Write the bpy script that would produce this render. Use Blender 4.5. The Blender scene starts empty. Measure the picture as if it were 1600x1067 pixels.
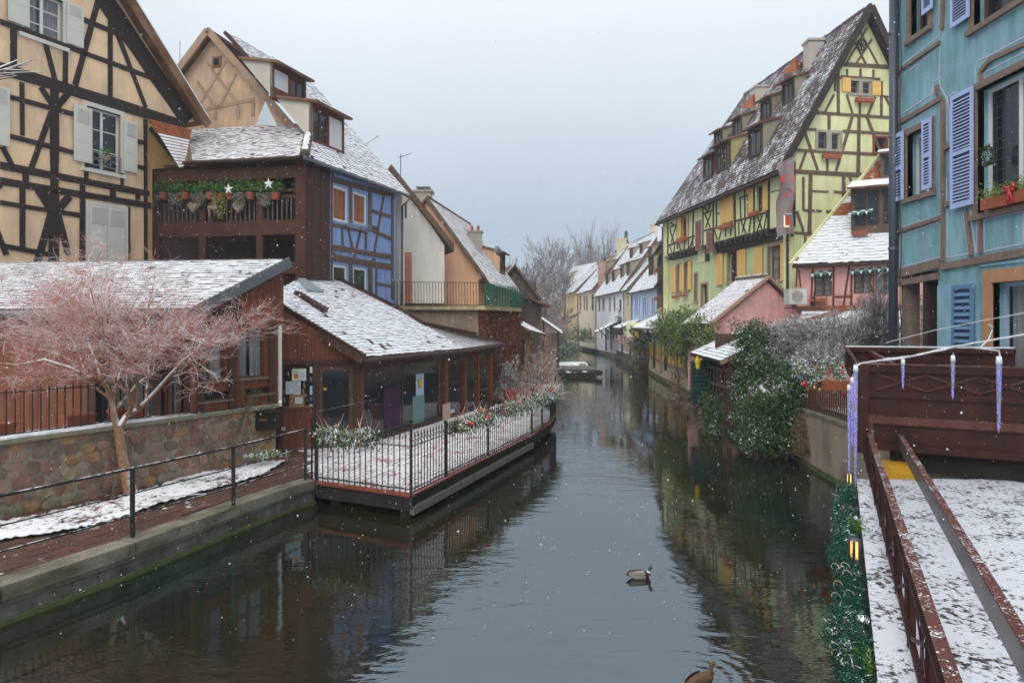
import bpy, bmesh, math, random
import numpy as np
from mathutils import Vector as V, Matrix, noise
from mathutils.geometry import tessellate_polygon
random.seed(7); rng = np.random.default_rng(7)
S = bpy.context.scene; COL = S.collection
# ---------------------------------------------------------------- camera
EYE = 4.0; F = 1100.0; CX = 800.0; CY = 505.0
cam = bpy.data.cameras.new('camera'); camo = bpy.data.objects.new('camera', cam); COL.objects.link(camo)
camo.location = (0, 0, EYE); camo.rotation_euler = (math.radians(90), 0, 0)
cam.lens = 36.0*F/1600; cam.sensor_width = 36; cam.shift_y = -(533.5-CY)/1600
cam.clip_end = 3000; cam.clip_start = .05
S.camera = camo
# ---------------------------------------------------------------- world, sun, exposure
w = bpy.data.worlds.new('World'); S.world = w; w.use_nodes = True
nt = w.node_tree; nt.nodes.clear()
sky = nt.nodes.new('ShaderNodeTexSky'); sky.sky_type = 'NISHITA'; sky.sun_disc = False
sky.sun_elevation = math.radians(38); sky.sun_rotation = math.radians(200)
tc = nt.nodes.new('ShaderNodeTexCoord'); sp = nt.nodes.new('ShaderNodeSeparateXYZ')
nt.links.new(tc.outputs['Generated'], sp.inputs[0])
cr = nt.nodes.new('ShaderNodeValToRGB'); nt.links.new(sp.outputs['Z'], cr.inputs[0])
cr.color_ramp.elements[0].position = 0.0; cr.color_ramp.elements[0].color = (.285, .355, .435, 1)
cr.color_ramp.elements[1].position = .34; cr.color_ramp.elements[1].color = (.53, .575, .62, 1)
e = cr.color_ramp.elements.new(.14); e.color = (.325, .39, .465, 1)
e = cr.color_ramp.elements.new(1.0); e.color = (1.15, 1.15, 1.15, 1)
ns = nt.nodes.new('ShaderNodeTexNoise'); ns.inputs['Scale'].default_value = 2.2; ns.inputs['Detail'].default_value = 3
nt.links.new(tc.outputs['Generated'], ns.inputs['Vector'])
mr = nt.nodes.new('ShaderNodeMapRange'); mr.inputs['To Min'].default_value = 12.6; mr.inputs['To Max'].default_value = 15.6
nt.links.new(ns.outputs['Fac'], mr.inputs['Value'])
vm = nt.nodes.new('ShaderNodeVectorMath'); vm.operation = 'SCALE'
nt.links.new(cr.outputs[0], vm.inputs[0]); nt.links.new(mr.outputs[0], vm.inputs['Scale'])
mx = nt.nodes.new('ShaderNodeMix'); mx.data_type = 'RGBA'; mx.inputs[0].default_value = .93
nt.links.new(sky.outputs[0], mx.inputs[6]); nt.links.new(vm.outputs[0], mx.inputs[7])
bg = nt.nodes.new('ShaderNodeBackground'); bg.inputs[1].default_value = .092
nt.links.new(mx.outputs[2], bg.inputs[0]); wo = nt.nodes.new('ShaderNodeOutputWorld'); nt.links.new(bg.outputs[0], wo.inputs[0])
sd = bpy.data.lights.new('sun', 'SUN'); sd.energy = 1.4; sd.angle = math.radians(40); sd.color = (1, .96, .9)
so = bpy.data.objects.new('sun', sd); COL.objects.link(so)
so.rotation_euler = (math.radians(52), 0, math.radians(-20))     # from behind the camera, high, veiled by cloud
S.view_settings.view_transform = 'Standard'; S.view_settings.look = 'None'; S.view_settings.gamma = 1
S.view_settings.use_curve_mapping = False; S.view_settings.exposure = 0.28
S.cycles.max_bounces = 6; S.cycles.volume_bounces = 0; S.cycles.transparent_max_bounces = 8
S.cycles.diffuse_bounces = 3; S.cycles.glossy_bounces = 3
# ---------------------------------------------------------------- helpers
def ray(px, py, Y): return V(((px-CX)/F*Y, Y, EYE-(py-CY)/F*Y))
def rayz(px, py, z):
    Y = (EYE-z)*F/(py-CY); return ray(px, py, Y)
def T(c): ox, oy, s = c; return lambda x, y: (ox+x*s, oy+y*s)
cA = T((0,0,.375)); cB = T((200,0,.41216)); cC = T((0,380,.3)); cD = T((400,380,.3125)); cE = T((600,240,.3374))
cF = T((0,600,.3748)); cG = T((840,320,.2625)); cH = T((1000,0,.375)); cI = T((1000,360,.375)); cJ = T((1340,0,.28108))
cK = T((1340,280,.26236)); cL = T((1280,520,.2625)); cM = T((1260,760,.28765)); cN = T((440,600,.3125))
cH7 = T((1030,250,.14056)); cH8 = T((1030,380,.13125)); cU = T((500,240,.22508)); cR7 = T((370,60,.1781)); cW = T((240,470,.16863))
cQ = T((435,560,.15)); cX = T((560,560,.14375)); cP1 = T((1240,240,.15)); cP2 = T((1240,390,.12185)); cBal = T((235,260,.15))
ID = lambda x, y: (x, y)
WP = {}                                            # world position of each parent
def thing(name, label, cat, loc=(0,0,0), group=None):
    o = bpy.data.objects.new(name, None); COL.objects.link(o); o.location = loc; o.empty_display_size = .2
    o['label'] = label; o['category'] = cat
    if group: o['group'] = group
    WP[o] = V(loc); return o
def tag(o, label, cat, group=None):
    o['label'] = label; o['category'] = cat
    if group: o['group'] = group
    return o
def struct(o): o['kind'] = 'structure'; return o
def stuff(o): o['kind'] = 'stuff'; return o
class MB:
    def __init__(s): s.v = []; s.f = []; s.m = []
    def add(s, v, f, m=0):
        n = len(s.v); s.v += [tuple(p) for p in v]; s.f += [tuple(i+n for i in q) for q in f]; s.m += [m]*len(f); return s
    def hexa(s, a, m=0):                           # 8 points: bottom loop, top loop
        return s.add(a, [(3,2,1,0),(4,5,6,7),(0,1,5,4),(1,2,6,5),(2,3,7,6),(3,0,4,7)], m)
    def box(s, x0,x1,y0,y1,z0,z1, m=0):
        return s.hexa([(x0,y0,z0),(x1,y0,z0),(x1,y1,z0),(x0,y1,z0),(x0,y0,z1),(x1,y0,z1),(x1,y1,z1),(x0,y1,z1)], m)
    def bar(s, a, b, wd, ht, m=0, up=V((0,0,1))):  # rectangular bar between two points
        a = V(a); b = V(b); d = (b-a).normalized(); sd = d.cross(up)
        if sd.length < 1e-3: sd = V((1,0,0))
        sd.normalize(); u = sd.cross(d); sd = sd*wd/2; u = u*ht/2
        return s.hexa([a-sd-u, a+sd-u, b+sd-u, b-sd-u, a-sd+u, a+sd+u, b+sd+u, b-sd+u], m)
    def tube(s, pts, r, n=6, m=0, cap=True):
        pts = [V(p) for p in pts]; rr = r if isinstance(r, (list, tuple)) else [r]*len(pts); base = len(s.v)
        ref = V((0,0,1))
        for i, p in enumerate(pts):
            d = (pts[min(i+1,len(pts)-1)]-pts[max(i-1,0)]).normalized()
            x = d.cross(ref)
            if x.length < .1: x = d.cross(V((1,0,0)))
            x.normalize(); y = x.cross(d)
            for k in range(n):
                t = 2*math.pi*k/n; s.v.append(tuple(p+x*math.cos(t)*rr[i]+y*math.sin(t)*rr[i]))
        for i in range(len(pts)-1):
            for k in range(n):
                s.f.append((base+i*n+k, base+i*n+(k+1)%n, base+(i+1)*n+(k+1)%n, base+(i+1)*n+k)); s.m.append(m)
        if cap:
            s.f.append(tuple(base+k for k in range(n))[::-1]); s.m.append(m)
            s.f.append(tuple(base+(len(pts)-1)*n+k for k in range(n))); s.m.append(m)
        return s
    def ball(s, c, r, n=8, m=0, sz=1):
        c = V(c); pts = []; rr = []
        k = max(4, n//2+1)
        for i in range(k+1):
            t = math.pi*i/k; pts.append(c+V((0,0,-math.cos(t)*r*sz))); rr.append(max(.001, math.sin(t)*r))
        base = len(s.v)
        for p, q in zip(pts, rr):
            for j in range(n):
                a = 2*math.pi*j/n; s.v.append((p.x+q*math.cos(a), p.y+q*math.sin(a), p.z))
        for i in range(k):
            for j in range(n): s.f.append((base+i*n+j, base+i*n+(j+1)%n, base+(i+1)*n+(j+1)%n, base+(i+1)*n+j)); s.m.append(m)
        return s
    def poly(s, pts, z0, z1, m=0, mside=None):     # vertical prism over an xy polygon (ccw)
        n = len(pts); ms = m if mside is None else mside
        tri = tessellate_polygon([[V((p[0],p[1],0)) for p in pts]])
        ar = sum(pts[i][0]*pts[(i+1)%n][1]-pts[(i+1)%n][0]*pts[i][1] for i in range(n))
        v = [(p[0],p[1],z0) for p in pts]+[(p[0],p[1],z1) for p in pts]
        b = len(s.v); s.v += v
        for t in tri:
            a, q, c = [V((pts[i][0],pts[i][1],0)) for i in t]
            t = t if (q-a).cross(c-a).z > 0 else t[::-1]
            s.f.append(tuple(b+n+i for i in t)); s.m.append(m)
        for i in range(n):
            j = (i+1)%n; q = (b+i, b+j, b+n+j, b+n+i); s.f.append(q if ar > 0 else q[::-1]); s.m.append(ms)
        return s
    def build(s, name, mats, parent=None, smooth=False):
        if not isinstance(mats, (list, tuple)): mats = [mats]
        me = bpy.data.meshes.new(name); off = WP[parent] if parent is not None else V((0,0,0))
        org = V(s.v[0])
        me.from_pydata([(x[0]-org.x, x[1]-org.y, x[2]-org.z) for x in s.v], [], s.f)
        for m in mats: me.materials.append(m)
        if max(s.m) > 0: me.polygons.foreach_set('material_index', s.m)
        if smooth: me.polygons.foreach_set('use_smooth', [True]*len(me.polygons))
        me.update()
        o = bpy.data.objects.new(name, me); COL.objects.link(o); o.location = org-off
        if parent is not None: o.parent = parent
        WP[o] = org; return o
def inst(name, me, parent, loc, rz=0, scale=None):
    o = bpy.data.objects.new(name, me); COL.objects.link(o)
    o.location = V(loc)-(WP[parent] if parent is not None else V((0,0,0)))
    if parent is not None: o.parent = parent
    o.rotation_euler = (0, 0, rz)
    if scale: o.scale = scale
    WP[o] = V(loc); return o
class VP:                                          # a vertical plane standing in the place
    def __init__(s, x, y, dx, dy):
        s.p = V((x,y,0)); s.d = V((dx,dy,0)).normalized(); s.n = V((s.d.y,-s.d.x,0))
        if s.n.dot(-s.p) < 0: s.n = -s.n
    def uv(s, q):
        px, py = q; r = V(((px-CX)/F, 1, -(py-CY)/F)); t = s.p.dot(s.n)/r.dot(s.n)
        w = r*t; return ((w-s.p).dot(s.d), EYE+w.z)
    def at(s, u, z, off=0): return s.p+s.d*u+s.n*off+V((0,0,z))
    def off(s, o): q = s.p+s.n*o; r = VP(q.x, q.y, s.d.x, s.d.y); r.n = s.n.copy(); return r
    def rect(s, c, x0, x1, yt, yb):
        u0, zt = s.uv(c(x0,yt)); _, zb = s.uv(c(x0,yb)); u1, _ = s.uv(c(x1,yt)); return (min(u0,u1), max(u0,u1), zb, zt)
def pbox(mb, pl, u0,u1,z0,z1,o0,o1, m=0):
    v = [pl.at(u0,z0,o0), pl.at(u1,z0,o0), pl.at(u1,z0,o1), pl.at(u0,z0,o1), pl.at(u0,z1,o0), pl.at(u1,z1,o0), pl.at(u1,z1,o1), pl.at(u0,z1,o1)]
    f = [(3,2,1,0),(4,5,6,7),(0,1,5,4),(1,2,6,5),(2,3,7,6),(3,0,4,7)]
    if pl.d.cross(pl.n).z < 0: f = [q[::-1] for q in f]
    return mb.add(v, f, m)
def timber(mb, pl, a, b, wd, o0=-.02, o1=.035, m=0):
    (u0,z0),(u1,z1) = a, b; L = math.hypot(u1-u0,z1-z0)+1e-6; nx, nz = -(z1-z0)/L*wd/2, (u1-u0)/L*wd/2
    k = max(1, min(5, int(L/.6))); rows = []
    for i in range(k+1):
        t = i/k; j = random.uniform(-.06,.06)*wd; q = 1+random.uniform(-.1,.1); u = u0+(u1-u0)*t+nx*j; z = z0+(z1-z0)*t+nz*j
        rows.append([pl.at(u-nx*q,z-nz*q,o0), pl.at(u+nx*q,z+nz*q,o0), pl.at(u+nx*q,z+nz*q,o1), pl.at(u-nx*q,z-nz*q,o1)])
    v = [p for r in rows for p in r]; f = [(0,1,2,3), tuple(4*k+i for i in (3,2,1,0))]
    for i in range(k):
        for j in range(4): f.append((4*i+j, 4*i+4+j, 4*i+4+(j+1)%4, 4*i+(j+1)%4))
    mb.add(v, f, m)
_toff = [0]
def timbers(root, pl, c, lst, mat, prot=.035, name='timber'):
    for q in lst:
        a = pl.uv(c(q[0],q[1])); b = pl.uv(c(q[2],q[3]))
        s = c(1,0)[0]-c(0,0)[0]; mid = c((q[0]+q[2])/2, (q[1]+q[3])/2)
        Ym = (pl.at(*[ (a[i]+b[i])/2 for i in (0,1)])).y
        _toff[0] = (_toff[0]+1) % 7
        mb = MB(); timber(mb, pl, a, b, q[4]*s*Ym/F, -.02, prot+_toff[0]*.002); mb.build(name, mat, root)
def wall(root, pl, outer, holes, mat, th=.25, reveal=.16, name='wall', off=0.0):
    loops = [list(outer)]+[[(a,c_),(b,c_),(b,d_),(a,d_)] for a,b,c_,d_ in holes]
    tri = tessellate_polygon([[V((u,z,0)) for u,z in l] for l in loops]); flat = [p for l in loops for p in l]
    mb = MB(); v = [pl.at(u,z,off) for u,z in flat]; f = []
    for t in tri:
        a,b,c_ = [v[i] for i in t]; f.append(t if (b-a).cross(c_-a).dot(pl.n) > 0 else t[::-1])
    mb.add(v, f)
    for li, l in enumerate(loops):
        d = th if li == 0 else reveal; n = len(l)
        v = [pl.at(u,z,off) for u,z in l]+[pl.at(u,z,off-d) for u,z in l]
        mb.add(v, [(i,(i+1)%n,n+(i+1)%n,n+i) for i in range(n)])
    return mb.build(name, mat, root)
def window(root, pl, r, frame, glass, cols=2, rows=2, fw=.055, rec=.10, curtain=None, name='window', off=0, inner=None, mid=None):
    if curtain: glass = M['clear_glass']
    u0,u1,z0,z1 = r; mb = MB(); o0, o1 = off-rec-.05, off-rec
    pbox(mb,pl,u0,u0+fw,z0,z1,o0,o1); pbox(mb,pl,u1-fw,u1,z0,z1,o0,o1); pbox(mb,pl,u0+fw,u1-fw,z0,z0+fw,o0,o1-.002); pbox(mb,pl,u0+fw,u1-fw,z1-fw,z1,o0,o1-.002)
    cw = (u1-u0-2*fw)/cols
    for i in range(1,cols): x = u0+fw+cw*i; pbox(mb,pl,x-fw*.6,x+fw*.6,z0+fw,z1-fw,o0,o1+.006)
    for j in range(1,rows):
        z = z0+(z1-z0)*j/rows; pbox(mb,pl,u0+fw,u1-fw,z-fw*.22,z+fw*.22,o0+.01,o1-.008)
    w_ = mb.build(name, frame, root)
    for i in range(cols):
        a = u0+fw+cw*i; b = MB(); pbox(b,pl,a,a+cw,z0+fw,z1-fw,o0+.012,o0+.022); b.build('pane', glass, w_)
    if curtain:
        b = MB(); n = 14
        for q in range(2):
            a0, a1 = (u0+fw, u0+(u1-u0)*.42) if q == 0 else (u0+(u1-u0)*.58, u1-fw)
            vs = []
            for i in range(n+1):
                u = a0+(a1-a0)*i/n; o = o0-.06+.025*math.sin(i*1.9)
                vs += [pl.at(u,z0+fw,o), pl.at(u,z1-fw,o)]
            b.add(vs, [(2*i,2*i+2,2*i+3,2*i+1) for i in range(n)])
        b.build('curtain', curtain, w_)
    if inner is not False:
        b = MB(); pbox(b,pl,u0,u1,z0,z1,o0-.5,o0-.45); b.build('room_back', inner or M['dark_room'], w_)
    return w_
def surround(root, pl, r, mat, wd=.12, o1=.04, sill=True, off=0):
    u0,u1,z0,z1 = r
    for q in ((u0-wd,u0,z0,z1),(u1,u1+wd,z0,z1),(u0-wd,u1+wd,z1,z1+wd)):
        mb = MB(); pbox(mb,pl,*q,off-.12,off+o1); mb.build('window_surround', mat, root)
    if sill: mb = MB(); pbox(mb,pl,u0-wd*1.2,u1+wd*1.2,z0-wd*.8,z0,off-.12,off+o1+.05); mb.build('window_sill', mat, root)
def shutter(root, pl, r, mat, slats=0, off=.05, panels=0, slatmat=None, dark=None):
    u0,u1,z0,z1 = r; o0, o1 = off, off+.035; mb = MB(); st = min(.07, (u1-u0)*.16)
    if slats:
        pbox(mb,pl,u0,u0+st,z0,z1,o0,o1); pbox(mb,pl,u1-st,u1,z0,z1,o0,o1)
        zm = z0+(z1-z0)*.48
        for a,b in ((z0,z0+.1),(zm-.04,zm+.04),(z1-.09,z1)): pbox(mb,pl,u0+st,u1-st,a,b,o0,o1-.002)
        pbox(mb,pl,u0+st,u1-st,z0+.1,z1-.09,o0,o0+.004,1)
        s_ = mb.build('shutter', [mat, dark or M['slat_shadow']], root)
        b = MB(); sh = (z1-z0)/slats
        c0 = pl.at(u0+st, 0, o0+.006); c1 = pl.at(u1-st, 0, o0+.006); d = pl.n*.026
        org = c0
        b.hexa([V((0,0,0)), c1-c0, c1-c0+d+V((0,0,-sh*.45)), d+V((0,0,-sh*.45)), V((0,0,.010)), c1-c0+V((0,0,.010)), c1-c0+d+V((0,0,.010-sh*.45)), d+V((0,0,.010-sh*.45))])
        me = None
        for i in range(slats):
            z = z0+sh*(i+.7)
            if z < z0+.1 or z > z1-.1 or abs(z-zm) < .06: continue
            if me is None:
                o = b.build('slat', slatmat or mat, None); o.parent = s_; me = o.data; o.location = V((c0.x,c0.y,z))-WP[s_]
            else: inst('slat', me, s_, (c0.x,c0.y,z))
    else:
        pbox(mb,pl,u0,u1,z0,z1,o0,o1)
        if panels:
            m = .05
            for i in range(panels):
                a = z0+(z1-z0)*i/panels+m; b_ = z0+(z1-z0)*(i+1)/panels-m
                pbox(mb,pl,u0+m,u1-m,a,b_,o1,o1+.006)
                if i == panels-1:
                    n = int((b_-a)/.045)
                    for k in range(n): pbox(mb,pl,u0+m*1.6,u1-m*1.6,a+.02+k*.045,a+.04+k*.045,o1+.006,o1+.02)
        else:
            k = max(2, int((u1-u0)/.13))
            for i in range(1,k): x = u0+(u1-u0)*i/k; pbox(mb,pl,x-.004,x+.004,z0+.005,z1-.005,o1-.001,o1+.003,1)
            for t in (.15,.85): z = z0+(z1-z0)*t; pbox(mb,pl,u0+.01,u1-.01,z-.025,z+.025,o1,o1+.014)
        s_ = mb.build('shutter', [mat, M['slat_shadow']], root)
    return s_
# tiled roof: origin o on the eave, a = unit along the eave, n = horizontal inward, tn = rise per metre of n
class RP:
    def __init__(s, o, a, n, tn): s.o = V(o); s.a = V((a[0],a[1],a[2] if len(a)>2 else 0)).normalized(); s.n = V((n[0],n[1],0)).normalized(); s.t = tn; s.up = s.n+V((0,0,tn)); s.N = s.a.cross(s.up).normalized(); s.N = s.N if s.N.z > 0 else -s.N
    def at(s, u, w_, h=0): return s.o+s.a*u+s.up*w_+s.N*h
    def hit(s, px, py):
        r = V(((px-CX)/F, 1, -(py-CY)/F)); c = V((0,0,EYE)); t = (s.o-c).dot(s.N)/r.dot(s.N); return c+r*t
    def uw(s, px, py):
        p = s.hit(px,py)-s.o; A = Matrix(((s.a.x, s.n.x),(s.a.y, s.n.y))); q = A.inverted() @ V((p.x,p.y)); return (q.x, q.y)
def roof(root, rp, poly, mats, tile=(.19,.16), slab=.14, lift=.03, name='tile_courses', slabmat=None, holes=()):
    def rng_u(w_):
        xs = []
        for i in range(len(poly)):
            (u0,w0),(u1,w1) = poly[i], poly[(i+1)%len(poly)]
            if (w0-w_)*(w1-w_) <= 0 and w0 != w1: xs.append(u0+(u1-u0)*(w_-w0)/(w1-w0))
        return (min(xs), max(xs)) if xs else None
    w0 = min(p[1] for p in poly); w1 = max(p[1] for p in poly); sl = math.sqrt(1+rp.t**2)
    n = max(1, int((w1-w0)*sl/tile[1])); mb = MB(); dw = (w1-w0)/n; e = 1e-4
    for i in range(n):
        a = w0+dw*i; b = a+dw; ra = rng_u(a+e); rb = rng_u(b-e)
        if not ra or not rb: continue
        k = max(1, int((max(ra[1],rb[1])-min(ra[0],rb[0]))/tile[0])); sh = (.5 if i%2 else 0)
        for j in range(k+1):
            f0 = max(0,(j-sh)/k); f1 = min(1,(j+1-sh)/k)
            if f1 <= f0: continue
            ja = random.uniform(-.018,.018); h = lift+random.uniform(-.010,.014)
            A0 = rp.at(ra[0]+(ra[1]-ra[0])*f0, a+ja, h); A1 = rp.at(ra[0]+(ra[1]-ra[0])*f1, a+ja, h+random.uniform(-.003,.003))
            B0 = rp.at(rb[0]+(rb[1]-rb[0])*f0, b+.02, .004); B1 = rp.at(rb[0]+(rb[1]-rb[0])*f1, b+.02, .004)
            C0 = A0-rp.N*h; C1 = A1-rp.N*h
            base = len(mb.v); mb.v += [tuple(q) for q in (A0,A1,B1,B0,C0,C1)]
            q = (base,base+1,base+2,base+3); nn = (A1-A0).cross(B0-A0)
            if nn.dot(rp.N) < 0: mb.f += [q[::-1], (base+4,base,base+1,base+5)]
            else: mb.f += [q, (base+4,base+5,base+1,base)]
            mb.m += [1 if random.random() < .012 else 0,1]
    o = mb.build(name, mats, root); stuff(o)
    b = MB(); v = [rp.at(u,w_,-.002) for u,w_ in poly]+[rp.at(u,w_,-slab) for u,w_ in poly]; n = len(poly)
    b.add(v, [tuple(range(n)), tuple(range(2*n-1,n-1,-1))]+[(i,n+i,n+(i+1)%n,(i+1)%n) for i in range(n)])
    b.build('roof', slabmat or M['eave_wood'], root); return o
def gutter(root, a, b, r=.07, mat=None, name='gutter'):
    mb = MB(); mb.tube([a,b], r, 8); return mb.build(name, mat or M['zinc'], root, True)
def pipe(root, pts, r=.05, mat=None, name='downpipe'):
    mb = MB(); mb.tube(pts, r, 8); return mb.build(name, mat or M['zinc'], root, True)
def dormer(root, rp, px, py, ln, h, tn2, frame, cheek, roofm, cols=2, over=.25, glass=None, rows=2, z0f=.25, kinds=None, a=None, P=None):
    aa = (a or rp.a); P = P if P is not None else rp.hit(px,py); n_ = rp.n; out = -n_
    r_ = h/(rp.t-tn2); Q = P+aa*ln
    pl = VP(P.x, P.y, aa.x, aa.y); pl.n = V((aa.y,-aa.x,0)); pl.n = pl.n if pl.n.dot(out) > 0 else -pl.n
    z0 = P.z
    root_d = None
    mb = MB()                                        # front wall with frame timbers
    pbox(mb,pl,0,ln,z0-.05,z0+z0f,-.1,0); pbox(mb,pl,0,ln,z0+h-.18,z0+h,-.1,0); 
    for x in np.linspace(0,ln-.12,cols+1): pbox(mb,pl,x,x+.12,z0+z0f,z0+h-.18,-.1,0)
    root_d = mb.build('dormer', frame, root)
    cw = (ln-.12)/cols
    for i in range(cols):
        r = (i*cw+.12, (i+1)*cw, z0+z0f, z0+h-.18)
        k = (kinds or ['w']*cols)[i]
        if k == 'w':
            b = MB(); u0,u1,a0,a1 = r; f = .045
            for q in ((u0,u0+f,a0,a1),(u1-f,u1,a0,a1),(u0+f,u1-f,a0,a0+f),(u0+f,u1-f,a1-f,a1)): pbox(b,pl,*q,-.08,-.03)
            if u1-u0 > .6: pbox(b,pl,(u0+u1)/2-.03,(u0+u1)/2+.03,a0+f,a1-f,-.08,-.032)
            pbox(b,pl,u0+f,u1-f,a0+f,a1-f,-.075,-.065,1)
            b.build('window', [glass or M['brown_frame'], M['glass']], root_d)
        else:
            b = MB(); pbox(b,pl,*r,-.08,-.03); b.build('roller_blind', M['pale_blind'], root_d)
    for q, s_ in ((P,-1),(Q,1)):                       # cheeks
        t = aa*(.01*s_); A = q+V((0,0,0)); B = q+V((0,0,h)); C = q+n_*r_+V((0,0,h+r_*tn2))
        b = MB(); v = [A,B,C]; v2 = [p-aa*(.1*s_) for p in v]
        b.add(v+v2, [(0,1,2),(5,4,3),(0,3,4,1),(1,4,5,2),(2,5,3,0)]); b.build('dormer_cheek', cheek, root_d)
    o = P-aa*.12+V((0,0,h))+out*over-V((0,0,over*tn2)); r2 = RP(o, aa, n_, tn2)
    b = MB(); W = r_+over+.02; L2 = ln+.24
    v = [r2.at(0,0,.07), r2.at(L2,0,.07), r2.at(L2,W,.07), r2.at(0,W,.07), r2.at(0,0,-.02), r2.at(L2,0,-.02), r2.at(L2,W,-.02), r2.at(0,W,-.02)]
    f = [(0,1,2,3),(7,6,5,4),(4,5,1,0),(5,6,2,1),(6,7,3,2),(7,4,0,3)]
    b.add(v, f[:1], 0); b.add(v, f[1:], 1); b.build('dormer_roof', [roofm, M['barge_wood']], root_d)
    return root_d
def leafmesh(name, cen, size, mats, parent=None, aspect=.5, tilt=1.0, mi=None, seed=0):
    """many small leaf quads at the points cen (N,3)"""
    N = len(cen); r = np.random.default_rng(seed+N)
    d1 = r.normal(size=(N,3)); d1[:,2] *= tilt; d1 /= np.linalg.norm(d1,axis=1)[:,None]
    d2 = np.cross(d1, r.normal(size=(N,3))); d2 /= np.linalg.norm(d2,axis=1)[:,None]
    s = (size*r.uniform(.6,1.3,N))[:,None]; a = d1*s/2; b = d2*s*aspect/2
    n3 = np.cross(d1,d2)*s*.12
    vs = np.stack([cen-a, cen-b+n3, cen+a, cen+b+n3],1).reshape(-1,3)
    org = V(vs[0]); me = bpy.data.meshes.new(name)
    me.from_pydata((vs-np.array(org)).tolist(), [], np.arange(4*N).reshape(N,4).tolist())
    for m in mats: me.materials.append(m)
    if len(mats) > 1: me.polygons.foreach_set('material_index', r.choice(len(mats), N) if mi is None else mi)
    o = bpy.data.objects.new(name, me); COL.objects.link(o)
    o.location = org-(WP[parent] if parent is not None else V((0,0,0)))
    if parent is not None: o.parent = parent
    WP[o] = org; return o
def twigs(name, polys, mat, parent=None, n=3):
    """many thin tubes: polys = list of (pts, radii)"""
    vs = []; fs = []; b = 0
    for pts, rr in polys:
        P = np.array(pts); k = len(P); d = np.gradient(P,axis=0); d /= (np.linalg.norm(d,axis=1)[:,None]+1e-9)
        ref = np.where(np.abs(d[:,2:3])>.9, np.array([[1,0,0]]), np.array([[0,0,1]])); x = np.cross(d,ref); x /= (np.linalg.norm(x,axis=1)[:,None]+1e-9); y = np.cross(x,d)
        for j in range(n):
            t = 2*math.pi*j/n; vs.append(P+(x*math.cos(t)+y*math.sin(t))*np.array(rr)[:,None])
        for i in range(k-1):
            for j in range(n): fs.append((b+j*k+i, b+((j+1)%n)*k+i, b+((j+1)%n)*k+i+1, b+j*k+i+1))
        b += n*k
    vs = np.concatenate(vs); org = V(vs[0]); me = bpy.data.meshes.new(name); me.from_pydata((vs-np.array(org)).tolist(), [], fs)
    me.materials.append(mat); me.polygons.foreach_set('use_smooth',[True]*len(me.polygons))
    o = bpy.data.objects.new(name, me); COL.objects.link(o); o.location = org-(WP[parent] if parent is not None else V((0,0,0)))
    if parent is not None: o.parent = parent
    if name in ('twigs','branches','stems'): o['kind'] = 'stuff'
    WP[o] = org; return o
def grow(p, d, L, r, lev, out, spread=.6, kids=3, up=.1, shrink=.72, seg=4, flat=0, minr=.004, lim=None):
    pts = [tuple(p)]; rr = [r]; p = V(p); d = V(d).normalized()
    for i in range(seg):
        d = (d+V((random.gauss(0,.13),random.gauss(0,.13),random.gauss(0,.1)+up*.3))).normalized()
        if flat: d.z *= (1-flat); d.normalize()
        p = p+d*(L/seg); pts.append(tuple(p)); rr.append(max(minr, r*(1-.4*(i+1)/seg)))
    out[lev if lev < len(out) else -1].append((pts,rr))
    if lev <= 0: return
    for k in range(kids+(1 if random.random() < .4 else 0)):
        i = random.randint(1, seg) if k else seg
        q = V(pts[i]); ax = d.cross(V((random.gauss(0,1),random.gauss(0,1),random.gauss(0,1)))).normalized()
        a = spread*random.uniform(.6,1.3); nd = (Matrix.Rotation(a,3,ax) @ d); nd.z += up
        grow(q, nd, L*shrink*random.uniform(.75,1.15), max(minr,rr[i]*.68), lev-1, out, spread, kids, up, shrink, seg, flat, minr)
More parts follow.
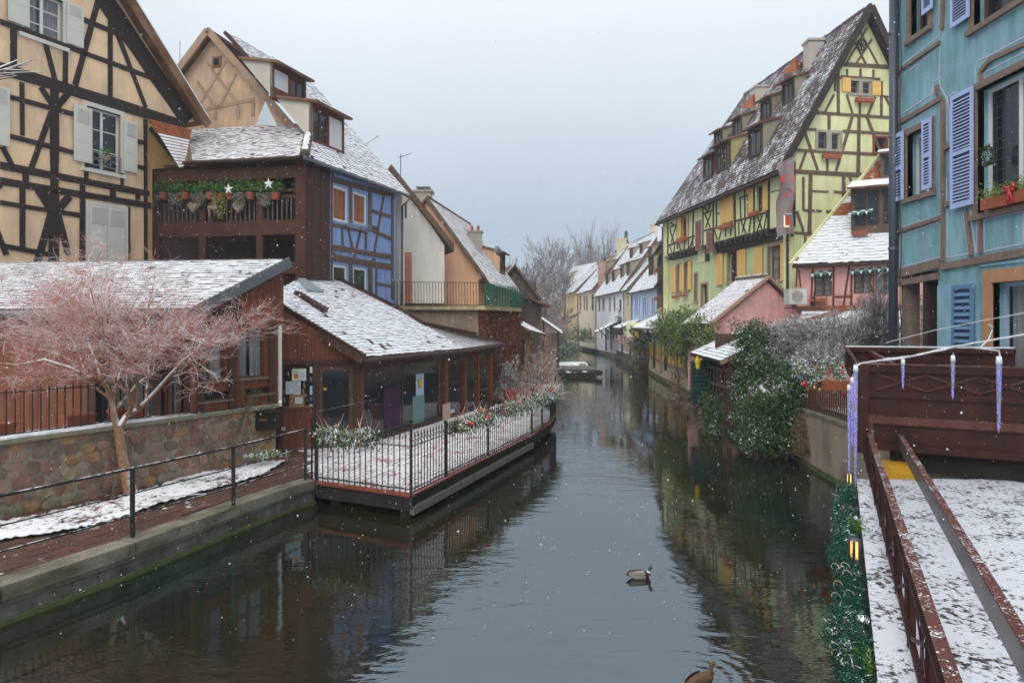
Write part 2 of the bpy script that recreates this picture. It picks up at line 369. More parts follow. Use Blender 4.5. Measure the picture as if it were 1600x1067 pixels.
# ---------------------------------------------------------------- materials
M = {}
SNOW = (.80,.83,.87)
def mat(name, col, rough=.85, var=.25, scale=2.5, bump=.25, snow=0.0, metal=0.0, spec=.3, stretch=None, fine=30, snz=.45, snscale=3.0, snowcol=SNOW, streak=0, stain=0, col2=None, c2scale=1.2, c2t=.55, emit=None, alpha=None):
    m = bpy.data.materials.new(name); m.use_nodes = True; nt = m.node_tree; N = nt.nodes; L = nt.links; b = N['Principled BSDF']
    b.inputs['Roughness'].default_value = rough; b.inputs['Metallic'].default_value = metal; b.inputs['Specular IOR Level'].default_value = spec
    g = N.new('ShaderNodeNewGeometry'); vec = g.outputs['Position']
    if stretch:
        mp = N.new('ShaderNodeMapping'); mp.inputs['Scale'].default_value = stretch; L.new(vec, mp.inputs[0]); sv = mp.outputs[0]
    else: sv = vec
    n1 = N.new('ShaderNodeTexNoise'); n1.inputs['Scale'].default_value = scale; n1.inputs['Detail'].default_value = 5; n1.inputs['Roughness'].default_value = .62; L.new(sv, n1.inputs['Vector'])
    n2 = N.new('ShaderNodeTexNoise'); n2.inputs['Scale'].default_value = fine; n2.inputs['Detail'].default_value = 3; L.new(sv, n2.inputs['Vector'])
    ad = N.new('ShaderNodeMath'); ad.operation = 'MULTIPLY_ADD'; ad.inputs[1].default_value = .45; L.new(n2.outputs['Fac'], ad.inputs[0]); L.new(n1.outputs['Fac'], ad.inputs[2])
    mr = N.new('ShaderNodeMapRange'); mr.inputs['From Min'].default_value = .42; mr.inputs['From Max'].default_value = 1.02; mr.inputs['To Min'].default_value = 1-var; mr.inputs['To Max'].default_value = 1+var; L.new(ad.outputs[0], mr.inputs['Value'])
    cc = None
    if col2:
        n3 = N.new('ShaderNodeTexNoise'); n3.inputs['Scale'].default_value = c2scale; n3.inputs['Detail'].default_value = 6; L.new(sv, n3.inputs['Vector'])
        r3 = N.new('ShaderNodeMapRange'); r3.inputs['From Min'].default_value = c2t-.1; r3.inputs['From Max'].default_value = c2t+.1; L.new(n3.outputs['Fac'], r3.inputs['Value'])
        mc = N.new('ShaderNodeMix'); mc.data_type = 'RGBA'; mc.inputs[6].default_value = (*col,1); mc.inputs[7].default_value = (*col2,1); L.new(r3.outputs[0], mc.inputs[0]); cc = mc.outputs[2]
    sc = N.new('ShaderNodeVectorMath'); sc.operation = 'SCALE'; L.new(mr.outputs[0], sc.inputs['Scale'])
    if cc is None: sc.inputs[0].default_value = col
    else: L.new(cc, sc.inputs[0])
    outc = sc.outputs[0]
    if stain:
        ms = N.new('ShaderNodeMapping'); ms.inputs['Scale'].default_value = (1.6,1.6,.28); L.new(vec, ms.inputs[0])
        sn = N.new('ShaderNodeTexNoise'); sn.inputs['Scale'].default_value = 2.3; sn.inputs['Detail'].default_value = 8; sn.inputs['Roughness'].default_value = .72; L.new(ms.outputs[0], sn.inputs['Vector'])
        sr = N.new('ShaderNodeMapRange'); sr.inputs['From Min'].default_value = .38; sr.inputs['From Max'].default_value = .62; sr.inputs['To Min'].default_value = 1-stain; sr.inputs['To Max'].default_value = 1.04; L.new(sn.outputs['Fac'], sr.inputs['Value'])
        s4 = N.new('ShaderNodeVectorMath'); s4.operation = 'SCALE'; L.new(outc, s4.inputs[0]); L.new(sr.outputs[0], s4.inputs['Scale']); outc = s4.outputs[0]
    if snow > 0:
        sx = N.new('ShaderNodeSeparateXYZ'); L.new(g.outputs['Normal'], sx.inputs[0])
        ab = sx.outputs['Z']
        s1 = N.new('ShaderNodeMapRange'); s1.interpolation_type = 'SMOOTHSTEP'; s1.inputs['From Min'].default_value = snz-.15; s1.inputs['From Max'].default_value = snz+.15; L.new(ab, s1.inputs['Value'])
        ns = N.new('ShaderNodeTexNoise'); ns.inputs['Scale'].default_value = snscale; ns.inputs['Detail'].default_value = 7; ns.inputs['Roughness'].default_value = .7
        if streak:
            mp2 = N.new('ShaderNodeMapping'); mp2.inputs['Scale'].default_value = (1,1,streak); L.new(vec, mp2.inputs[0]); L.new(mp2.outputs[0], ns.inputs['Vector'])
        else: L.new(vec, ns.inputs['Vector'])
        s2 = N.new('ShaderNodeMapRange'); t = 1.0-snow*.98; t = .28+.44*t; s2.inputs['From Min'].default_value = t-.035; s2.inputs['From Max'].default_value = t+.035; nb = N.new('ShaderNodeTexNoise'); nb.inputs['Scale'].default_value = snscale*.16; nb.inputs['Detail'].default_value = 3; L.new(vec, nb.inputs['Vector'])
        na = N.new('ShaderNodeMath'); na.operation = 'MULTIPLY_ADD'; na.inputs[1].default_value = .40; L.new(nb.outputs['Fac'], na.inputs[0]); L.new(ns.outputs['Fac'], na.inputs[2]); nc = N.new('ShaderNodeMath'); nc.operation = 'SUBTRACT'; nc.inputs[1].default_value = .20; L.new(na.outputs[0], nc.inputs[0]); L.new(nc.outputs[0], s2.inputs['Value'])
        mu = N.new('ShaderNodeMath'); mu.operation = 'MULTIPLY'; L.new(s1.outputs[0], mu.inputs[0]); L.new(s2.outputs[0], mu.inputs[1])
        sm = N.new('ShaderNodeMix'); sm.data_type = 'RGBA'; L.new(mu.outputs[0], sm.inputs[0]); L.new(outc, sm.inputs[6]); sm.inputs[7].default_value = (*snowcol,1); outc = sm.outputs[2]
    L.new(outc, b.inputs['Base Color'])
    if bump:
        bp = N.new('ShaderNodeBump'); bp.inputs['Strength'].default_value = bump; bp.inputs['Distance'].default_value = .02; L.new(ad.outputs[0], bp.inputs['Height']); L.new(bp.outputs[0], b.inputs['Normal'])
    if emit: b.inputs['Emission Color'].default_value = (*emit[0],1); b.inputs['Emission Strength'].default_value = emit[1]
    M[name] = m; return m
mat('cream_plaster', (.84,.60,.38), stain=0.16, var=.10, scale=1.2, bump=.15, col2=(.72,.52,.34), c2scale=.7)
mat('tan_plaster', (.70,.42,.17), stain=0.20, var=.12, scale=1.4, bump=.15)
mat('gable_plaster', (.52,.34,.21), stain=0.25, var=.18, scale=1.5, col2=(.42,.31,.23))
mat('blue_plaster', (.23,.35,.63), stain=0.20, var=.12, scale=1.6, col2=(.25,.34,.63))
mat('white_plaster', (.72,.69,.64), stain=0.12, var=.08, scale=.8, bump=.1)
mat('orange_plaster', (.66,.38,.24), stain=0.14, var=.10, scale=.9)
mat('tan_render', (.34,.24,.17), stain=0.35, var=.22, scale=1.2, col2=(.26,.18,.13))
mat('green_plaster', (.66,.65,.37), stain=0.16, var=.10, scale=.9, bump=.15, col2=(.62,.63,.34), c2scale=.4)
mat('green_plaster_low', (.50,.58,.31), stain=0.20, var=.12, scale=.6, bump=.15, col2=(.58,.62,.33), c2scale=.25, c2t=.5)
mat('pink_plaster', (.70,.36,.33), stain=0.22, var=.14, scale=.8, bump=.15, col2=(.58,.33,.31), c2scale=1.0)
mat('teal_plaster', (.20,.38,.42), stain=0.30, var=.14, scale=.9, bump=.3, col2=(.26,.44,.50), c2scale=1.1, stretch=(1,1,.6), c2t=.52)
mat('pale_teal_plaster', (.27,.44,.56), stain=0.25, var=.10, scale=.9, bump=.2, col2=(.19,.38,.46), c2scale=.8)
mat('far_white', (.68,.68,.70), stain=0.20, var=.08); mat('far_cream', (.62,.54,.38), stain=0.25, var=.10, col2=(.52,.44,.32)); mat('far_yellow', (.62,.44,.20), stain=0.25, var=.1, col2=(.5,.38,.2)); mat('far_blue', (.42,.51,.62), stain=0.15, var=.08); mat('far_ochre', (.46,.28,.10), var=.15); mat('far_grey', (.42,.38,.32), var=.15)
mat('dark_timber', (.038,.025,.024), var=.35, scale=4, bump=.5, stretch=(1,1,.4), fine=40)
mat('brown_timber', (.115,.075,.055), var=.35, scale=4, bump=.5, fine=40)
mat('grey_timber', (.20,.145,.12), var=.3, scale=5, bump=.6, fine=50)
mat('red_timber', (.13,.035,.022), var=.35, scale=3, bump=.4, fine=40)
mat('loggia_wood', (.075,.030,.022), var=.35, scale=3, bump=.4, fine=35)
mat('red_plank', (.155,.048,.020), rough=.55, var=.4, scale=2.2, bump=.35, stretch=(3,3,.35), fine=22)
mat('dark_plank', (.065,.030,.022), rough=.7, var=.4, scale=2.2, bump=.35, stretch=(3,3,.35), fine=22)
mat('grey_plank', (.11,.085,.07), rough=.9, var=.45, scale=2, bump=.4, stretch=(3,3,.3), fine=22)
mat('eave_wood', (.06,.035,.028), var=.3); mat('barge_wood', (.135,.060,.035), var=.35, scale=4, col2=(.22,.13,.08))
mat('bleached_wood', (.30,.20,.14), var=.3, scale=3)
mat('roof_snow', (.13,.06,.045), var=.4, snow=.84, snz=.2, snscale=4.5, bump=.15, snowcol=(.72,.755,.80))
mat('roof_tile', (.13,.055,.04), var=.5, scale=4)
mat('roof_thin', (.105,.075,.075), var=.45, scale=3, snow=.42, snz=.2, snscale=6.0, bump=.2, streak=.4, snowcol=(.70,.73,.78))
mat('roof_orange', (.26,.085,.035), var=.4, scale=4, snow=.30, snz=.2, snscale=1.6, bump=.2)
mat('tile_orange', (.24,.075,.03), var=.5, scale=5)
mat('tile_dark', (.06,.035,.032), var=.5, scale=4)
mat('snow', (.80,.83,.87), var=.05, scale=2, bump=.35, fine=18)
mat('snow_ground', (.10,.075,.06), var=.4, scale=4, snow=.72, snscale=6, bump=.4)
mat('zinc', (.16,.17,.19), rough=.5, metal=.6, var=.15); mat('zinc_pale', (.28,.31,.34), rough=.5, metal=.3, var=.15)
mat('pipe_dark', (.075,.09,.12), rough=.45, metal=.4, var=.2)
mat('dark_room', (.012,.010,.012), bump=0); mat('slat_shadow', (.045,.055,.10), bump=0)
mat('white_frame', (.72,.72,.70), rough=.5, var=.05, bump=.05); mat('brown_frame', (.10,.045,.03), rough=.6, var=.2)
mat('red_frame', (.20,.05,.04), rough=.6, var=.2); mat('pale_blind', (.62,.60,.60), rough=.6, var=.04, bump=.05)
mat('cream_shutter', (.62,.61,.55), rough=.6, var=.05, bump=.08); mat('yellow_shutter', (.74,.45,.13), rough=.6, var=.07, bump=.08)
mat('lilac_shutter', (.37,.46,.72), rough=.5, var=.06, bump=.06); mat('slate_shutter', (.13,.18,.30), rough=.5, var=.08, bump=.06); mat('denim_shutter', (.10,.22,.37), rough=.5, var=.08, bump=.06)
mat('trim_line', (.44,.48,.60), var=.15, scale=6)
mat('terracotta', (.30,.085,.045), var=.2, scale=5); mat('stone_sill', (.26,.20,.15), var=.25, scale=5, bump=.4); mat('pink_stone', (.34,.21,.17), var=.2, scale=4, bump=.3); mat('orange_stone', (.42,.22,.12), var=.2, scale=3, bump=.3)
mat('grey_stone', (.30,.27,.22), var=.2, scale=4)
mat('orange_curtain', (.55,.16,.05), var=.2, bump=.1); mat('white_curtain', (.30,.30,.32), var=.15, bump=.1, stretch=(6,6,.3)); mat('purple_curtain', (.05,.010,.055), var=.3, stretch=(6,6,.3))
mat('iron', (.012,.012,.014), rough=.45, var=.2, spec=.5); mat('iron_snow', (.02,.02,.022), rough=.5, snow=.45, snz=.75, snscale=14)
mat('green_iron', (.02,.14,.09), rough=.5, var=.2)
mat('concrete', (.20,.18,.145), var=.35, scale=2.5, bump=.5, col2=(.10,.10,.06), c2scale=1.6, stretch=(1,1,2))
mat('quay_face', (.155,.15,.14), stain=0.40, var=.35, scale=3, bump=.5, col2=(.075,.075,.05), c2scale=1.3, stretch=(1,1,1.5))
mat('algae', (.075,.095,.03), var=.4, scale=5)
mat('coping', (.24,.22,.16), var=.25, scale=4, bump=.4, snow=.62, snscale=5, snz=.8)
mat('mortar', (.27,.235,.18), var=.3, scale=6, bump=.6, col2=(.13,.12,.07), c2scale=1.0)
for i,c in enumerate([(.25,.13,.10),(.28,.18,.14),(.19,.13,.105),(.29,.24,.15),(.21,.19,.13),(.32,.185,.10),(.24,.18,.15)]): mat('rubble_%s' % 'abcdefg'[i], c, var=.35, scale=6, bump=.7, col2=tuple(x*.7 for x in c), c2scale=4)
mat('paver', (.105,.050,.038), rough=.6, var=.35, scale=5, bump=.4, snow=.16, snscale=4)
mat('paver_joint', (.045,.03,.022), var=.3); mat('paver_b', (.085,.045,.036), rough=.55, var=.35, scale=5, bump=.4, snow=.14, snscale=4)
mat('deck_snow', (.22,.055,.03), var=.3, scale=4, snow=.64, snscale=11, bump=.2, snowcol=(.70,.70,.74)); mat('deck_wood', (.20,.055,.03), var=.35); mat('black_wood', (.020,.017,.015), var=.4); mat('weather_beam', (.13,.12,.11), var=.35, scale=4)
mat('steel_brown', (.046,.013,.010), rough=.5, var=.35, scale=2.5, bump=.2, spec=.25, stain=.3); mat('steel_brown_top', (.10,.032,.026), rough=.45, var=.3, scale=6, snow=.27, snz=.8, snscale=30, bump=.25, fine=60, spec=.3)
mat('snow_terrace', (.045,.037,.037), var=.3, scale=4, snow=.64, snscale=13, snz=.5, bump=.6, snowcol=(.60,.62,.68))
mat('bark', (.26,.15,.085), var=.5, scale=9, bump=1.0, snow=.60, snz=.25, snscale=6); mat('twig_pink', (.52,.21,.17), var=.4, scale=3, snow=.55, snz=.05, snscale=5, bump=0, snowcol=(.78,.76,.77))
mat('bark_dark', (.075,.055,.045), var=.3, snow=.5, snz=.25, snscale=5); mat('twig_far', (.16,.13,.135), var=.2, snow=.5, snz=.1, snscale=2, bump=0, snowcol=(.55,.56,.62)); mat('twig_far_pink', (.24,.16,.17), var=.2, snow=.55, snz=.1, snscale=2, bump=0, snowcol=(.58,.53,.58))
mat('leaf_dark', (.036,.072,.024), rough=.5, var=.4, scale=3, snow=.36, snz=.55, snscale=5, bump=0); mat('leaf_mid', (.078,.125,.034), rough=.5, var=.4, scale=3, snow=.34, snz=.6, snscale=5, bump=0)
mat('leaf_light', (.16,.21,.05), rough=.5, var=.4, scale=3, snow=.2, snz=.7, snscale=6, bump=0); mat('leaf_frost', (.10,.14,.07), var=.3, snow=.68, snz=.1, snscale=14, bump=0)
mat('leaf_bright', (.10,.22,.03), var=.3, bump=0); mat('ivy_trail', (.25,.27,.08), var=.3, bump=0); mat('grey_foliage', (.22,.24,.19), var=.3, bump=0)
mat('vine_red', (.20,.055,.03), var=.45, scale=3, snow=.12, snz=.6, bump=0); mat('straw', (.24,.15,.09), var=.4, bump=0); mat('needle_green', (.006,.065,.032), rough=.5, var=.4, snow=.12, snz=.45, snscale=12, bump=0)
mat('red_bauble', (.55,.01,.02), rough=.15, spec=.8, bump=0, var=.05); mat('gold_bauble', (.55,.36,.12), rough=.25, metal=.8, bump=0); mat('silver_bauble', (.7,.7,.72), rough=.08, metal=1, bump=0, var=.02)
mat('white_star', (.8,.8,.78), bump=0); mat('wicker', (.26,.20,.15), var=.4, scale=40)
mat('paper', (.62,.66,.70), bump=0, var=.04); mat('paper_yellow', (.68,.68,.42), bump=0); mat('cork', (.33,.18,.07), bump=0); mat('ink', (.12,.13,.18), bump=0); mat('poster_blue', (.35,.50,.66), bump=0, var=.05); mat('poster_teal', (.13,.26,.25), bump=0, var=.05); mat('poster_yellow', (.60,.42,.02), bump=0); mat('poster_red', (.5,.05,.04), bump=0); mat('beige_panel', (.48,.36,.28), bump=0); mat('twig_grey', (.17,.13,.12), var=.35, snow=.60, snz=.15, snscale=5, bump=0); mat('poster_green', (.1,.3,.1), bump=0)
mat('ac_white', (.50,.50,.47), bump=0, rough=.5); mat('yellow_panel', (.66,.36,.05), var=.12, scale=2, rough=.7); mat('sand_wall', (.50,.40,.24), stain=0.35, var=.2, scale=1.5, col2=(.36,.28,.18)); mat('yellow_cloth', (.62,.33,.02), rough=.5, bump=.2)
mat('duck_green', (.008,.07,.035), rough=.3, bump=0, spec=.6); mat('duck_white', (.6,.6,.58), bump=0); mat('duck_breast', (.05,.022,.015), bump=0); mat('duck_grey', (.30,.27,.24), var=.25, fine=120, bump=0); mat('duck_black', (.012,.012,.012), bump=0); mat('duck_bill', (.40,.33,.07), bump=0, rough=.4); mat('duck_brown', (.11,.065,.035), var=.75, scale=45, fine=120, bump=0)
mat('tarp_snow', (.16,.17,.19), snow=.62, snz=.2, snscale=2); mat('boat_wood', (.05,.04,.032), var=.3); mat('metal_sign', (.20,.17,.17), rough=.6, var=.25, scale=3, bump=.3, col2=(.42,.10,.08), c2scale=2.0, c2t=.60); mat('lamp_glow', (.9,.6,.2), emit=((1,.45,.08),1.6), bump=0); mat('sign_glow', (.9,.7,.5), emit=((1,.62,.32),.9), bump=0); mat('led_blue', (.1,.1,.9), emit=((.16,.13,1),3.0), bump=0)
mat('lamp_grey', (.10,.11,.13), rough=.4, metal=.5); mat('cable_white', (.55,.55,.55), snow=.7, snz=.2, snscale=12, bump=0); mat('snowflake', (.85,.87,.9), bump=0, var=0); mat('teal_pot', (.010,.045,.034), rough=.5)
def special():
    m = bpy.data.materials.new('glass'); m.use_nodes = True; b = m.node_tree.nodes['Principled BSDF']
    b.inputs['Base Color'].default_value = (.02,.024,.03,1); b.inputs['Roughness'].default_value = .06; b.inputs['Specular IOR Level'].default_value = .45; M['glass'] = m
    m = bpy.data.materials.new('clear_glass'); m.use_nodes = True; nt = m.node_tree; N = nt.nodes; N.remove(N['Principled BSDF'])
    t = N.new('ShaderNodeBsdfTransparent'); t.inputs[0].default_value = (.95,.96,.96,1); g = N.new('ShaderNodeBsdfGlossy'); g.inputs['Roughness'].default_value = .03; f = N.new('ShaderNodeFresnel'); f.inputs[0].default_value = 1.5; x = N.new('ShaderNodeMixShader')
    o = N['Material Output']; gg = N.new('ShaderNodeNewGeometry'); q = N.new('ShaderNodeMath'); q.operation = 'SUBTRACT'; q.use_clamp = True; nt.links.new(f.outputs[0], q.inputs[0]); nt.links.new(gg.outputs['Backfacing'], q.inputs[1]); nt.links.new(q.outputs[0], x.inputs[0]); nt.links.new(t.outputs[0], x.inputs[1]); nt.links.new(g.outputs[0], x.inputs[2]); nt.links.new(x.outputs[0], o.inputs[0]); M['clear_glass'] = m
    m = bpy.data.materials.new('icicle'); m.use_nodes = True; b = m.node_tree.nodes['Principled BSDF']; b.inputs['Base Color'].default_value = (.42,.43,.62,1); b.inputs['Roughness'].default_value = .15; b.inputs['Alpha'].default_value = .38; M['icicle'] = m
    # water
    m = bpy.data.materials.new('water'); m.use_nodes = True; nt = m.node_tree; N = nt.nodes; L = nt.links; b = N['Principled BSDF']
    b.inputs['Roughness'].default_value = .035; b.inputs['IOR'].default_value = 2.5; b.inputs['Specular IOR Level'].default_value = .5; b.inputs['Specular Tint'].default_value = (.60,.80,.98,1)
    g = N.new('ShaderNodeNewGeometry')
    n0 = N.new('ShaderNodeTexNoise'); n0.inputs['Scale'].default_value = .22; n0.inputs['Detail'].default_value = 3; L.new(g.outputs['Position'], n0.inputs['Vector'])
    r0 = N.new('ShaderNodeValToRGB'); r0.color_ramp.elements[0].position = .35; r0.color_ramp.elements[0].color = (.024,.018,.008,1); r0.color_ramp.elements[1].position = .65; r0.color_ramp.elements[1].color = (.007,.014,.010,1); L.new(n0.outputs['Fac'], r0.inputs[0]); L.new(r0.outputs[0], b.inputs['Base Color'])
    mp = N.new('ShaderNodeMapping'); mp.inputs['Scale'].default_value = (.75,1.9,1); mp.inputs['Rotation'].default_value = (0,0,.22); L.new(g.outputs['Position'], mp.inputs[0])
    n1 = N.new('ShaderNodeTexNoise'); n1.inputs['Scale'].default_value = 1.5; n1.inputs['Detail'].default_value = 3; n1.inputs['Distortion'].default_value = .6; L.new(mp.outputs[0], n1.inputs['Vector'])
    n2 = N.new('ShaderNodeTexNoise'); n2.inputs['Scale'].default_value = 5.5; n2.inputs['Detail'].default_value = 2; L.new(mp.outputs[0], n2.inputs['Vector'])
    n3 = N.new('ShaderNodeTexNoise'); n3.inputs['Scale'].default_value = .16; n3.inputs['Detail'].default_value = 2; L.new(g.outputs['Position'], n3.inputs['Vector'])
    r3 = N.new('ShaderNodeMapRange'); r3.inputs['From Min'].default_value = .40; r3.inputs['From Max'].default_value = .62; r3.inputs['To Min'].default_value = .07; L.new(n3.outputs['Fac'], r3.inputs['Value'])
    a = N.new('ShaderNodeMath'); a.operation = 'MULTIPLY_ADD'; a.inputs[1].default_value = .22; L.new(n2.outputs['Fac'], a.inputs[0]); L.new(n1.outputs['Fac'], a.inputs[2])
    u = N.new('ShaderNodeMath'); u.operation = 'MULTIPLY'; L.new(a.outputs[0], u.inputs[0]); L.new(r3.outputs[0], u.inputs[1])
    for cx_,cy_,am in ((1.99,10.95,.035),(2.05,8.0,.05)):
        dn = N.new('ShaderNodeVectorMath'); dn.operation = 'DISTANCE'; dn.inputs[1].default_value = (cx_,cy_,0); L.new(g.outputs['Position'], dn.inputs[0])
        m1 = N.new('ShaderNodeMath'); m1.operation = 'MULTIPLY'; m1.inputs[1].default_value = 38; L.new(dn.outputs['Value'], m1.inputs[0]); m2 = N.new('ShaderNodeMath'); m2.operation = 'SINE'; L.new(m1.outputs[0], m2.inputs[0])
        m3 = N.new('ShaderNodeMapRange'); m3.inputs['From Min'].default_value = .15; m3.inputs['From Max'].default_value = 1.1; m3.inputs['To Min'].default_value = am; m3.inputs['To Max'].default_value = 0; L.new(dn.outputs['Value'], m3.inputs['Value'])
        m4 = N.new('ShaderNodeMath'); m4.operation = 'MULTIPLY_ADD'; L.new(m2.outputs[0], m4.inputs[0]); L.new(m3.outputs[0], m4.inputs[1]); L.new(u.outputs[0], m4.inputs[2]); u = m4
    bp = N.new('ShaderNodeBump'); bp.inputs['Strength'].default_value = 1.0; bp.inputs['Distance'].default_value = .017; L.new(u.outputs[0], bp.inputs['Height']); L.new(bp.outputs[0], b.inputs['Normal']); M['water'] = m
    m = bpy.data.materials.new('haze'); m.use_nodes = True; nt = m.node_tree; nt.nodes.remove(nt.nodes['Principled BSDF']); v = nt.nodes.new('ShaderNodeVolumePrincipled')
    v.inputs['Color'].default_value = (.86,.93,1,1); v.inputs['Density'].default_value = .0011; v.inputs['Anisotropy'].default_value = .2; nt.links.new(v.outputs[0], nt.nodes['Material Output'].inputs['Volume']); M['haze'] = m
special()
# ================================================================ SETTING
WL = 0.0; PZ = .53
mb = MB(); mb.add([(-390,-30,-1.2),(390,-30,-1.2),(390,590,-1.2),(-390,590,-1.2)],[(0,1,2,3)]); struct(mb.build('ground', M['snow_ground']))
mb = MB(); mb.add([(-16,-20,WL),(16,-20,WL),(16,128,WL),(-10,128,WL)],[(0,1,2,3)]); struct(mb.build('water', M['water']))
# left bank: land behind the quay
quay = [(-13.5,-8),(-9.2,2),(-7.75,6.9),(-6.74,9.26),(-5.97,11.13),(-5.22,13.5),(-4.62,15.1),(-4.35,15.6)]
left_far = [(-4.9,16.6),(-3.4,20.3),(-1.2,28.2),(-1.2,31.5),(.3,36.2),(1.2,44),(2.7,60),(4.6,75),(6.2,98),(5.2,126)]
mb = MB(); mb.poly([(-200,-8)]+[(x-.32,y+.05) for x,y in quay]+left_far+[(5.2,300),(-200,300)], -1.5, PZ-.05, 0); struct(mb.build('left_bank', M['snow_ground']))
# right bank
right = [(5.2,128),(8.4,118),(12.2,102),(12.3,88),(11.4,70),(11.2,57),(10.6,50),(9.95,38.6),(9.4,34),(9.3,31),(8.9,29.4),(8.6,24),(8.3,20.1),(8.1,17.5),(8.0,12.5),(8.9,12.2),(9.2,2),(9.4,-8)]
mb = MB(); mb.poly(right+[(200,-8),(200,300),(5.2,300)], -1.5, 1.0, 0); struct(mb.build('right_bank', M['snow_ground']))
# quay wall with coping
qw = []
for i,(x,y) in enumerate(quay):
    j = min(i+1,len(quay)-1); k = max(i-1,0); d = V((quay[j][0]-quay[k][0], quay[j][1]-quay[k][1],0)).normalized(); n = V((d.y,-d.x,0)); qw.append((V((x,y,0)), n))
def band(mb, o0, o1, z0, z1, m=0):
    for i in range(len(qw)-1):
        (p,n),(q,k) = qw[i], qw[i+1]
        a,b,c,d = p+n*o0, p+n*o1, q+k*o1, q+k*o0
        mb.hexa([(*a.xy,z0),(*b.xy,z0),(*c.xy,z0),(*d.xy,z0),(*a.xy,z1),(*b.xy,z1),(*c.xy,z1),(*d.xy,z1)], m)
mb = MB(); band(mb,-.4,-.03,-1.2,.36); qo = struct(mb.build('quay_wall', M['quay_face'])); WP[qo] = V(qo.location)
L0 = 0
for i in range(len(qw)-1):                          # coping slabs
    (p,n),(q,k) = qw[i], qw[i+1]; ln = (q-p).length; c = max(1,int(ln/1.15))
    for j in range(c):
        t0, t1 = j/c+.006, (j+1)/c-.006; a = p.lerp(q,t0); b = p.lerp(q,t1); na = n.lerp(k,t0); nb = n.lerp(k,t1)
        z = PZ+.01+random.uniform(-.006,.006); mb = MB(); o = random.uniform(-.008,.008)
        v = [a-na*.36,a+na*(.035+o),b+nb*(.035+o),b-nb*.36]; mb.hexa([(*w.xy,.34) for w in v]+[(*w.xy,z) for w in v]); mb.build('coping_slab', M['concrete'], qo)
mb = MB(); band(mb,-.02,.02,-.5,.07); mb.build('algae_line', M['algae'], qo)
mb = MB(); band(mb,-.02,-.005,.27,.345); mb.build('ledge', M['concrete'], qo)
# path of pavers
SWd = V((.54,1,0)).normalized()
mb = MB(); mb.poly([(x-.3,y) for x,y in quay]+[(-4.5,16.3),(-5.4,19.0),(-6.3,19.3),(-6.1,18.2),(-9.05,12.7),(-16,-.2),(-18,-8)], .3, PZ-.012, 0); path = struct(mb.build('path', M['paver_joint']))
from mathutils.geometry import intersect_point_quad_2d
def inpoly(x,y,P):
    c = False; n = len(P)
    for i in range(n):
        x0,y0 = P[i]; x1,y1 = P[(i+1)%n]
        if (y0 > y) != (y1 > y) and x < (x1-x0)*(y-y0)/(y1-y0)+x0: c = not c
    return c
bedpx = [(0,655),(250,622),(400,592),(560,545),(700,492),(900,437),(1090,385),(1180,335),(1205,318),(1100,322),(1000,345),(780,382),(600,440),(480,480),(350,500),(200,530),(0,572)]
bed = []
for q in bedpx: p = rayz(*cF(*q), PZ+.02); bed.append((p.x,p.y))
bed += [(-10.6,10.4),(-13.2,5.5),(-11.5,5.5),(-9.6,9.0)]
pathP = [(x-.37,y) for x,y in quay]+[(-4.55,16.2),(-5.45,18.9),(-6.25,19.1),(-6.15,18.1),(-9.05,12.75),(-16,-.1),(-18,-8)]
cnt = 0; rest = MB(); dq = V((.36,.93,0)).normalized(); nq = V((dq.y,-dq.x,0)); cells = []
for i in range(-30,80):
    for j in range(-30,60):
        L_, W_ = .42, .27; c = V((-6.5,9.5,0))+dq*(i*L_+(.5*L_ if j%2 else 0))+nq*(-j*W_)
        if 8.6 < c.y < 19 and inpoly(c.x,c.y,pathP) and not inpoly(c.x,c.y,bed) and c.x/c.y > -.78: cells.append((c.y,c))
cells.sort(key=lambda t: t[0])
for k,(_,c) in enumerate(cells):
    b = MB() if k < 290 else rest; h = random.uniform(0,.008); a = dq*.203; e = nq*.128
    v = [c-a-e,c+a-e,c+a+e,c-a+e]; b.hexa([(*w.xy,PZ-.05) for w in v]+[(*w.xy,PZ+h+random.uniform(0,.003)) for w in v])
    if k < 290: b.build('paver', M['paver' if random.random()<.6 else 'paver_b'], path)
if rest.v: stuff(rest.build('far_pavers', M['paver'], path))
ar = sum(bed[i][0]*bed[(i+1)%len(bed)][1]-bed[(i+1)%len(bed)][0]*bed[i][1] for i in range(len(bed)))
# planting bed under snow, gently humped
mb = MB(); gx = np.arange(-13.5,-5,.09); gy = np.arange(5.5,19,.09); idx = {}
for iy,y in enumerate(gy):
    for ix,x in enumerate(gx):
        if inpoly(x,y,bed):
            idx[(ix,iy)] = len(mb.v); mb.v.append((x,y,PZ+.012+.035*noise.noise(V((x*1.7,y*1.7,3)))+.018*noise.noise(V((x*8,y*8,0)))+.03))
for (ix,iy),a in list(idx.items()):
    if (ix+1,iy) in idx and (ix,iy+1) in idx and (ix+1,iy+1) in idx: mb.f.append((a,idx[(ix+1,iy)],idx[(ix+1,iy+1)],idx[(ix,iy+1)])); mb.m.append(0)
mat('bed_snow', (.12,.05,.035), var=.4, scale=4, snow=.66, snscale=8, snz=.4, bump=.4); b_ = struct(mb.build('planting_bed', M['bed_snow'], None, True))
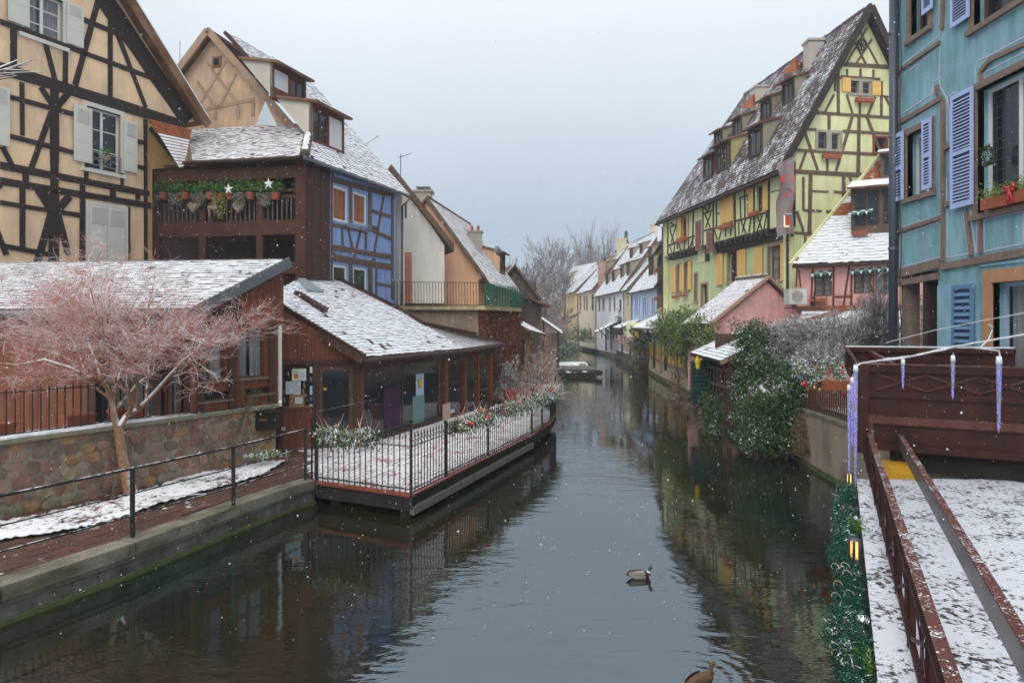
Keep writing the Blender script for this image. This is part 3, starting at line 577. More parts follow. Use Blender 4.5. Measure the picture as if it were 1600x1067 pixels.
# stone wall
sw = thing('stone_wall', 'long low rubble stone wall with pale coping behind the snowy path', 'wall', (-9.1,12.5,PZ))
SP = VP(-9.1,12.5,.54,1); SPl = 6.36; mb = MB(); z1s = 1.84
pbox(mb,SP,-9,SPl,-.2,z1s,-.4,0); mb.build('mortar', M['mortar'], sw)
mb = MB(); pbox(mb,SP,-9,SPl+.05,z1s,z1s+.09,-.45,.06); mb.build('coping', M['coping'], sw)
mb = MB(); k = 46
for i in range(k):                                   # lumpy snow on the coping (left part)
    a = -3+i*6.2/k; b = a+6.2/k; h = .03+.02*noise.noise(V((i*.6,0,0))); pbox(mb,SP,a,b,z1s+.09,z1s+.095+h,-.42+.03*noise.noise(V((i*.9,2,0))),.02+.035*noise.noise(V((i*.8,5,0))))
mb.build('snow_cap', M['snow'], sw)
zz = [PZ-.03,.74,.99,1.21,1.46,1.68,z1s+.01]
for j in range(len(zz)-1):
    u = -2.6-.2*random.random()
    while u < SPl-.12:
        wd_ = random.uniform(.17,.40); e_ = min(u+wd_,SPl); cx = (u+e_)/2; cz = (zz[j]+zz[j+1])/2+random.uniform(-.03,.03); hw = (e_-u)/2*.97; hh_ = (zz[j+1]-zz[j])/2*random.uniform(.88,1.16); ring = []
        for q in range(8):
            a = (q+.5)*math.pi/4+random.uniform(-.30,.30); ca, sa = math.cos(a), math.sin(a); k_ = (abs(ca)**6+abs(sa)**6)**(-1/6)*random.uniform(.84,1.04); ring.append((cx+ca*k_*hw, min(z1s-.005,cz+sa*k_*hh_)))
        pr = random.uniform(.010,.028); b = MB(); v = [SP.at(a,w_,-.02) for a,w_ in ring]+[SP.at(a,w_,pr*.5) for a,w_ in ring]+[SP.at(cx+(a-cx)*.90,cz+(w_-cz)*.90,pr+random.uniform(-.006,.006)) for a,w_ in ring]; f = []
        for q in range(8):
            for l in (0,8): f.append((l+q,l+(q+1)%8,l+8+(q+1)%8,l+8+q))
        f.append(tuple(range(16,24))); b.add(v,f); b.build('stone', M['rubble_'+random.choice('abdegcf' if u < 1.6 else ('abfagbc' if u < 5.4 else 'fdf'))], sw); u = e_+.008
# iron railing along the quay path
pr = thing('path_railing', 'black three rail handrail along the quay edge of the path', 'railing', (-6.14,11.39,PZ))
rl = [(-12.5,-6),(-8.9,4.5),(-7.55,8.3),(-6.14,11.39),(-5.30,13.39),(-4.57,15.58)]; rl = [V((x,y,0)) for x,y in rl]
for p in rl[1:]: b = MB(); b.box(p.x-.028,p.x+.028,p.y-.028,p.y+.028,PZ,PZ+1.11); b.build('post', M['iron'], pr)
for h,wd in ((1.12,.045),(.72,.028),(.36,.028)):
    for i in range(len(rl)-1): b = MB(); b.bar(rl[i]+V((0,0,PZ+h)), rl[i+1]+V((0,0,PZ+h)), wd, wd*.8); b.build('rail', M['iron_snow'], pr)
# fence on the stone wall
fw = thing('iron_fence', 'black iron picket fence standing on the snowy coping of the stone wall', 'fence', SP.at(-2,z1s+.1,-.2))
us = np.arange(-3.2,3.1,.148); b = MB(); p = SP.at(0,0,-.2); b.box(-.009,.009,-.009,.009,z1s+.09,z1s+.96); pm = None
for i,u in enumerate(us):
    q = SP.at(u,0,-.2)
    if pm is None: o = b.build('picket', M['iron'], None); pm = o.data; bpy.data.objects.remove(o)
    o = inst('picket', pm, fw, (q.x-.009,q.y-.009,z1s+.09))
for h in (.14,.90): b = MB(); b.bar(SP.at(-3.2,z1s+h,-.2),SP.at(3.05,z1s+h,-.2),.03,.02); b.build('rail', M['iron'], fw)
for u,L_ in ((-.35,.75),(-1.95,.8),(1.35,.5),(2.3,.65)):
    o0 = SP.at(u,z1s+.1,-.35); b = MB()
    pl = SP
    v = []
    for (zz_,e) in ((0,0),(.22,.03)):
        v += [pl.at(u-e,z1s+.1+zz_,-.30+e), pl.at(u+L_+e,z1s+.1+zz_,-.30+e), pl.at(u+L_+e,z1s+.1+zz_,-.48-e), pl.at(u-e,z1s+.1+zz_,-.48-e)]
    b.hexa(v); pbox(b,pl,u-.05,u+L_+.05,z1s+.30,z1s+.34,-.53,-.25); o = b.build('planter_box', M['terracotta']); tag(o, {-.35:'terracotta trough behind the iron fence, just left of the bare tree trunk',-1.95:'terracotta trough at the far left behind the iron fence',1.35:'small terracotta trough behind the tree fork on the stone wall',2.3:'terracotta trough at the right end of the iron fence'}[u], 'planter', 'terracotta troughs on the stone wall')
# ================================================================ TERRACE OVER THE WATER
dk = thing('wooden_terrace', 'low snowy wooden terrace standing over the canal in front of the restaurant', 'deck', (-2.05,14.3,0))
edge = [(-4.28,15.45),(-2.05,14.3),(-.62,18.44),(.62,22.06),(1.30,24.5),(1.66,26.9)]
dpoly = edge+[(1.3,29.5),(-.3,30.8),(-4.2,20.0),(-5.5,19.0),(-4.9,16.6)]
mb = MB(); mb.poly(dpoly, PZ-.10, PZ-.03); mb.build('deck_base', M['black_wood'], dk)
d1 = V((.345,1,0)).normalized(); n1 = V((d1.y,-d1.x,0)); nb = 0; rest = MB()
for i in range(-30,60):                              # boards laid along the terrace
    c = V((-4.28,15.45,0))+n1*(i*.145); ys = np.arange(-3,20,.1); run = [t for t in ys if inpoly((c+d1*t).x,(c+d1*t).y,dpoly)]
    if len(run) < 3: continue
    a, e = run[0]-.05, run[-1]+.05; b = MB(); hw = n1*.066; q = random.uniform(0,.006)
    v = [c+d1*a-hw, c+d1*a+hw, c+d1*e+hw, c+d1*e-hw]; b.hexa([(*w_.xy,PZ-.03) for w_ in v]+[(*w_.xy,PZ+q) for w_ in v]); b.build('deck_board', M['deck_snow'], dk)
def along(P, o, z0, z1, mb, m=0, th=.12):
    for i in range(len(P)-1):
        a = V((*P[i],0)); b = V((*P[i+1],0)); d = (b-a).normalized(); n = V((d.y,-d.x,0)); 
        v = [a+n*(o-th)-d*.0, a+n*o, b+n*o, b+n*(o-th)]; mb.hexa([(*w_.xy,z0) for w_ in v]+[(*w_.xy,z1) for w_ in v], m)
b = MB(); along(edge,.03,PZ-.06,PZ+.012,b,0,.09); b.build('edge_board', M['deck_wood'], dk)
b = MB(); along(edge,-.02,PZ-.36,PZ-.062,b,0,.14); b.build('edge_beam', M['black_wood'], dk)
b = MB(); along(edge[1:4],.07,PZ-.42,PZ-.27,b,0,.1); b.build('rubbing_beam', M['weather_beam'], dk)
for x,y in [(-2.2,14.6),(-3.9,15.6),(-1.6,16.4),(-.85,18.5),(-.2,20.3),(.4,22.1),(.9,24),(1.35,26.6)]: b = MB(); b.box(x-.1,x+.1,y-.1,y+.1,-1,PZ-.3); b.build('pile', M['black_wood'], dk)
# iron railing of the terrace
rr = thing('terrace_railing', 'black iron railing with pointed pickets around the wooden terrace', 'railing', (-2.05,14.3,PZ))
rb = MB(); rb.box(-.010,.010,-.010,.010,0,1.12); rb.add([(-.022,-.022,1.12),(.022,-.022,1.12),(.022,.022,1.12),(-.022,.022,1.12),(0,0,1.24)],[(0,1,4),(1,2,4),(2,3,4),(3,0,4)]); o = rb.build('picket', M['iron']); pm = o.data; bpy.data.objects.remove(o)
for i in range(len(edge)-1):
    a = V((*edge[i],0)); b = V((*edge[i+1],0)); L_ = (b-a).length; n = max(2,int(round(L_/.148)))
    for k in range(1 if i else 1,n+1):
        if k == n and i < 4: pass
        p = a.lerp(b,k/n); inst('picket', pm, rr, (p.x,p.y,PZ+.02))
    for z in (.10,.97): c = MB(); c.bar(a+V((0,0,PZ+z)), b+V((0,0,PZ+z)), .035,.03 if z<.5 else .02); c.build('rail', M['iron_snow'], rr)
    # scroll ornaments between the pickets
    c = MB()
    if i in (1,2,3):
        for k in range(n):
            p = a.lerp(b,(k+.5)/n); d = (b-a).normalized()
            pts = [p+d*(.045*math.cos(t))+V((0,0,PZ+1.045+.045*math.sin(t))) for t in np.linspace(-.5,4.2,7)]
            c.tube(pts,.009,4)
        stuff(c.build('scrollwork', M['iron'], rr))
for (x,y),h in zip([edge[0],edge[1],edge[3],edge[5],(-1.5,15.9),(-.62,18.44),(1.0,23.4)],[1.2,1.45,1.35,1.35,1.2,1.25,1.25]):
    c = MB(); c.box(x-.028,x+.028,y-.028,y+.028,PZ-.3,PZ+h); c.ball((x,y,PZ+h+.04),.05,8); c.build('post', M['iron'], rr)
# gate posts between path and terrace
gt = thing('iron_gate', 'narrow black iron gate beside the restaurant door, between path and terrace', 'gate', (-4.45,15.7,PZ))
g0 = V((-4.50,15.62,PZ)); g1 = V((-4.35,16.3,PZ)); 
for p,h in ((g0+V((.06,0,0)),1.35),(g0+V((.13,.03,0)),2.2),(V((-4.9,17.6,PZ)),1.3)): c = MB(); c.tube([p,p+V((0,0,h))],.022,6); c.build('post', M['iron'], gt)
c = MB(); c.bar(V((-4.40,15.62,PZ+.95)),V((-4.28,15.45,PZ+.95)),.03,.03); c.bar(V((-4.9,17.6,PZ+1.0)),V((-4.2,15.8,PZ+.95)),.02,.02); c.bar(V((-4.9,17.6,PZ+1.25)),V((-3.6,18.7,PZ+1.45)),.02,.02); c.build('rail', M['iron_snow'], gt)
# ================================================================ CREAM HALF-TIMBERED HOUSE (far left)
H = thing('cream_house', 'tall cream half-timbered gable house with dark beams at the far left', 'house', (-13.3,22.9,PZ))
P = VP(-13.28,22.94,.4545,1)
W1 = P.rect(cA,360,502,440,700); W0 = P.rect(cA,100,262,-60,140); WL_ = P.rect(cA,-90,-20,330,600)
outer = [P.uv((-110,430)),P.uv((-110,-30)),P.uv((60,-201)),P.uv((304,190)),P.uv((232,188)),P.uv((232,430))]
outer[0] = (outer[0][0], .3); outer[5] = (outer[5][0], .3)
wall(H,P,outer,[W1,W0],M['cream_plaster'],th=.3)
tm = [(0,285,760,520,44),(0,92,640,330,20),(340,80,530,160,20),(420,-20,782,508,78),(55,110,55,275,24),(272,205,270,345,20),(458,50,458,405,20),(90,345,92,565,17),
(405,15,312,355,22),(185,172,228,335,19),(490,150,606,450,19),(226,372,225,790,34),(168,365,218,440,24),(282,392,235,448,24),(212,470,128,705,22),(40,405,305,477,19),(36,567,303,636,20),
(8,612,48,688,20),(562,588,602,597,16),(562,692,602,702,16),(605,498,606,1100,17),(358,680,358,752,18),(0,690,620,808,27),(0,755,628,858,26),(105,725,105,758,22),(342,772,340,1100,22),(468,795,468,822,24),(573,812,573,832,20),(507,722,507,782,12),
(92,782,92,1030,20),(226,792,222,1100,40),(162,788,222,880,40),(288,818,236,880,28),(212,890,152,1100,28),(238,885,282,1060,26),(0,845,335,898,19),(-40,900,25,1062,24),(0,1022,215,1062,20),(533,862,533,1100,15),(0,770,-30,800,20)]
timbers(H,P,cA,tm,M['dark_timber'])
for r,cu in ((W1,None),(W0,M['white_curtain'])):
    window(H,P,r,M['white_frame'],M['glass'],2,3,.07,.12,cu)
    surround(H,P,r,M['cream_shutter'],.14,.03)
for c in ((303,378,435,668),(512,566,500,712)): shutter(H,P,P.rect(cA,*c),M['cream_shutter'],panels=3)
for c in ((28,116,-130,85),(274,342,8,180),(-70,34,342,592)): shutter(H,P,P.rect(cA,*c),M['cream_shutter'],panels=3)
r = P.rect(cA,366,518,850,1110); wdt = (r[1]-r[0])
for k in range(2): shutter(H,P,(r[0]+wdt*.5*k+.01,r[0]+wdt*.5*(k+1)-.01,r[2],r[3]),M['cream_shutter'],panels=3,off=.03)
mb = MB(); pbox(mb,P,r[0]-.09,r[0],r[2],r[3]+.1,-.02,.07); pbox(mb,P,r[1],r[1]+.09,r[2],r[3]+.1,-.02,.07); pbox(mb,P,r[0],r[1],r[3],r[3]+.1,-.02,.069); mb.build('door_frame', M['cream_shutter'], H)
# little railing with a heart and plant at the middle window
u0,u1,z0,z1 = W1; mb = MB()
for z in (z0+.15,z0+.55): mb.bar(P.at(u0,z,.04),P.at(u1,z,.04),.02,.02)
for i in range(7):
    t = u0+(u1-u0)*i/6; mb.bar(P.at(t,z0+.15,.04),P.at(t,z0+.55,.04),.014,.014)
for a,b in ((0,3),(3,6)): mb.bar(P.at(u0+(u1-u0)*a/6,z0+.15,.045),P.at(u0+(u1-u0)*b/6,z0+.55,.045),.014,.014); mb.bar(P.at(u0+(u1-u0)*a/6,z0+.55,.05),P.at(u0+(u1-u0)*b/6,z0+.15,.05),.014,.014)
mb.build('window_guard', M['zinc_pale'], H)
def heart(pl, u, z, s, off, name='wicker_heart'):
    n = 22; ring = []
    for i in range(n):
        t = 2*math.pi*i/n; ring.append((u+s*.55*math.sin(t)**3*1.0, z+s*(.45*math.cos(t)-.17*math.cos(2*t)-.07*math.cos(3*t)-.03*math.cos(4*t))))
    b = MB(); v = [pl.at(a,c,off) for a,c in ring]+[pl.at(u+(a-u)*.7,z+(c-z)*.7,off+s*.13) for a,c in ring]+[pl.at(a,c,off-.02) for a,c in ring]
    b.add(v,[(i,(i+1)%n,n+(i+1)%n,n+i) for i in range(n)]+[tuple(range(n,2*n)),tuple(range(2*n,3*n))]+[(2*n+i,2*n+(i+1)%n,(i+1)%n,i) for i in range(n)])
    return b.build(name, M['wicker'])
o = heart(P,(u0+u1)/2,z0+.42,.30,.10); tag(o,'wicker heart hung on the guard rail of the cream house window','decoration')
c = np.array([tuple(P.at((u0+u1)/2+random.gauss(0,.09),z0+.66+random.gauss(0,.05),.10+random.gauss(0,.03))) for _ in range(120)]); o = stuff(leafmesh('window_plant',c,.06,[M['leaf_bright']])); tag(o,'small green plant above the wicker heart in the cream house window','plant')
# roof of the cream house
A = P.uv((60,-201)); B = P.uv((311,197)); mb = MB()
v = [P.at(*A,.5),P.at(*B,.5),P.at(*B,-9),P.at(*A,-9)]; up = V((0,0,.2)); mb.hexa([v[0],v[1],v[2],v[3]]+[q+up for q in v]); mb.build('roof', [M['barge_wood']], H)
mb = MB(); mb.hexa([q+V((0,0,.21)) for q in v]+[q+V((0,0,.29)) for q in v]); mb.build('roof_snow', M['snow'], H)
a_ = P.at(*A,.5); b_ = P.at(*B,.5); sl = (b_-a_).normalized(); mb = MB(); mb.bar(a_-V((0,0,.05)),b_-V((0,0,.05)),.05,.34); mb.build('barge_board', M['barge_wood'], H)
A2 = (A[0]-(B[0]-A[0]),B[1]); v = [P.at(*A,.5),P.at(*A2,.5),P.at(*A2,-9),P.at(*A,-9)]; mb = MB(); mb.hexa([v[3],v[2],v[1],v[0]]+[q+up for q in (v[3],v[2],v[1],v[0])]); mb.build('roof', M['barge_wood'], H)
# tan side wall piece beside it
mb = MB(); pts = [(232,190),(238,196),(283,262),(238,264),(238,425),(232,425)]; uvp = [P.uv(q) for q in pts]
wall(H,P.off(-.04),[P.off(-.04).uv(q) for q in pts],[],M['tan_plaster'],name='side_wall')
mb = MB(); q = [P.off(-.02).uv((234,200)),P.off(-.02).uv((283,262))]; timber(mb,P.off(-.02),q[0],q[1],.12,-.02,.06); mb.build('timber', M['dark_timber'], H)
a1 = ray(233,186,24.0); a2 = ray(300,203,25.6); a3 = ray(287,262,24.4); a4 = ray(280,263,24.2); mb = MB()
n = 14
for i in range(n):
    t, s = i/n, (i+1)/n; p0, p1 = a1.lerp(a4,t), a2.lerp(a3,t); q0, q1 = a1.lerp(a4,s), a2.lerp(a3,s); h = V((0,0,.035))
    mb.add([p0,p1,q1+h,q0+h,q0,q1],[(0,3,2,1)] ,0 if i > 3 else 1); mb.add([q0+h,q1+h,q1,q0],[(0,3,2,1)],1)
stuff(mb.build('valley_tiles', [M['roof_snow'],M['tile_orange']], H))
an = MB(); p = ray(281,135,26.5); an.tube([p+V((0,0,-.6)),p+V((0,0,1.7))],.012,4)
for z,l in ((-.1,.35),(.02,.28)): an.tube([p+V((-l,0,z)),p+V((l,.05,z-.12))],.009,4); an.tube([p+V((-.05,-l,z)),p+V((.05,l,z))],.009,4)
tag(an.build('aerial', M['zinc']),'thin tall aerial rising between the two left gables','aerial')
# ================================================================ LOGGIA HOUSE (brown gallery, blue side, big tiled roof)
B_ = thing('loggia_house', 'brown timber gallery house with blue half-timbered canal side and steep snowy roof', 'house', (-7.16,23.9,PZ))
C = V((-7.16,23.9,0)); PF = VP(C.x,C.y,-1,.195); PS = VP(C.x,C.y,.34,1)          # front (gallery) and side (blue)
d = PS.d.copy(); zE = 4+255*23.9/F
# blue side
c_ = cU
u515 = PS.uv((516,300))[0]; u620 = PS.uv((618,300))[0]
Wb = [PS.rect(cU,88,192,215,460),PS.rect(cU,230,324,260,480),PS.rect(cU,90,188,768,940),PS.rect(cU,232,325,785,975)]
eL = PS.uv(cU(75,150))[1]; eR = PS.uv(cU(510,275))[1]
wall(B_,PS,[(u515,.3),(u620,.3),(u620,eR+.25),(u515,eR+.25)],Wb,M['blue_plaster'],reveal=.12)
for i,r in enumerate(Wb): window(B_,PS,r,M['white_frame'],M['glass'],1,1,.09,.03,M['orange_curtain'] if i < 2 else None)
tm = [(75,180,500,290,26),(80,200,80,900,14),(210,200,212,480,26),(345,260,345,500,30),(500,280,500,1010,22),(362,400,495,440,16),(440,290,375,680,14),(330,520,490,590,18),(360,510,400,520,14),
(75,490,330,545,20),(150,500,155,640,14),(185,495,225,660,14),(285,520,250,655,14),(315,540,315,665,12),(75,650,505,720,26),(75,720,505,790,34),(95,690,100,730,14),(235,700,238,730,22),(370,725,372,760,22),(210,770,212,950,26),(345,790,347,980,36),(388,795,388,1010,12),(385,900,490,920,12),(80,130,110,200,20)]
timbers(B_,PS,cU,[(*q[:4],q[4]*1.25) for q in tm],M['brown_timber'])
mb = MB(); q0 = PS.uv(cU(90,148)); q1 = PS.uv(cU(495,268)); timber(mb,PS,q0,q1,.10,-.02,.07); mb.build('blue_fascia', M['blue_plaster'], B_)
mb = MB(); q0 = PS.uv(cU(170,462)); q1 = PS.uv(cU(335,505))
for dz in (0,-.12,-.24): mb.bar(PS.at(q0[0],q0[1]+dz,.12),PS.at(q1[0],q1[1]+dz,.12),.025,.025)
mb.bar(PS.at(q0[0],q0[1]-.24,.12),PS.at(q0[0],q0[1],.12),.02,.02); mb.bar(PS.at(q1[0],q1[1]-.24,.12),PS.at(q1[0],q1[1],.12),.02,.02); mb.build('window_guard', M['zinc_pale'], B_)
# dark planked corner between gallery and blue wall
mb = MB(); n = 12
for i in range(n):
    a = u515*i/n; mb = MB(); pbox(mb,PS,a+.006,a+u515/n-.006,.3,zE+.2,-.12,random.uniform(-.006,.012)); mb.build('plank', M['dark_plank'], B_)
mb = MB(); pbox(mb,PS,0,u515,.3,zE+.2,-.3,-.13); mb.build('corner_wall', M['dark_room'], B_)
# gallery: px helpers on PF
def f(x,y): return PF.uv(cB(x,y))
uR = 0; uL = PF.uv((237,300))[0]
mb = MB(); pbox(mb,PF,0,uL+2.5,.3,zE,-2.6,-2.5); mb.build('back_wall', M['dark_plank'], B_)
zf1 = f(360,885)[1]; zf1t = f(360,842)[1]; zf0 = PF.uv((350,413))[1]
mb = MB(); pbox(mb,PF,0,uL,zf1,zf1+.1,-2.5,-.1); mb.build('gallery_floor', M['loggia_wood'], B_)
mb = MB(); pbox(mb,PF,0,uL+2,zE-.02,zE+.06,-2.6,-.1); mb.build('gallery_ceiling', M['loggia_wood'], B_)
for zz0,zz1,o in ((zf1-.1,zf1t,.04),(f(360,655)[1]-.28,f(360,640)[1],.05),(zf0-.35,zf0+.05,.04),(zf0-1.6,zf0-1.4,.03)):
    mb = MB(); pbox(mb,PF,-.05,uL,zz0,zz1,-.15,o); mb.build('beam', M['loggia_wood'], B_)
for px,wd in ((655,.36),(500,.24),(283,.24),(104,.34)):
    u = PF.uv(cB(px,700))[0]; mb = MB(); pbox(mb,PF,u-wd/2,u+wd/2,.3,zE,-.13,.03); mb.build('post', M['loggia_wood'], B_)
zr = f(600,725)[1]
for zz0,zz1 in ((zr-.24,zr-.12),(zr-.02,zr+.08)): mb = MB(); pbox(mb,PF,.1,uL-.1,zz0,zz1,-.08,.0); mb.build('rail', M['loggia_wood'], B_)
b = MB(); pbox(b,PF,0,.05,zf1t,zr-.2,-.07,-.02); o = b.build('baluster', M['grey_plank']); bm_ = o.data; c0 = V(o.location); bpy.data.objects.remove(o)
n = 30
for i in range(n):
    u = .35+(uL-.7)*i/(n-1); q = c0+PF.d*u; inst('baluster', bm_, B_, q)
b = MB()
for i in range(16): u = uL-.35-i*.085; pbox(b,PF,u,u+.035,zr+.15,zE-.25,-.5,-.46)
stuff(b.build('lattice_screen', M['loggia_wood'], B_))
# ivy pots along the rail
names = [('leftmost','hanging ivy pot at the left end of the gallery rail'),('','bushy green hanging pot, second from the left on the gallery rail'),('','grey trailing pot beside the left gallery post'),('','pot with the long yellow-green trailer beside the wicker reindeer'),('','grey-green trailing pot left of the right gallery post'),('','pot under the white star, at the right end of the gallery rail')]
for i,x in enumerate((100,330,585,790,1000,1260)):
    u,z = PF.uv(cBal(x,330)); t = thing('flower_pot', names[i][1], 'potted plant', PF.at(u,z,.12), 'pots along the gallery rail')
    b = MB(); b.tube([PF.at(u-.22,z-.08,.10),PF.at(u-.22,z+.16,.10)],[.11,.15],10); b.build('pot', M['terracotta'], t)
    b = MB(); b.tube([PF.at(u+.1,z-.1,.10),PF.at(u+.1,z+.10,.10)],[.10,.13],10); b.build('pot', M['terracotta'], t)
    n = 420; cc = np.array([tuple(PF.at(u+random.gauss(0,.30),z+.22+abs(random.gauss(0,.18)),.10+random.gauss(0,.10))) for _ in range(n)]); leafmesh('foliage', cc, .10, [M['leaf_bright'],M['leaf_mid']], t)
    lng = .95 if i == 3 else .5; cc = []
    for k in range(520):
        s = random.random()**1.3; cc.append(tuple(PF.at(u+(.15 if i!=3 else .12)+random.gauss(0,.20*(1-s*.6)),z+.15-lng*s*random.uniform(.7,1),.16+random.gauss(0,.05))))
    leafmesh('trailing_ivy', np.array(cc), .08, [M['ivy_trail'] if i in (3,) else M['grey_foliage'],M['grey_foliage'] if i != 3 else M['ivy_trail']], t)
def star(pl, u, z, s, off, lab):
    ring = []
    for i in range(10): t = math.pi*i/5; r = s if i%2==0 else s*.42; ring.append((u+r*math.sin(t), z+r*math.cos(t)))
    b = MB(); v = [pl.at(a,c,off) for a,c in ring]+[pl.at(u,z,off+s*.2),pl.at(u,z,off-.01)]
    b.add(v,[(i,(i+1)%10,10) for i in range(10)]+[((i+1)%10,i,11) for i in range(10)]); tag(b.build('star', M['white_star']),lab,'decoration','white stars on the gallery')
star(PF,*PF.uv(cBal(865,255)),.19,.30,'white star in the middle of the gallery rail, right of the reindeer'); star(PF,*PF.uv(cBal(1278,200)),.19,.30,'white star at the right end of the gallery rail')
for x,l in ((468,'wicker heart hanging on the gallery near the left post'),(935,'wicker heart hanging on the gallery near the right post')):
    u,z = PF.uv(cBal(x,430)); o = heart(PF,u,z,.42,.12); tag(o,l,'decoration','wicker hearts on the gallery')
u,z = PF.uv(cBal(690,470)); b = MB(); L_ = PF.at
su = -1
def rp_(x,y): q = PF.uv(cBal(x,y)); return PF.at(q[0],q[1],.14)
b.tube([rp_(625,430),rp_(650,440),rp_(720,445),rp_(735,430)],[.05,.10,.10,.06],8)
for x0,x1,y1 in ((635,655,565),(645,640,560),(690,685,570),(725,722,575)): b.tube([rp_(x0,455),rp_(x0+4,500),rp_(x1,y1)],[.045,.028,.022],6)
b.tube([rp_(705,440),rp_(695,390),rp_(690,355)],[.07,.05,.045],8); b.ball(rp_(686,345),.07,8); b.tube([rp_(690,345),rp_(672,352)],[.05,.025],6)
for s in (-1,1): b.tube([rp_(690,335),rp_(690+s*15,300),rp_(690+s*12,262)],[.014,.012,.008],5); b.tube([rp_(690+s*15,300),rp_(690+s*27,285)],[.011,.007],5)
tag(b.build('wicker_reindeer', M['wicker'], None, True),'wicker reindeer standing on the lower edge of the gallery','decoration')
# skirt roof over the gallery
zE0 = zE
tS = 1.12
def cross2(p,d,q,e): s_ = ((q.x-p.x)*e.y-(q.y-p.y)*e.x)/(d.x*e.y-d.y*e.x); return p+d*s_
ec = cross2(PF.at(0,0,.35),PF.d,PS.at(0,0,.35),PS.d); ec.z = zE0+.05; t1 = .64; i1 = -PF.n; i2 = -PS.n
A_ = Matrix(((i1.x*t1-i2.x*tS, i1.y*t1-i2.y*tS),(i1.x,i1.y))); hd = A_.inverted()@V((0,1)); hd = V((hd.x,hd.y,t1))
R1 = RP(ec, PF.d, (-PF.n.x,-PF.n.y), t1)
PG = VP(C.x+d.x*2.9,C.y+d.y*2.9,-1,.195); sH = (PG.p-ec).dot(i1)/1.0; Hp = ec+hd*sH; h_uw = ((Hp-R1.o).dot(PF.d), (Hp-R1.o).dot(i1))
pt = [R1.uw(*q) for q in ((488,192),(430,190),(300,199),(292,204),(285,262))]
poly = [(0,0),(pt[4][0],0),(pt[3][0],h_uw[1]),h_uw]
roof(B_,R1,poly,[M['roof_snow'],M['roof_tile']],tile=(.17,.14),lift=.022)
gutter(B_,PF.at(-.15,zE0-.02,.42),PF.at(pt[4][0],zE0-.02,.42),.06,M['eave_wood'],'eave_trim')
# main roof: right slope over the blue wall
R2 = RP(ec, PS.d, (-PS.n.x,-PS.n.y), tS)
ap = PG.uv((333,58)); apw = PG.at(*ap)
g_uw = lambda p: ((p-R2.o).dot(R2.a), (p-R2.o).dot(R2.n))
hip = R2.uw(488,192); ua,wa = g_uw(apw); wa = min(wa, (apw.z-R2.o.z)/R2.t) if True else wa
uend = PS.uv((628,290))[0]+.35; zap = R2.o.z+R2.t*wa
poly = [(0,0),(uend,0),(uend,wa),(ua-.25,wa),(R2.uw(455,190)[0],R2.uw(455,190)[1]),hip]
hip = ((Hp-ec).dot(PS.d),(Hp-ec).dot(i2)); poly = [(0.0,0.0),(uend,0.0),(uend-.4,wa),(ua-.35,wa),(hip[0],hip[1])]
roof(B_,R2,poly,[M['roof_snow'],M['roof_tile']],tile=(.17,.14),lift=.022)
gutter(B_,R2.at(0,-.02,-.05),R2.at(uend,-.02,-.05),.075)
pipe(B_,[PS.at(.05,zE0+.1,.42),PS.at(.1,zE0-.25,.12),PS.at(.1,2.5,.12)],.06,M['loggia_wood'])
pipe(B_,[PS.at(uend-.2,zE0,.42),PS.at(uend-.5,zE0-.45,.1),PS.at(uend-.55,2.0,.1)],.055)
# hip ridge tiles
h0 = R2.at(0,0,.0); h1 = R2.at(hip[0],hip[1],0); n = 8
for i in range(n):
    a = h0.lerp(h1,i/n)+V((0,0,.03)); b2 = h0.lerp(h1,(i+1.25)/n)+V((0,0,.10)); b = MB(); b.tube([a,b2],[.17,.12],8,0); b.build('ridge_tile', M['hip_tile'] if 'hip_tile' in M else mat('hip_tile',(.10,.085,.055),var=.4,snow=.62,snz=.5,snscale=6), B_, True)
# gable wall facing the camera
gw = 5.3; zg0 = zE0+.2
bl = PG.uv((262,200)); br = PG.uv((448,190)); 
PGo = PG
ur, ul = R2.uw(455,190), None
tanp = (ap[1]-br[1])/abs(br[0]-ap[0]+1e-6)
left = (ap[0]+(ap[1]-zg0)/tanp, zg0); right_ = (ap[0]-(ap[1]-zg0)/tanp, zg0)
wall(B_,PG,[left,right_,ap],[],M['gable_plaster'],th=.2)
c = lambda x,y: cB(x,y)
timbers(B_,PG,cB,[(250,425,480,378,13),(330,455,330,420,12),(418,450,416,400,12),(475,390,475,440,14),(372,232,292,400,9),(265,305,400,395,0.1),(255,395,340,290,9),(342,295,405,245,.1),(300,240,410,390,9),(262,320,330,405,9),(408,285,345,405,9),(345,240,262,400,.1),(380,240,305,255,.1)][:4]+[(300,238,412,392,9),(264,312,332,408,9),(372,232,262,415,9),(410,280,348,408,9)],M['bleached_wood'],.02)
mb = MB(); q = PG.uv(cB(337,236)); pbox(mb,PG,q[0]-.2,q[0]+.2,q[1]-.22,q[1]+.22,-.05,.04); pbox(mb,PG,q[0]-.11,q[0]+.11,q[1]-.13,q[1]+.13,.04,.05,1); mb.build('gable_vent', [M['barge_wood'],M['dark_room']], B_)
for sgn,e in ((-1,right_),(1,left)):
    a = PG.at(ap[0],ap[1]+.12,.35); b2 = PG.at(e[0]+sgn*.0,e[1]+.12,.35); mb = MB(); mb.bar(a,b2,.08,.26); mb.build('barge_board', M['bleached_wood'], B_)
    v = [PG.at(ap[0],ap[1]+.05,.33),PG.at(e[0],e[1]+.05,.33),PG.at(e[0],e[1]+.05,-.05),PG.at(ap[0],ap[1]+.05,-.05)]; mb = MB(); mb.hexa(v+[w_+V((0,0,.1)) for w_ in v]); mb.build('soffit', M['barge_wood'], B_)
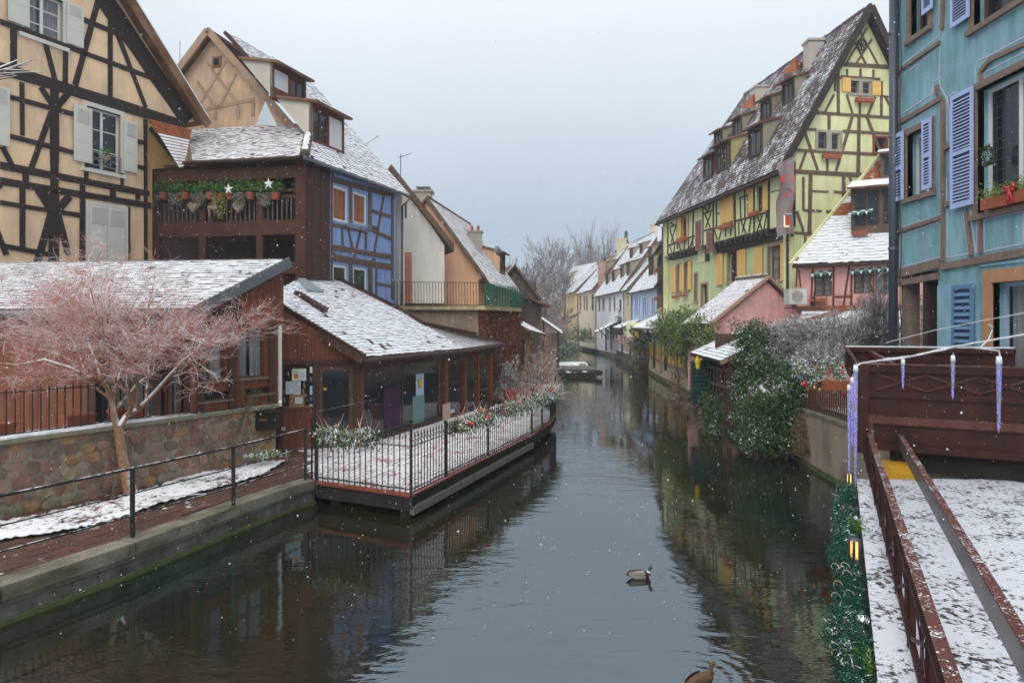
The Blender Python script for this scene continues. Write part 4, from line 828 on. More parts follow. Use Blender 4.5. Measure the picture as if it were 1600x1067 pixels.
# hidden left slope
v = [PG.at(ap[0],ap[1]+.12,.35),PG.at(left[0]+.3,left[1]-.2,.35),PG.at(left[0]+.3,left[1]-.2,-5.2),PG.at(ap[0],ap[1]+.12,-5.2)]; mb = MB(); mb.hexa(v+[w_+V((0,0,.12)) for w_ in v]); mb.build('roof', M['roof_snow'], B_)
mb = MB(); q = R2.hit(420,198); mb.add([q+V((-.35,-.2,0)),q+V((.35,-.2,-.05)),q+V((.1,.4,.1)),q+V((-.15,.1,.85))],[(0,1,3),(1,2,3),(2,0,3)]); mb.build('lead_flashing', M['zinc_pale'], B_)
# dormers
mat('cheek_render', (.46,.42,.36), var=.12, scale=2); 
dormer(B_,R2,*cR7(655,905),2.15,1.42,.20,M['red_timber'],M['cheek_render'],M['zinc'],cols=2,z0f=.12,kinds=['w','b'],over=.3)
dormer(B_,R2,*cR7(312,520),2.05,1.28,.20,M['red_timber'],M['cheek_render'],M['zinc'],cols=2,z0f=.42,kinds=['b','w'],over=.3)
# rear gable wall of loggia house and far end
PE = VP(PS.at(uend-.35,0).x,PS.at(uend-.35,0).y,-1,.34)
wall(B_,PE,[(0,.3),(6,.3),(6,zE0),(wa-.2,zap-.3),(0,zE0)],[],M['white_plaster'],name='end_wall')
an = MB(); p = R2.at(uend-1.2,wa*.35,.1)+V((.2,0,0)); an.tube([p,p+V((.55,0,.35))],.012,4); an.tube([p+V((.45,-.15,.3)),p+V((.55,.2,.4))],.01,4); tag(an.build('aerial',M['zinc']),'small aerial beside the lower dormer gutter','aerial')
# ================================================================ BROWN RESTAURANT WING (low roof, left)
RW = thing('restaurant_wing', 'low dark brown plank building with long snowy roof behind the stone wall', 'building', (-7.3,16,PZ))
Z0 = 4.33; zA = 5.68
R3 = RP((-7.15,15.75,Z0), (-1,.15), (.54,1), .47)
A3 = R3.uw(450,405)
top = A3[1]
roof(RW,R3,[(0,0),(13,0),(13,top+.1),(0,top)],[M['roof_snow'],M['tile_dark']],tile=(.19,.15),lift=.022,slab=.22,slabmat=M['zinc'])
mb = MB(); mb.bar(R3.at(-.05,-.05,-.08),R3.at(-.05,top,-.08),.06,.26); mb.build('verge_trim', M['zinc'], RW)
gutter(RW,R3.at(0,-.06,-.08),R3.at(13,-.06,-.08),.07)
PW = VP(-7.35,16.25,-1,.15)
u0 = PW.uv((302,600))[0]; u240 = PW.uv((240,600))[0]; u142 = PW.uv((142,600))[0]
mb = MB(); pbox(mb,PW,-.1,12,PZ,Z0,-.4,-.3); mb.build('wall_core', M['dark_room'], RW)
for i in range(int((8-u142)/.235)):
    a = u142+i*.235; mb = MB(); pbox(mb,PW,a+.004,a+.231,PZ,Z0-.05,-.06,random.uniform(-.004,.008)); mb.build('plank', M['red_plank'], RW)
mb = MB(); pbox(mb,PW,-.1,u142,3.25,Z0-.02,-.2,.03); mb.build('lintel', M['dark_plank'], RW)
for a,b in ((0,.5),(.52,1)):
    x0 = .35+(u240-.35)*a; x1 = .35+(u240-.35)*b; window(RW,PW,(x0,x1,PZ,3.25),M['brown_frame'],M['glass'],1,2,.11,.05,M['white_curtain'],name='glazed_door')
window(RW,PW,(u240,u142-.05,PZ,3.25),M['brown_frame'],M['glass'],3,1,.09,.12,None,name='glazed_door')
for u in (.1,u240-.1,u142-.05): mb = MB(); pbox(mb,PW,u-.12,u+.12,PZ,3.3,-.1,.05); mb.build('post', M['dark_plank'], RW)
# wall with windows standing on the stone wall
SW2 = VP(-9.1+.0,12.5,.54,1); ua = SW2.uv((306,600))[0]; ub = SW2.uv((437,600))[0]
W_ = [SW2.rect(cW,415,662,470,752),SW2.rect(cW,790,1028,262,722),SW2.rect(cW,415,722,858,940),SW2.rect(cW,845,1070,818,880)]
W_[0] = (W_[0][0],W_[0][1],W_[0][2],W_[1][3])
zt = lambda u: 0
vL = SW2.uv((306,487)); vR = SW2.uv((447,412)); ue = SW2.uv((442,450))[0]
zb = z1s+.12
wall(RW,SW2,[(ua,zb),(ub,zb),(ub,SW2.uv((437,505))[1]),(ue,SW2.uv((442,470))[1]),(ue,vR[1]-.02),(ua,vL[1]-.02)],W_,M['red_plank'],th=.2,reveal=.1)
for i,r in enumerate(W_): window(RW,SW2,r,M['brown_frame'],M['glass'],1,1,.03,.05,M['white_curtain'] if i<2 else None)
mb = MB(); r = W_[1]; pbox(mb,SW2,r[1]-.18,r[1]-.05,r[2],r[3],-.2,-.17); mb.build('curtain', M['purple_curtain'], RW)
for (a,b,z0_,z1_) in ((W_[0][0]-.05,W_[0][1]+.05,W_[0][2]-.05,W_[0][2]),(W_[1][0]-.05,W_[1][1]+.08,W_[1][2]-.05,W_[1][2]),(W_[2][0]-.05,W_[2][1]+.02,W_[2][2]-.04,W_[2][2]),(W_[3][0],W_[3][1]+.08,W_[3][2]-.04,W_[3][2])): mb = MB(); pbox(mb,SW2,a,b,z0_,z1_,-.02,.06); mb.build('sill', M['grey_timber'], RW)
n = int((ub-ua)/.13); zc = SW2.uv((437,507))[1]
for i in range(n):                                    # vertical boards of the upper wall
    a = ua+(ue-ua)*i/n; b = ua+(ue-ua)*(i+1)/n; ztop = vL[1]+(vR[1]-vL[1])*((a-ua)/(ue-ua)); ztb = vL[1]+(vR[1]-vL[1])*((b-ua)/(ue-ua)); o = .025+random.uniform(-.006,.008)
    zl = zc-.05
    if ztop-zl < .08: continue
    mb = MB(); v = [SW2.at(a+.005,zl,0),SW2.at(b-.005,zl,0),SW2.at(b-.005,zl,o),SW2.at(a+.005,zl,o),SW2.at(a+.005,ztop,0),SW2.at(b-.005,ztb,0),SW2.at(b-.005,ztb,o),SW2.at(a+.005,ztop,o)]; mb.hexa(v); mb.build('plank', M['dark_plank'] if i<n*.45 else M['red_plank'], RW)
for u in (ua+.1, SW2.uv(cW(725,500))[0], ub-.28): mb = MB(); pbox(mb,SW2,u-.10,u+.10,zb,zc,0,.045); mb.build('post', M['dark_plank'], RW)
mb = MB(); pbox(mb,SW2,ub-.06,ub+.03,zb-.1,zc-.03,-.02,.05); mb.build('corner_trim', M['cream_shutter'], RW)
# diamond emblem on low pane
q = SW2.uv(cW(437,905)); mb = MB(); v = [SW2.at(q[0]+a,q[1]+b,-.045) for a,b in ((0,-.09),(.05,0),(0,.09),(-.05,0))]; mb.add(v,[(0,1,2,3)]); v = [SW2.at(q[0]+a,q[1]+b,-.042) for a,b in ((0,-.05),(.028,0),(0,.05),(-.028,0))]; mb.add(v,[(0,1,2,3)],1); mb.build('diamond_sticker', [M['paper'],M['glass']], RW)
# shaded letterbox
b = MB(); p = ray(423,655,17.7); b.box(p.x-.32,p.x+.18,p.y-.2,p.y+.2,p.z-.25,p.z+.18); b.box(p.x-.35,p.x+.21,p.y-.23,p.y+.22,p.z+.18,p.z+.22); b.box(p.x-.2,p.x-.02,p.y-.203,p.y-.2,p.z,p.z+.03,1); tag(b.build('letter_box',[M['black_wood'],M['cork']]),'black letter box at the end of the stone wall','letter box')
# ================================================================ RESTAURANT PAVILION
RP_ = thing('restaurant_pavilion', 'glazed red-brown restaurant pavilion with wide snow-covered roof beside the terrace', 'restaurant', (-4.35,20.2,PZ))
PM = VP(-6.4,19.35,2.05,.85); uM = math.hypot(2.05,.85); PR = VP(-4.35,20.2,.348,1)
R4 = RP((-4.1,19.5,3.06), (.348,1), (-1,.2), .56)
# roof outline
E0=(0,0); E1=R4.uw(722,544); q1=R4.uw(662,508); q2=R4.uw(628,486); q3=R4.uw(534,439); q4=R4.uw(464,438); q5=R4.uw(441,452); q6=R4.uw(417,466)
poly = [(0,0),(E1[0],0),q1,q2,q3,q4,(0,max(q5[1],q6[1]))]
top_ = q6[1]
poly = [(0,0),(E1[0]+.1,0),q2,(q3[0],q3[1]),(q4[0],q4[1]),(q5[0]+.02,q5[1]+.05),(0,q6[1])]
roof(RP_,R4,poly,[M['roof_snow'],M['tile_dark']],tile=(.20,.15),lift=.024)
a = R4.at(0,0,0); b2 = R4.at(0,q6[1],0); mb = MB(); mb.bar(a+V((.0,-.03,-.06)),b2+V((0,-.03,-.06)),.06,.30); mb.build('barge_board', M['dark_plank'], RP_)
mb = MB(); mb.bar(a+V((.0,-.05,.10)),b2+V((0,-.05,.10)),.14,.02); mb.build('verge_flashing', M['steel_brown'], RP_)
# second roof plane running down to the far end
eA = R4.at(E1[0],0,0); eB = ray(788,536,31.8); tA = R4.hit(662,508); tB = ray(742,524,30.9)
mb = MB(); n = 16
for i in range(n):
    t, s = i/n, (i+1)/n; p0,p1 = eA.lerp(tA,t), eB.lerp(tB,t); r0,r1 = eA.lerp(tA,s), eB.lerp(tB,s); h = V((0,0,.03))
    mb.add([p0+h,p1+h,r1,r0,p0,p1],[(0,1,2,3),(4,5,1,0)],0)
    mb.m[-1] = 1
stuff(mb.build('ribbed_roof', [M['roof_snow'],M['tile_dark']], RP_))
mb = MB(); mb.hexa([eA-V((0,0,.15)),eB-V((0,0,.15)),tB-V((0,0,.15)),tA-V((0,0,.15)),eA-V((0,0,.01)),eB-V((0,0,.01)),tB-V((0,0,.01)),tA-V((0,0,.01))]); mb.build('roof', M['eave_wood'], RP_)
gutter(RP_,a+V((.02,-.05,-.10)),eA+V((.04,-.0,-.10)),.075,M['tile_dark']); gutter(RP_,eA+V((.04,0,-.10)),eB+V((.05,0,-.08)),.075,M['tile_dark'])
w1 = R4.hit(520,437); w2 = R4.hit(628,487); 
for p,q in ((R4.hit(534,440),R4.hit(628,487)),(R4.hit(628,487),R4.hit(662,508)),(tA,tB)): mb = MB(); mb.bar(p+V((.03,-.05,.05)),q+V((.03,-.05,.05)),.12,.14); mb.build('wall_flashing', M['steel_brown'], RP_)
# skylight and flashing at the upper left of the roof
for (x0,y0,x1,y1,wd) in ((262,470,295,482,.0),):
    pass
def onroof(rp, quad, h, name, m, root):
    v = [rp.hit(*q) for q in quad]; mb = MB(); mb.hexa([q-rp.N*.02 for q in v]+[q+rp.N*h for q in v]); return mb.build(name, m, root)
onroof(R4,[cD(185,255),cD(215,262),cD(355,345),cD(330,350)],.14,'ridge_flashing',M['steel_brown'],RP_)
onroof(R4,[cD(205,188),cD(240,188),cD(335,250),cD(255,245)],.10,'lead_flashing',M['zinc_pale'],RP_)
onroof(R4,[cD(250,188),cD(375,190),cD(375,184),cD(250,180)],.06,'lead_flashing',M['steel_brown'],RP_)
# gable wall with board and door
zlow = PZ
tl = PM.uv((430,478)); tr = PM.uv((563,556))
bo = PM.rect(cQ,70,355,82,500); dr = PM.rect(cQ,415,782,85,1010); dr = (dr[0],dr[1],PZ+.02,dr[3])
wall(RP_,PM,[(-.15,zlow),(uM,zlow),(uM,tr[1]),(-.15,tl[1])],[dr],M['dark_plank'],th=.2,reveal=.08)
window(RP_,PM,dr,M['brown_frame'],M['glass'],1,1,.12,.02,None,name='door')
n = 19
for i in range(n):
    a = -.15+(uM+.15)*i/n; b = -.15+(uM+.15)*(i+1)/n; za = tl[1]+(tr[1]-tl[1])*i/n; zb_ = tl[1]+(tr[1]-tl[1])*(i+1)/n; z0_ = PM.uv(cQ(400,50))[1]; o = .025+random.uniform(-.006,.008)
    mb = MB(); mb.hexa([PM.at(a+.004,z0_,0),PM.at(b-.004,z0_,0),PM.at(b-.004,z0_,o),PM.at(a+.004,z0_,o),PM.at(a+.004,za,0),PM.at(b-.004,zb_,0),PM.at(b-.004,zb_,o),PM.at(a+.004,za,o)]); mb.build('plank', M['red_plank'], RP_)
ul_ = PM.uv(cQ(45,500))[0]; ur_ = PM.uv(cQ(355,500))[0]; n = 5
for i in range(n): a = ul_+(ur_-ul_)*i/n; mb = MB(); pbox(mb,PM,a+.004,a+(ur_-ul_)/n-.004,zlow,bo[2]-.02,0,.03+random.uniform(-.004,.006)); mb.build('plank', M['red_plank'], RP_)
for u,w_ in ((PM.uv(cQ(20,500))[0],.07),(PM.uv(cQ(385,500))[0],.07),(uM-.08,.1)): mb = MB(); pbox(mb,PM,u-w_,u+w_,zlow,PM.uv(cQ(400,50))[1],0,.05); mb.build('post', M['dark_plank'], RP_)
mb = MB(); pbox(mb,PM,-.1,uM,PM.uv(cQ(400,50))[1]-.02,PM.uv(cQ(400,20))[1],0,.055); mb.build('lintel', M['dark_plank'], RP_)
mb = MB(); pbox(mb,PM,*bo,.0,.03); pbox(mb,PM,bo[0]-.03,bo[1]+.03,bo[2]-.04,bo[2],.0,.07,1); nb_ = tag(mb.build('notice_board', [M['dark_room'],M['grey_timber']]),'dark notice board with pinned papers beside the restaurant door','notice board')
def sheet(c, x0,x1,y0,y1, m, pl, off, parent, name='paper', lines=0, th=.004, inkm='ink'):
    r = pl.rect(c,x0,x1,y0,y1); b = MB(); pbox(b,pl,*r,off,off+th)
    for i in range(lines):
        z = r[3]-(r[3]-r[2])*(i+1)/(lines+1.5); e = random.uniform(.62,.92); pbox(b,pl,r[0]+(r[1]-r[0])*.12,r[0]+(r[1]-r[0])*e,z-.006,z+.004,off+th,off+th+.001,1)
    return b.build(name,[M[m],M[inkm]],parent)
o = sheet(cQ,140,288,108,235,'paper_yellow',PM,.034,nb_); 
sheet(cQ,155,216,125,160,'paper',PM,.040,nb_,lines=2); sheet(cQ,222,278,125,225,'paper',PM,.040,nb_,lines=4)
for x in (162,178,194): sheet(cQ,x,x+12,162,208,'poster_red',PM,.0405,nb_,'figure')
sheet(cQ,75,150,240,372,'paper',PM,.036,nb_,lines=7); sheet(cQ,154,230,242,375,'paper',PM,.036,nb_,lines=8)
sheet(cQ,115,270,378,500,'cork',PM,.035,nb_,'cardboard'); sheet(cQ,173,250,403,470,'paper',PM,.042,nb_,lines=3)
for y0,y1,mm in ((85,150,'paper'),(200,240,'ink'),(285,375,'poster_blue'),(395,440,'ink'),(475,505,'paper')): sheet(cQ,325,352,y0,y1,mm,PM,.036,nb_,'leaflet')
for (x,y,s) in ((265,280,.09),(255,340,.08),(60,430,.07),(280,380,.06),(100,160,.08)):
    p = PM.at(*PM.uv(cQ(x,y)),.05); b = MB(); b.tube([p+V((0,0,s)),p,p+V((.03,0,-s))],[.01,.035,.012],5); b.build('dried_spray', M['wicker'], nb_)
sheet(cQ,470,502,306,328,'poster_yellow',PM,.0,RP_,'door_sticker')
b = MB(); p = PM.at(*PM.uv(cQ(48,730)),.05); b.box(p.x-.05,p.x+.05,p.y-.02,p.y+.03,p.z-.05,p.z+.05); b.build('doorbell', M['ac_white'], RP_)
# glazed canal front
zt_ = 3.02-.12; ug = lambda px: PR.uv((px,600))[0]
posts = [(565,.20),(697,.26),(727,.18),(748,.16),(768,.16)]
for px,wd in posts: u = ug(px); mb = MB(); pbox(mb,PR,u-wd/2,u+wd/2,PZ,zt_,-.18,.02); mb.build('post', M['red_plank'], RP_)
mb = MB(); pbox(mb,PR,-.1,ug(772),zt_-.22,zt_+.1,-.2,.03); mb.build('lintel', M['dark_plank'], RP_)
mb = MB(); pbox(mb,PR,0,ug(772),PZ-.02,PZ+.10,-.2,.03); mb.build('threshold', M['dark_plank'], RP_)
prev = ug(565)+.1
for a,b in ((572,631),(633,688),(704,722),(731,743),(753,763)):
    mb = MB(); pbox(mb,PR,ug(a),ug(b),PZ+.1,zt_-.22,-.10,-.085); mb.build('pane', M['glass'], RP_)
for px in (571,632,689,703): mb = MB(); u = ug(px); pbox(mb,PR,u-.02,u+.02,PZ+.1,zt_-.22,-.12,-.06); mb.build('mullion', M['brown_frame'], RP_)
mb = MB(); pbox(mb,PR,0,ug(772),PZ,zt_,-3.2,-3.1); mb.build('back_wall', M['dark_room'], RP_)
def spanel(x0,x1,y0,y1,mm,name,off=-.08,parent=RP_): r = PR.rect(cX,x0,x1,y0,y1); b = MB(); pbox(b,PR,*r,off,off+.006); return b.build(name, M[mm], parent)
pc = spanel(648,733,172,420,'poster_blue','poster'); spanel(672,710,215,320,'poster_yellow','print',-.073); spanel(668,676,225,312,'poster_green','print',-.071); spanel(688,700,300,322,'poster_red','print',-.070)
spanel(612,738,418,725,'poster_teal','frosted_film',-.079); spanel(300,475,330,775,'purple_curtain','curtain',-.0835)
spanel(908,990,500,725,'beige_panel','beige_board',.025); spanel(1000,1066,565,670,'paper','paper_notice'); 
pipe(RP_,[eB+V((.0,-.1,-.1)),eB+V((-.3,.2,-.5)),V((eB.x-.35,eB.y+.1,.6))],.05,M['zinc_pale'])
# ================================================================ TERRACED TAN HOUSE BASE with white and orange houses
TB = thing('balcony_terrace', 'tan rendered flat-roofed terrace building with curved iron balcony railing', 'building', (-1.47,31,PZ))
PT = VP(-1.47,31,-1,-.20); PT2 = VP(-1.47,31,.366,1)
zs = 4+26*31/F; uLt = PT.uv((600,480))[0]
uend2 = PT2.uv((808,480))[0]
wall(TB,PT,[(0,.2),(uLt+1.5,.2),(uLt+1.5,zs-.15),(0,zs-.15)],[],M['tan_render'])
wall(TB,PT2,[(0,.0),(uend2,.0),(uend2,zs-.15),(0,zs-.15)],[(1.6,2.3,1.9,3.0)],M['tan_render'])
window(TB,PT2,(1.6,2.3,1.9,3.0),M['white_frame'],M['glass'],1,2)
a = PT.at(uLt+2,0); b2 = PT.at(0,0,.25)+PT2.n*.25; c2 = PT2.at(uend2,0,.25); bk = c2+V((-8,3,0))
mb = MB(); mb.poly([(a.x,a.y),(b2.x,b2.y),(c2.x,c2.y),(bk.x,bk.y+6),(a.x-1,a.y+9)], zs-.15, zs+.03); mb.build('balcony_slab', M['sand_wall'], TB)
bal = thing('balcony_railing', 'bowed black iron balcony railing with green screened end above the vine wall', 'railing', (b2.x,b2.y,zs))
L1 = PT.at(uLt+.2,0,.2); 
pts = [L1, b2, c2]
def bowed(p, n, z):
    prof = [(0,0.0),(.03,.12),(.10,.25),(.07,.42),(0,.65),(-.0,1.0)]
    return [V((p.x,p.y,z))+n*o+V((0,0,h)) for o,h in prof]
k = int((b2-L1).length/.125); tmp = MB(); tmp.tube(bowed(V((0,0,0)),PT.n,0),.012,4,0); o = tmp.build('baluster', M['iron']); bm1 = o.data; oo = V(o.location); bpy.data.objects.remove(o)
for i in range(k+1): p = L1.lerp(b2,i/k); inst('baluster', bm1, bal, V((p.x,p.y,zs+.03))+oo)
k2 = int((c2-b2).length/.2); tmp = MB(); tmp.tube(bowed(V((0,0,0)),PT2.n,0),.014,4,0); o = tmp.build('baluster', M['green_iron']); bm2 = o.data; oo = V(o.location); bpy.data.objects.remove(o)
for i in range(k2+1): p = b2.lerp(c2,i/k2); inst('baluster', bm2, bal, V((p.x,p.y,zs+.03))+oo)
for p,q,m in ((L1,b2,'iron'),(b2,c2,'green_iron')):
    for h in (.03,1.0): mb = MB(); mb.bar(V((p.x,p.y,zs+.03+h)),V((q.x,q.y,zs+.03+h)),.04,.025); mb.build('rail', M[m], bal)
mb = MB(); nrm = PT2.n
for i in range(14):
    p = b2.lerp(c2,(i+.1)/14); q = b2.lerp(c2,(i+.72)/14); mb.add([p+V((0,0,zs+.08))-nrm*.03,q+V((0,0,zs+.08))-nrm*.03,q+V((0,0,zs+.98))-nrm*.03,p+V((0,0,zs+.98))-nrm*.03],[(0,1,2,3)])
mb.build('green_screen', M['green_iron'], bal)
# vine on the canal wall of the terrace
cc = []; prs = []
for i in range(420):
    u = random.uniform(-.1,uend2+.2); zt2 = zs-.12; L_ = random.uniform(1.5,4.2); x = u; pt = []
    for k in range(6): x += random.gauss(0,.06); pt.append(tuple(PT2.at(x,zt2-L_*k/5,.06+.10*random.random())))
    prs.append((pt,[.014]*6))
vn = thing('climbing_vine', 'red-brown leafless vine hanging over the canal wall below the green balcony', 'vine', PT2.at(1.5,.5,.1))
twigs('stems', prs, M['vine_red'], vn)
cc = np.array([tuple(PT2.at(random.uniform(-.1,uend2+.2), zs-.2-4.2*random.random()**1.1, .10+abs(random.gauss(0,.08)))) for _ in range(5200)]); leafmesh('leaves', cc, .11, [M['vine_red'],M['straw'],M['vine_red']], vn)
# white house
WH = thing('white_house', 'plain white gable house with dark verge boards and salmon door on the balcony', 'house', (-4.5,33,zs))
PH = VP(*ray(620,440,32.5).xy,1,.12); f0 = lambda x,y: PH.uv((x,y))
wall(WH,PH,[f0(606,474),f0(694.5,474),f0(694.5,384),f0(622,276),f0(606,270)],[PH.rect(cE,68,106,225,300),],M['white_plaster'],th=3.0,reveal=.22)
r = PH.rect(cE,68,106,225,300); window(WH,PH,r,M['grey_timber'],M['glass'],1,1,.07,.15)
r = PH.rect(cE,66,103,458,690); mb = MB(); pbox(mb,PH,r[0]+.01,r[1]+.25,r[2],r[3],-.02,.03); mb.build('door', mat('salmon_door',(.50,.19,.13),var=.1), WH)
a = PH.at(*f0(612,262),.35); b2 = PH.at(*f0(709,385),.35); bd = V((-2.6,7.5,0)); mb = MB(); mb.hexa([a-V((0,0,.28)),b2-V((0,0,.28)),b2+bd-V((0,0,.28)),a+bd-V((0,0,.28)),a,b2,b2+bd,a+bd]); mb.build('roof', M['brown_timber'], WH)
mb = MB(); mb.hexa([a,b2,b2+bd,a+bd,a+V((0,0,.08)),b2+V((0,0,.08)),b2+bd+V((0,0,.08)),a+bd+V((0,0,.08))]); mb.build('roof_snow', M['roof_snow'], WH)
a2 = ray(600,300,33); mb = MB(); t0 = ray(596,296,31.5); mb.hexa([t0,a-V((0,0,.28)),a+bd-V((0,0,.28)),t0+bd,t0+V((0,0,.2)),a,a+bd,t0+bd+V((0,0,.2))]); mb.build('roof', M['roof_tile'], WH)
an = MB(); p = ray(626,275,33); an.tube([p,p+V((0,0,1.0))],.02,4); an.tube([p+V((-.1,0,.85)),p+V((.5,0,1.05))],.015,4); an.tube([p+V((.1,-.2,.9)),p+V((.1,.2,.95))],.012,4); an.tube([p+V((.3,-.2,.97)),p+V((.3,.2,1.0))],.012,4); tag(an.build('aerial',M['zinc']),'small aerial on top of the white gable house','aerial')
# orange house
OH = thing('orange_house', 'peach-orange gable house with snowy steep roof and dormer behind the balcony', 'house', (-3,34.5,zs))
PO = VP(*ray(745,440,34.5).xy,-1,-.12); f0 = lambda x,y: PO.uv((x,y))
ev = f0(757,434); apx = f0(668,312)
lw = (2*apx[0]-ev[0], ev[1])
wall(OH,PO,[(ev[0]+.3,zs-3),(lw[0],zs-3),lw,apx,(ev[0],ev[1]+.05),(ev[0]+.3,f0(745,425)[1]-.4)],[],M['orange_plaster'],th=.3)
dO = V((.16,1,0)).normalized(); eo = PO.at(*ev,.25); ao = PO.at(*apx,.25); hor = math.hypot((ao-eo).x,(ao-eo).y)
R5 = RP(eo+V((0,0,.02)), dO, ((ao-eo).x,(ao-eo).y), (ao.z-eo.z)/hor)
roof(OH,R5,[(0,-.25),(10.5,-.25),(9.8,hor),(0,hor)],[M['roof_snow'],M['tile_orange']],tile=(.25,.2))
mb = MB(); mb.bar(eo-V((0,.04,.05)),ao-V((0,.04,.05)),.07,.18); mb.build('barge_board', M['brown_timber'], OH)
gutter(OH,R5.at(0,-.3,-.05),R5.at(10.5,-.3,-.05),.07)
v = [R5.at(0,hor,0),R5.at(9.8,hor,0)]; o5 = V((lw[0]-apx[0],0,0)); q = PO.d*(lw[0]-apx[0]+.3)+V((0,0,-(apx[1]-ev[1]))); mb = MB(); mb.hexa([v[0],v[1],v[1]+q,v[0]+q]+[w_+V((0,0,.15)) for w_ in (v[0],v[1],v[1]+q,v[0]+q)]); mb.build('roof', M['roof_snow'], OH)
dormer(OH,R5,781,428,1.9,1.3,.25,M['brown_timber'],M['orange_plaster'],M['roof_snow'],cols=3,z0f=.2)
PO2 = VP(eo.x-.3,eo.y+.3,dO.x,dO.y); wall(OH,PO2,[(0,zs-3),(9.5,zs-3),(9.5,ev[1]),(0,ev[1])],[(2,2.8,5.0,5.9),(4.5,5.3,5.0,5.9)],M['orange_plaster']); 
for a in (2,4.5): window(OH,PO2,(a,a+.8,5.0,5.9),M['white_frame'],M['glass'])
b = MB(); p = R5.hit(743,385); b.box(p.x-.35,p.x+.35,p.y-.35,p.y+.35,p.z-.8,p.z+.75); b.box(p.x-.42,p.x+.42,p.y-.42,p.y+.42,p.z+.75,p.z+.83); o = b.build('chimney', M['grey_stone'], OH)
for dx in (-.2,.15): b = MB(); b.tube([p+V((dx,0,.83)),p+V((dx,0,1.12))],.09,6); b.build('chimney_pot', M['terracotta'], o)
b = MB(); p = ray(662,308,35.5); b.box(p.x-.4,p.x+.4,p.y-.4,p.y+.4,p.z-1.2,p.z+.2); b.box(p.x-.5,p.x+.5,p.y-.5,p.y+.5,p.z+.2,p.z+.28); b.box(p.x-.35,p.x+.35,p.y-.35,p.y+.35,p.z+.42,p.z+.47,1); b.build('chimney', [M['grey_stone'],M['zinc']], OH)
b = MB(); p = ray(777,392,38); b.tube([p,p+V((.10,-.05,.02))],[.28,.22],12); b.tube([p,p+V((.25,0,-.6))],.03,4); tag(b.build('satellite_dish', M['zinc'],None,True),'dark satellite dish above the dormer of the orange house','satellite dish')
# brown barn further along
BA = thing('old_barn', 'old brown plank barn with steep gable beyond the vine wall', 'barn', (1.2,46,1))
PB = VP(*ray(800,500,44.5).xy,.25,.97); PBg = VP(*ray(795,500,46).xy,1,.5)
g0 = lambda x,y: PBg.uv((x,y))
wall(BA,PBg,[g0(780,440),g0(838,440),(g0(838,440)[0],.3),(g0(780,440)[0],.3)],[],M['grey_plank'],th=.3)
wall(BA,PBg.off(.02),[g0(774,445),g0(838,468),g0(839,462),g0(800,415)],[],M['grey_plank'],th=6)
a = PBg.at(*g0(800,413),.4); b2 = PBg.at(*g0(841,466),.4); bd = V((-1,7,0)); mb = MB(); mb.hexa([a-V((0,0,.2)),b2-V((0,0,.2)),b2+bd-V((0,0,.2)),a+bd-V((0,0,.2)),a,b2,b2+bd,a+bd]); mb.build('roof', M['brown_timber'], BA)
c2 = PBg.at(*g0(770,447),.4); mb = MB(); mb.hexa([c2-V((0,0,.2)),a-V((0,0,.2)),a+bd-V((0,0,.2)),c2+bd-V((0,0,.2)),c2,a,a+bd,c2+bd]); mb.build('roof', M['roof_snow'], BA)
g1 = PBg.off(1.0); n = 16; uu0 = g1.uv((806,480))[0]; uu1 = g1.uv((846,480))[0]
for i in range(n):
    a_ = uu0+(uu1-uu0)*i/n; zt3 = g1.uv((806,462))[1]+(g1.uv((846,478))[1]-g1.uv((806,462))[1])*i/n; mb = MB(); pbox(mb,g1,a_+.01,a_+(uu1-uu0)/n-.01,2.2,zt3,-.03,random.uniform(0,.03)); mb.build('plank', M['grey_plank'], BA)
q = [g1.at(*g1.uv((804,458)),.4),g1.at(*g1.uv((854,478)),.4),g1.at(*g1.uv((854,474)),-2.5),g1.at(*g1.uv((804,450)),-2.5)]; mb = MB(); mb.hexa([w_-V((0,0,.12)) for w_ in q]+[w_ for w_ in q]); mb.build('lean_to_roof', M['roof_snow'], BA)
# small open shed over the water with posts
SH = thing('boat_shed', 'small open boat shed with dark posts at the water beyond the barn', 'shed', (2.2,55,0))
q = [ray(846,498,52),ray(880,522,55),ray(878,516,60),ray(842,492,58)]; mb = MB(); mb.hexa([w_-V((0,0,.15)) for w_ in q]+[w_ for w_ in q]); mb.build('roof', M['roof_snow'], SH)
for x,y,t in ((849,500,52),(872,520,54.5),(872,518,59)): p = ray(x,y,t); b = MB(); b.box(p.x-.08,p.x+.08,p.y-.08,p.y+.08,-.5,p.z); b.build('post', M['boat_wood'], SH)
b = MB(); p = ray(848,540,58); b.box(p.x-1.5,p.x+1.2,p.y,p.y+.2,0.2,p.z+1.0); b.build('back_wall', M['pink_stone'], SH)
# small yellow-white gabled porch with green shutter
b = MB(); PG3 = VP(*ray(806,560,40).xy,.3,1)
PC = thing('canal_porch', 'little porch with green door and snowy lean-to roof right of the vine', 'porch', ray(812,560,40))
wall(PC,PG3,[(0,.5),(3.2,.5),(3.2,3.4),(0,3.7)],[(1.0,2.0,1.2,3.1)],M['orange_plaster'],th=.3)
mb = MB(); pbox(mb,PG3,1.0,2.0,1.2,3.1,-.1,-.05); mb.build('door', M['teal_pot'], PC)
q = [PG3.at(-.3,3.6,.9),PG3.at(3.5,3.3,.9),PG3.at(3.5,4.1,-.6),PG3.at(-.3,4.4,-.6)]; mb = MB(); mb.hexa([w_-V((0,0,.1)) for w_ in q]+[w_+V((0,0,.04)) for w_ in q]); mb.build('roof', M['roof_snow'], PC)
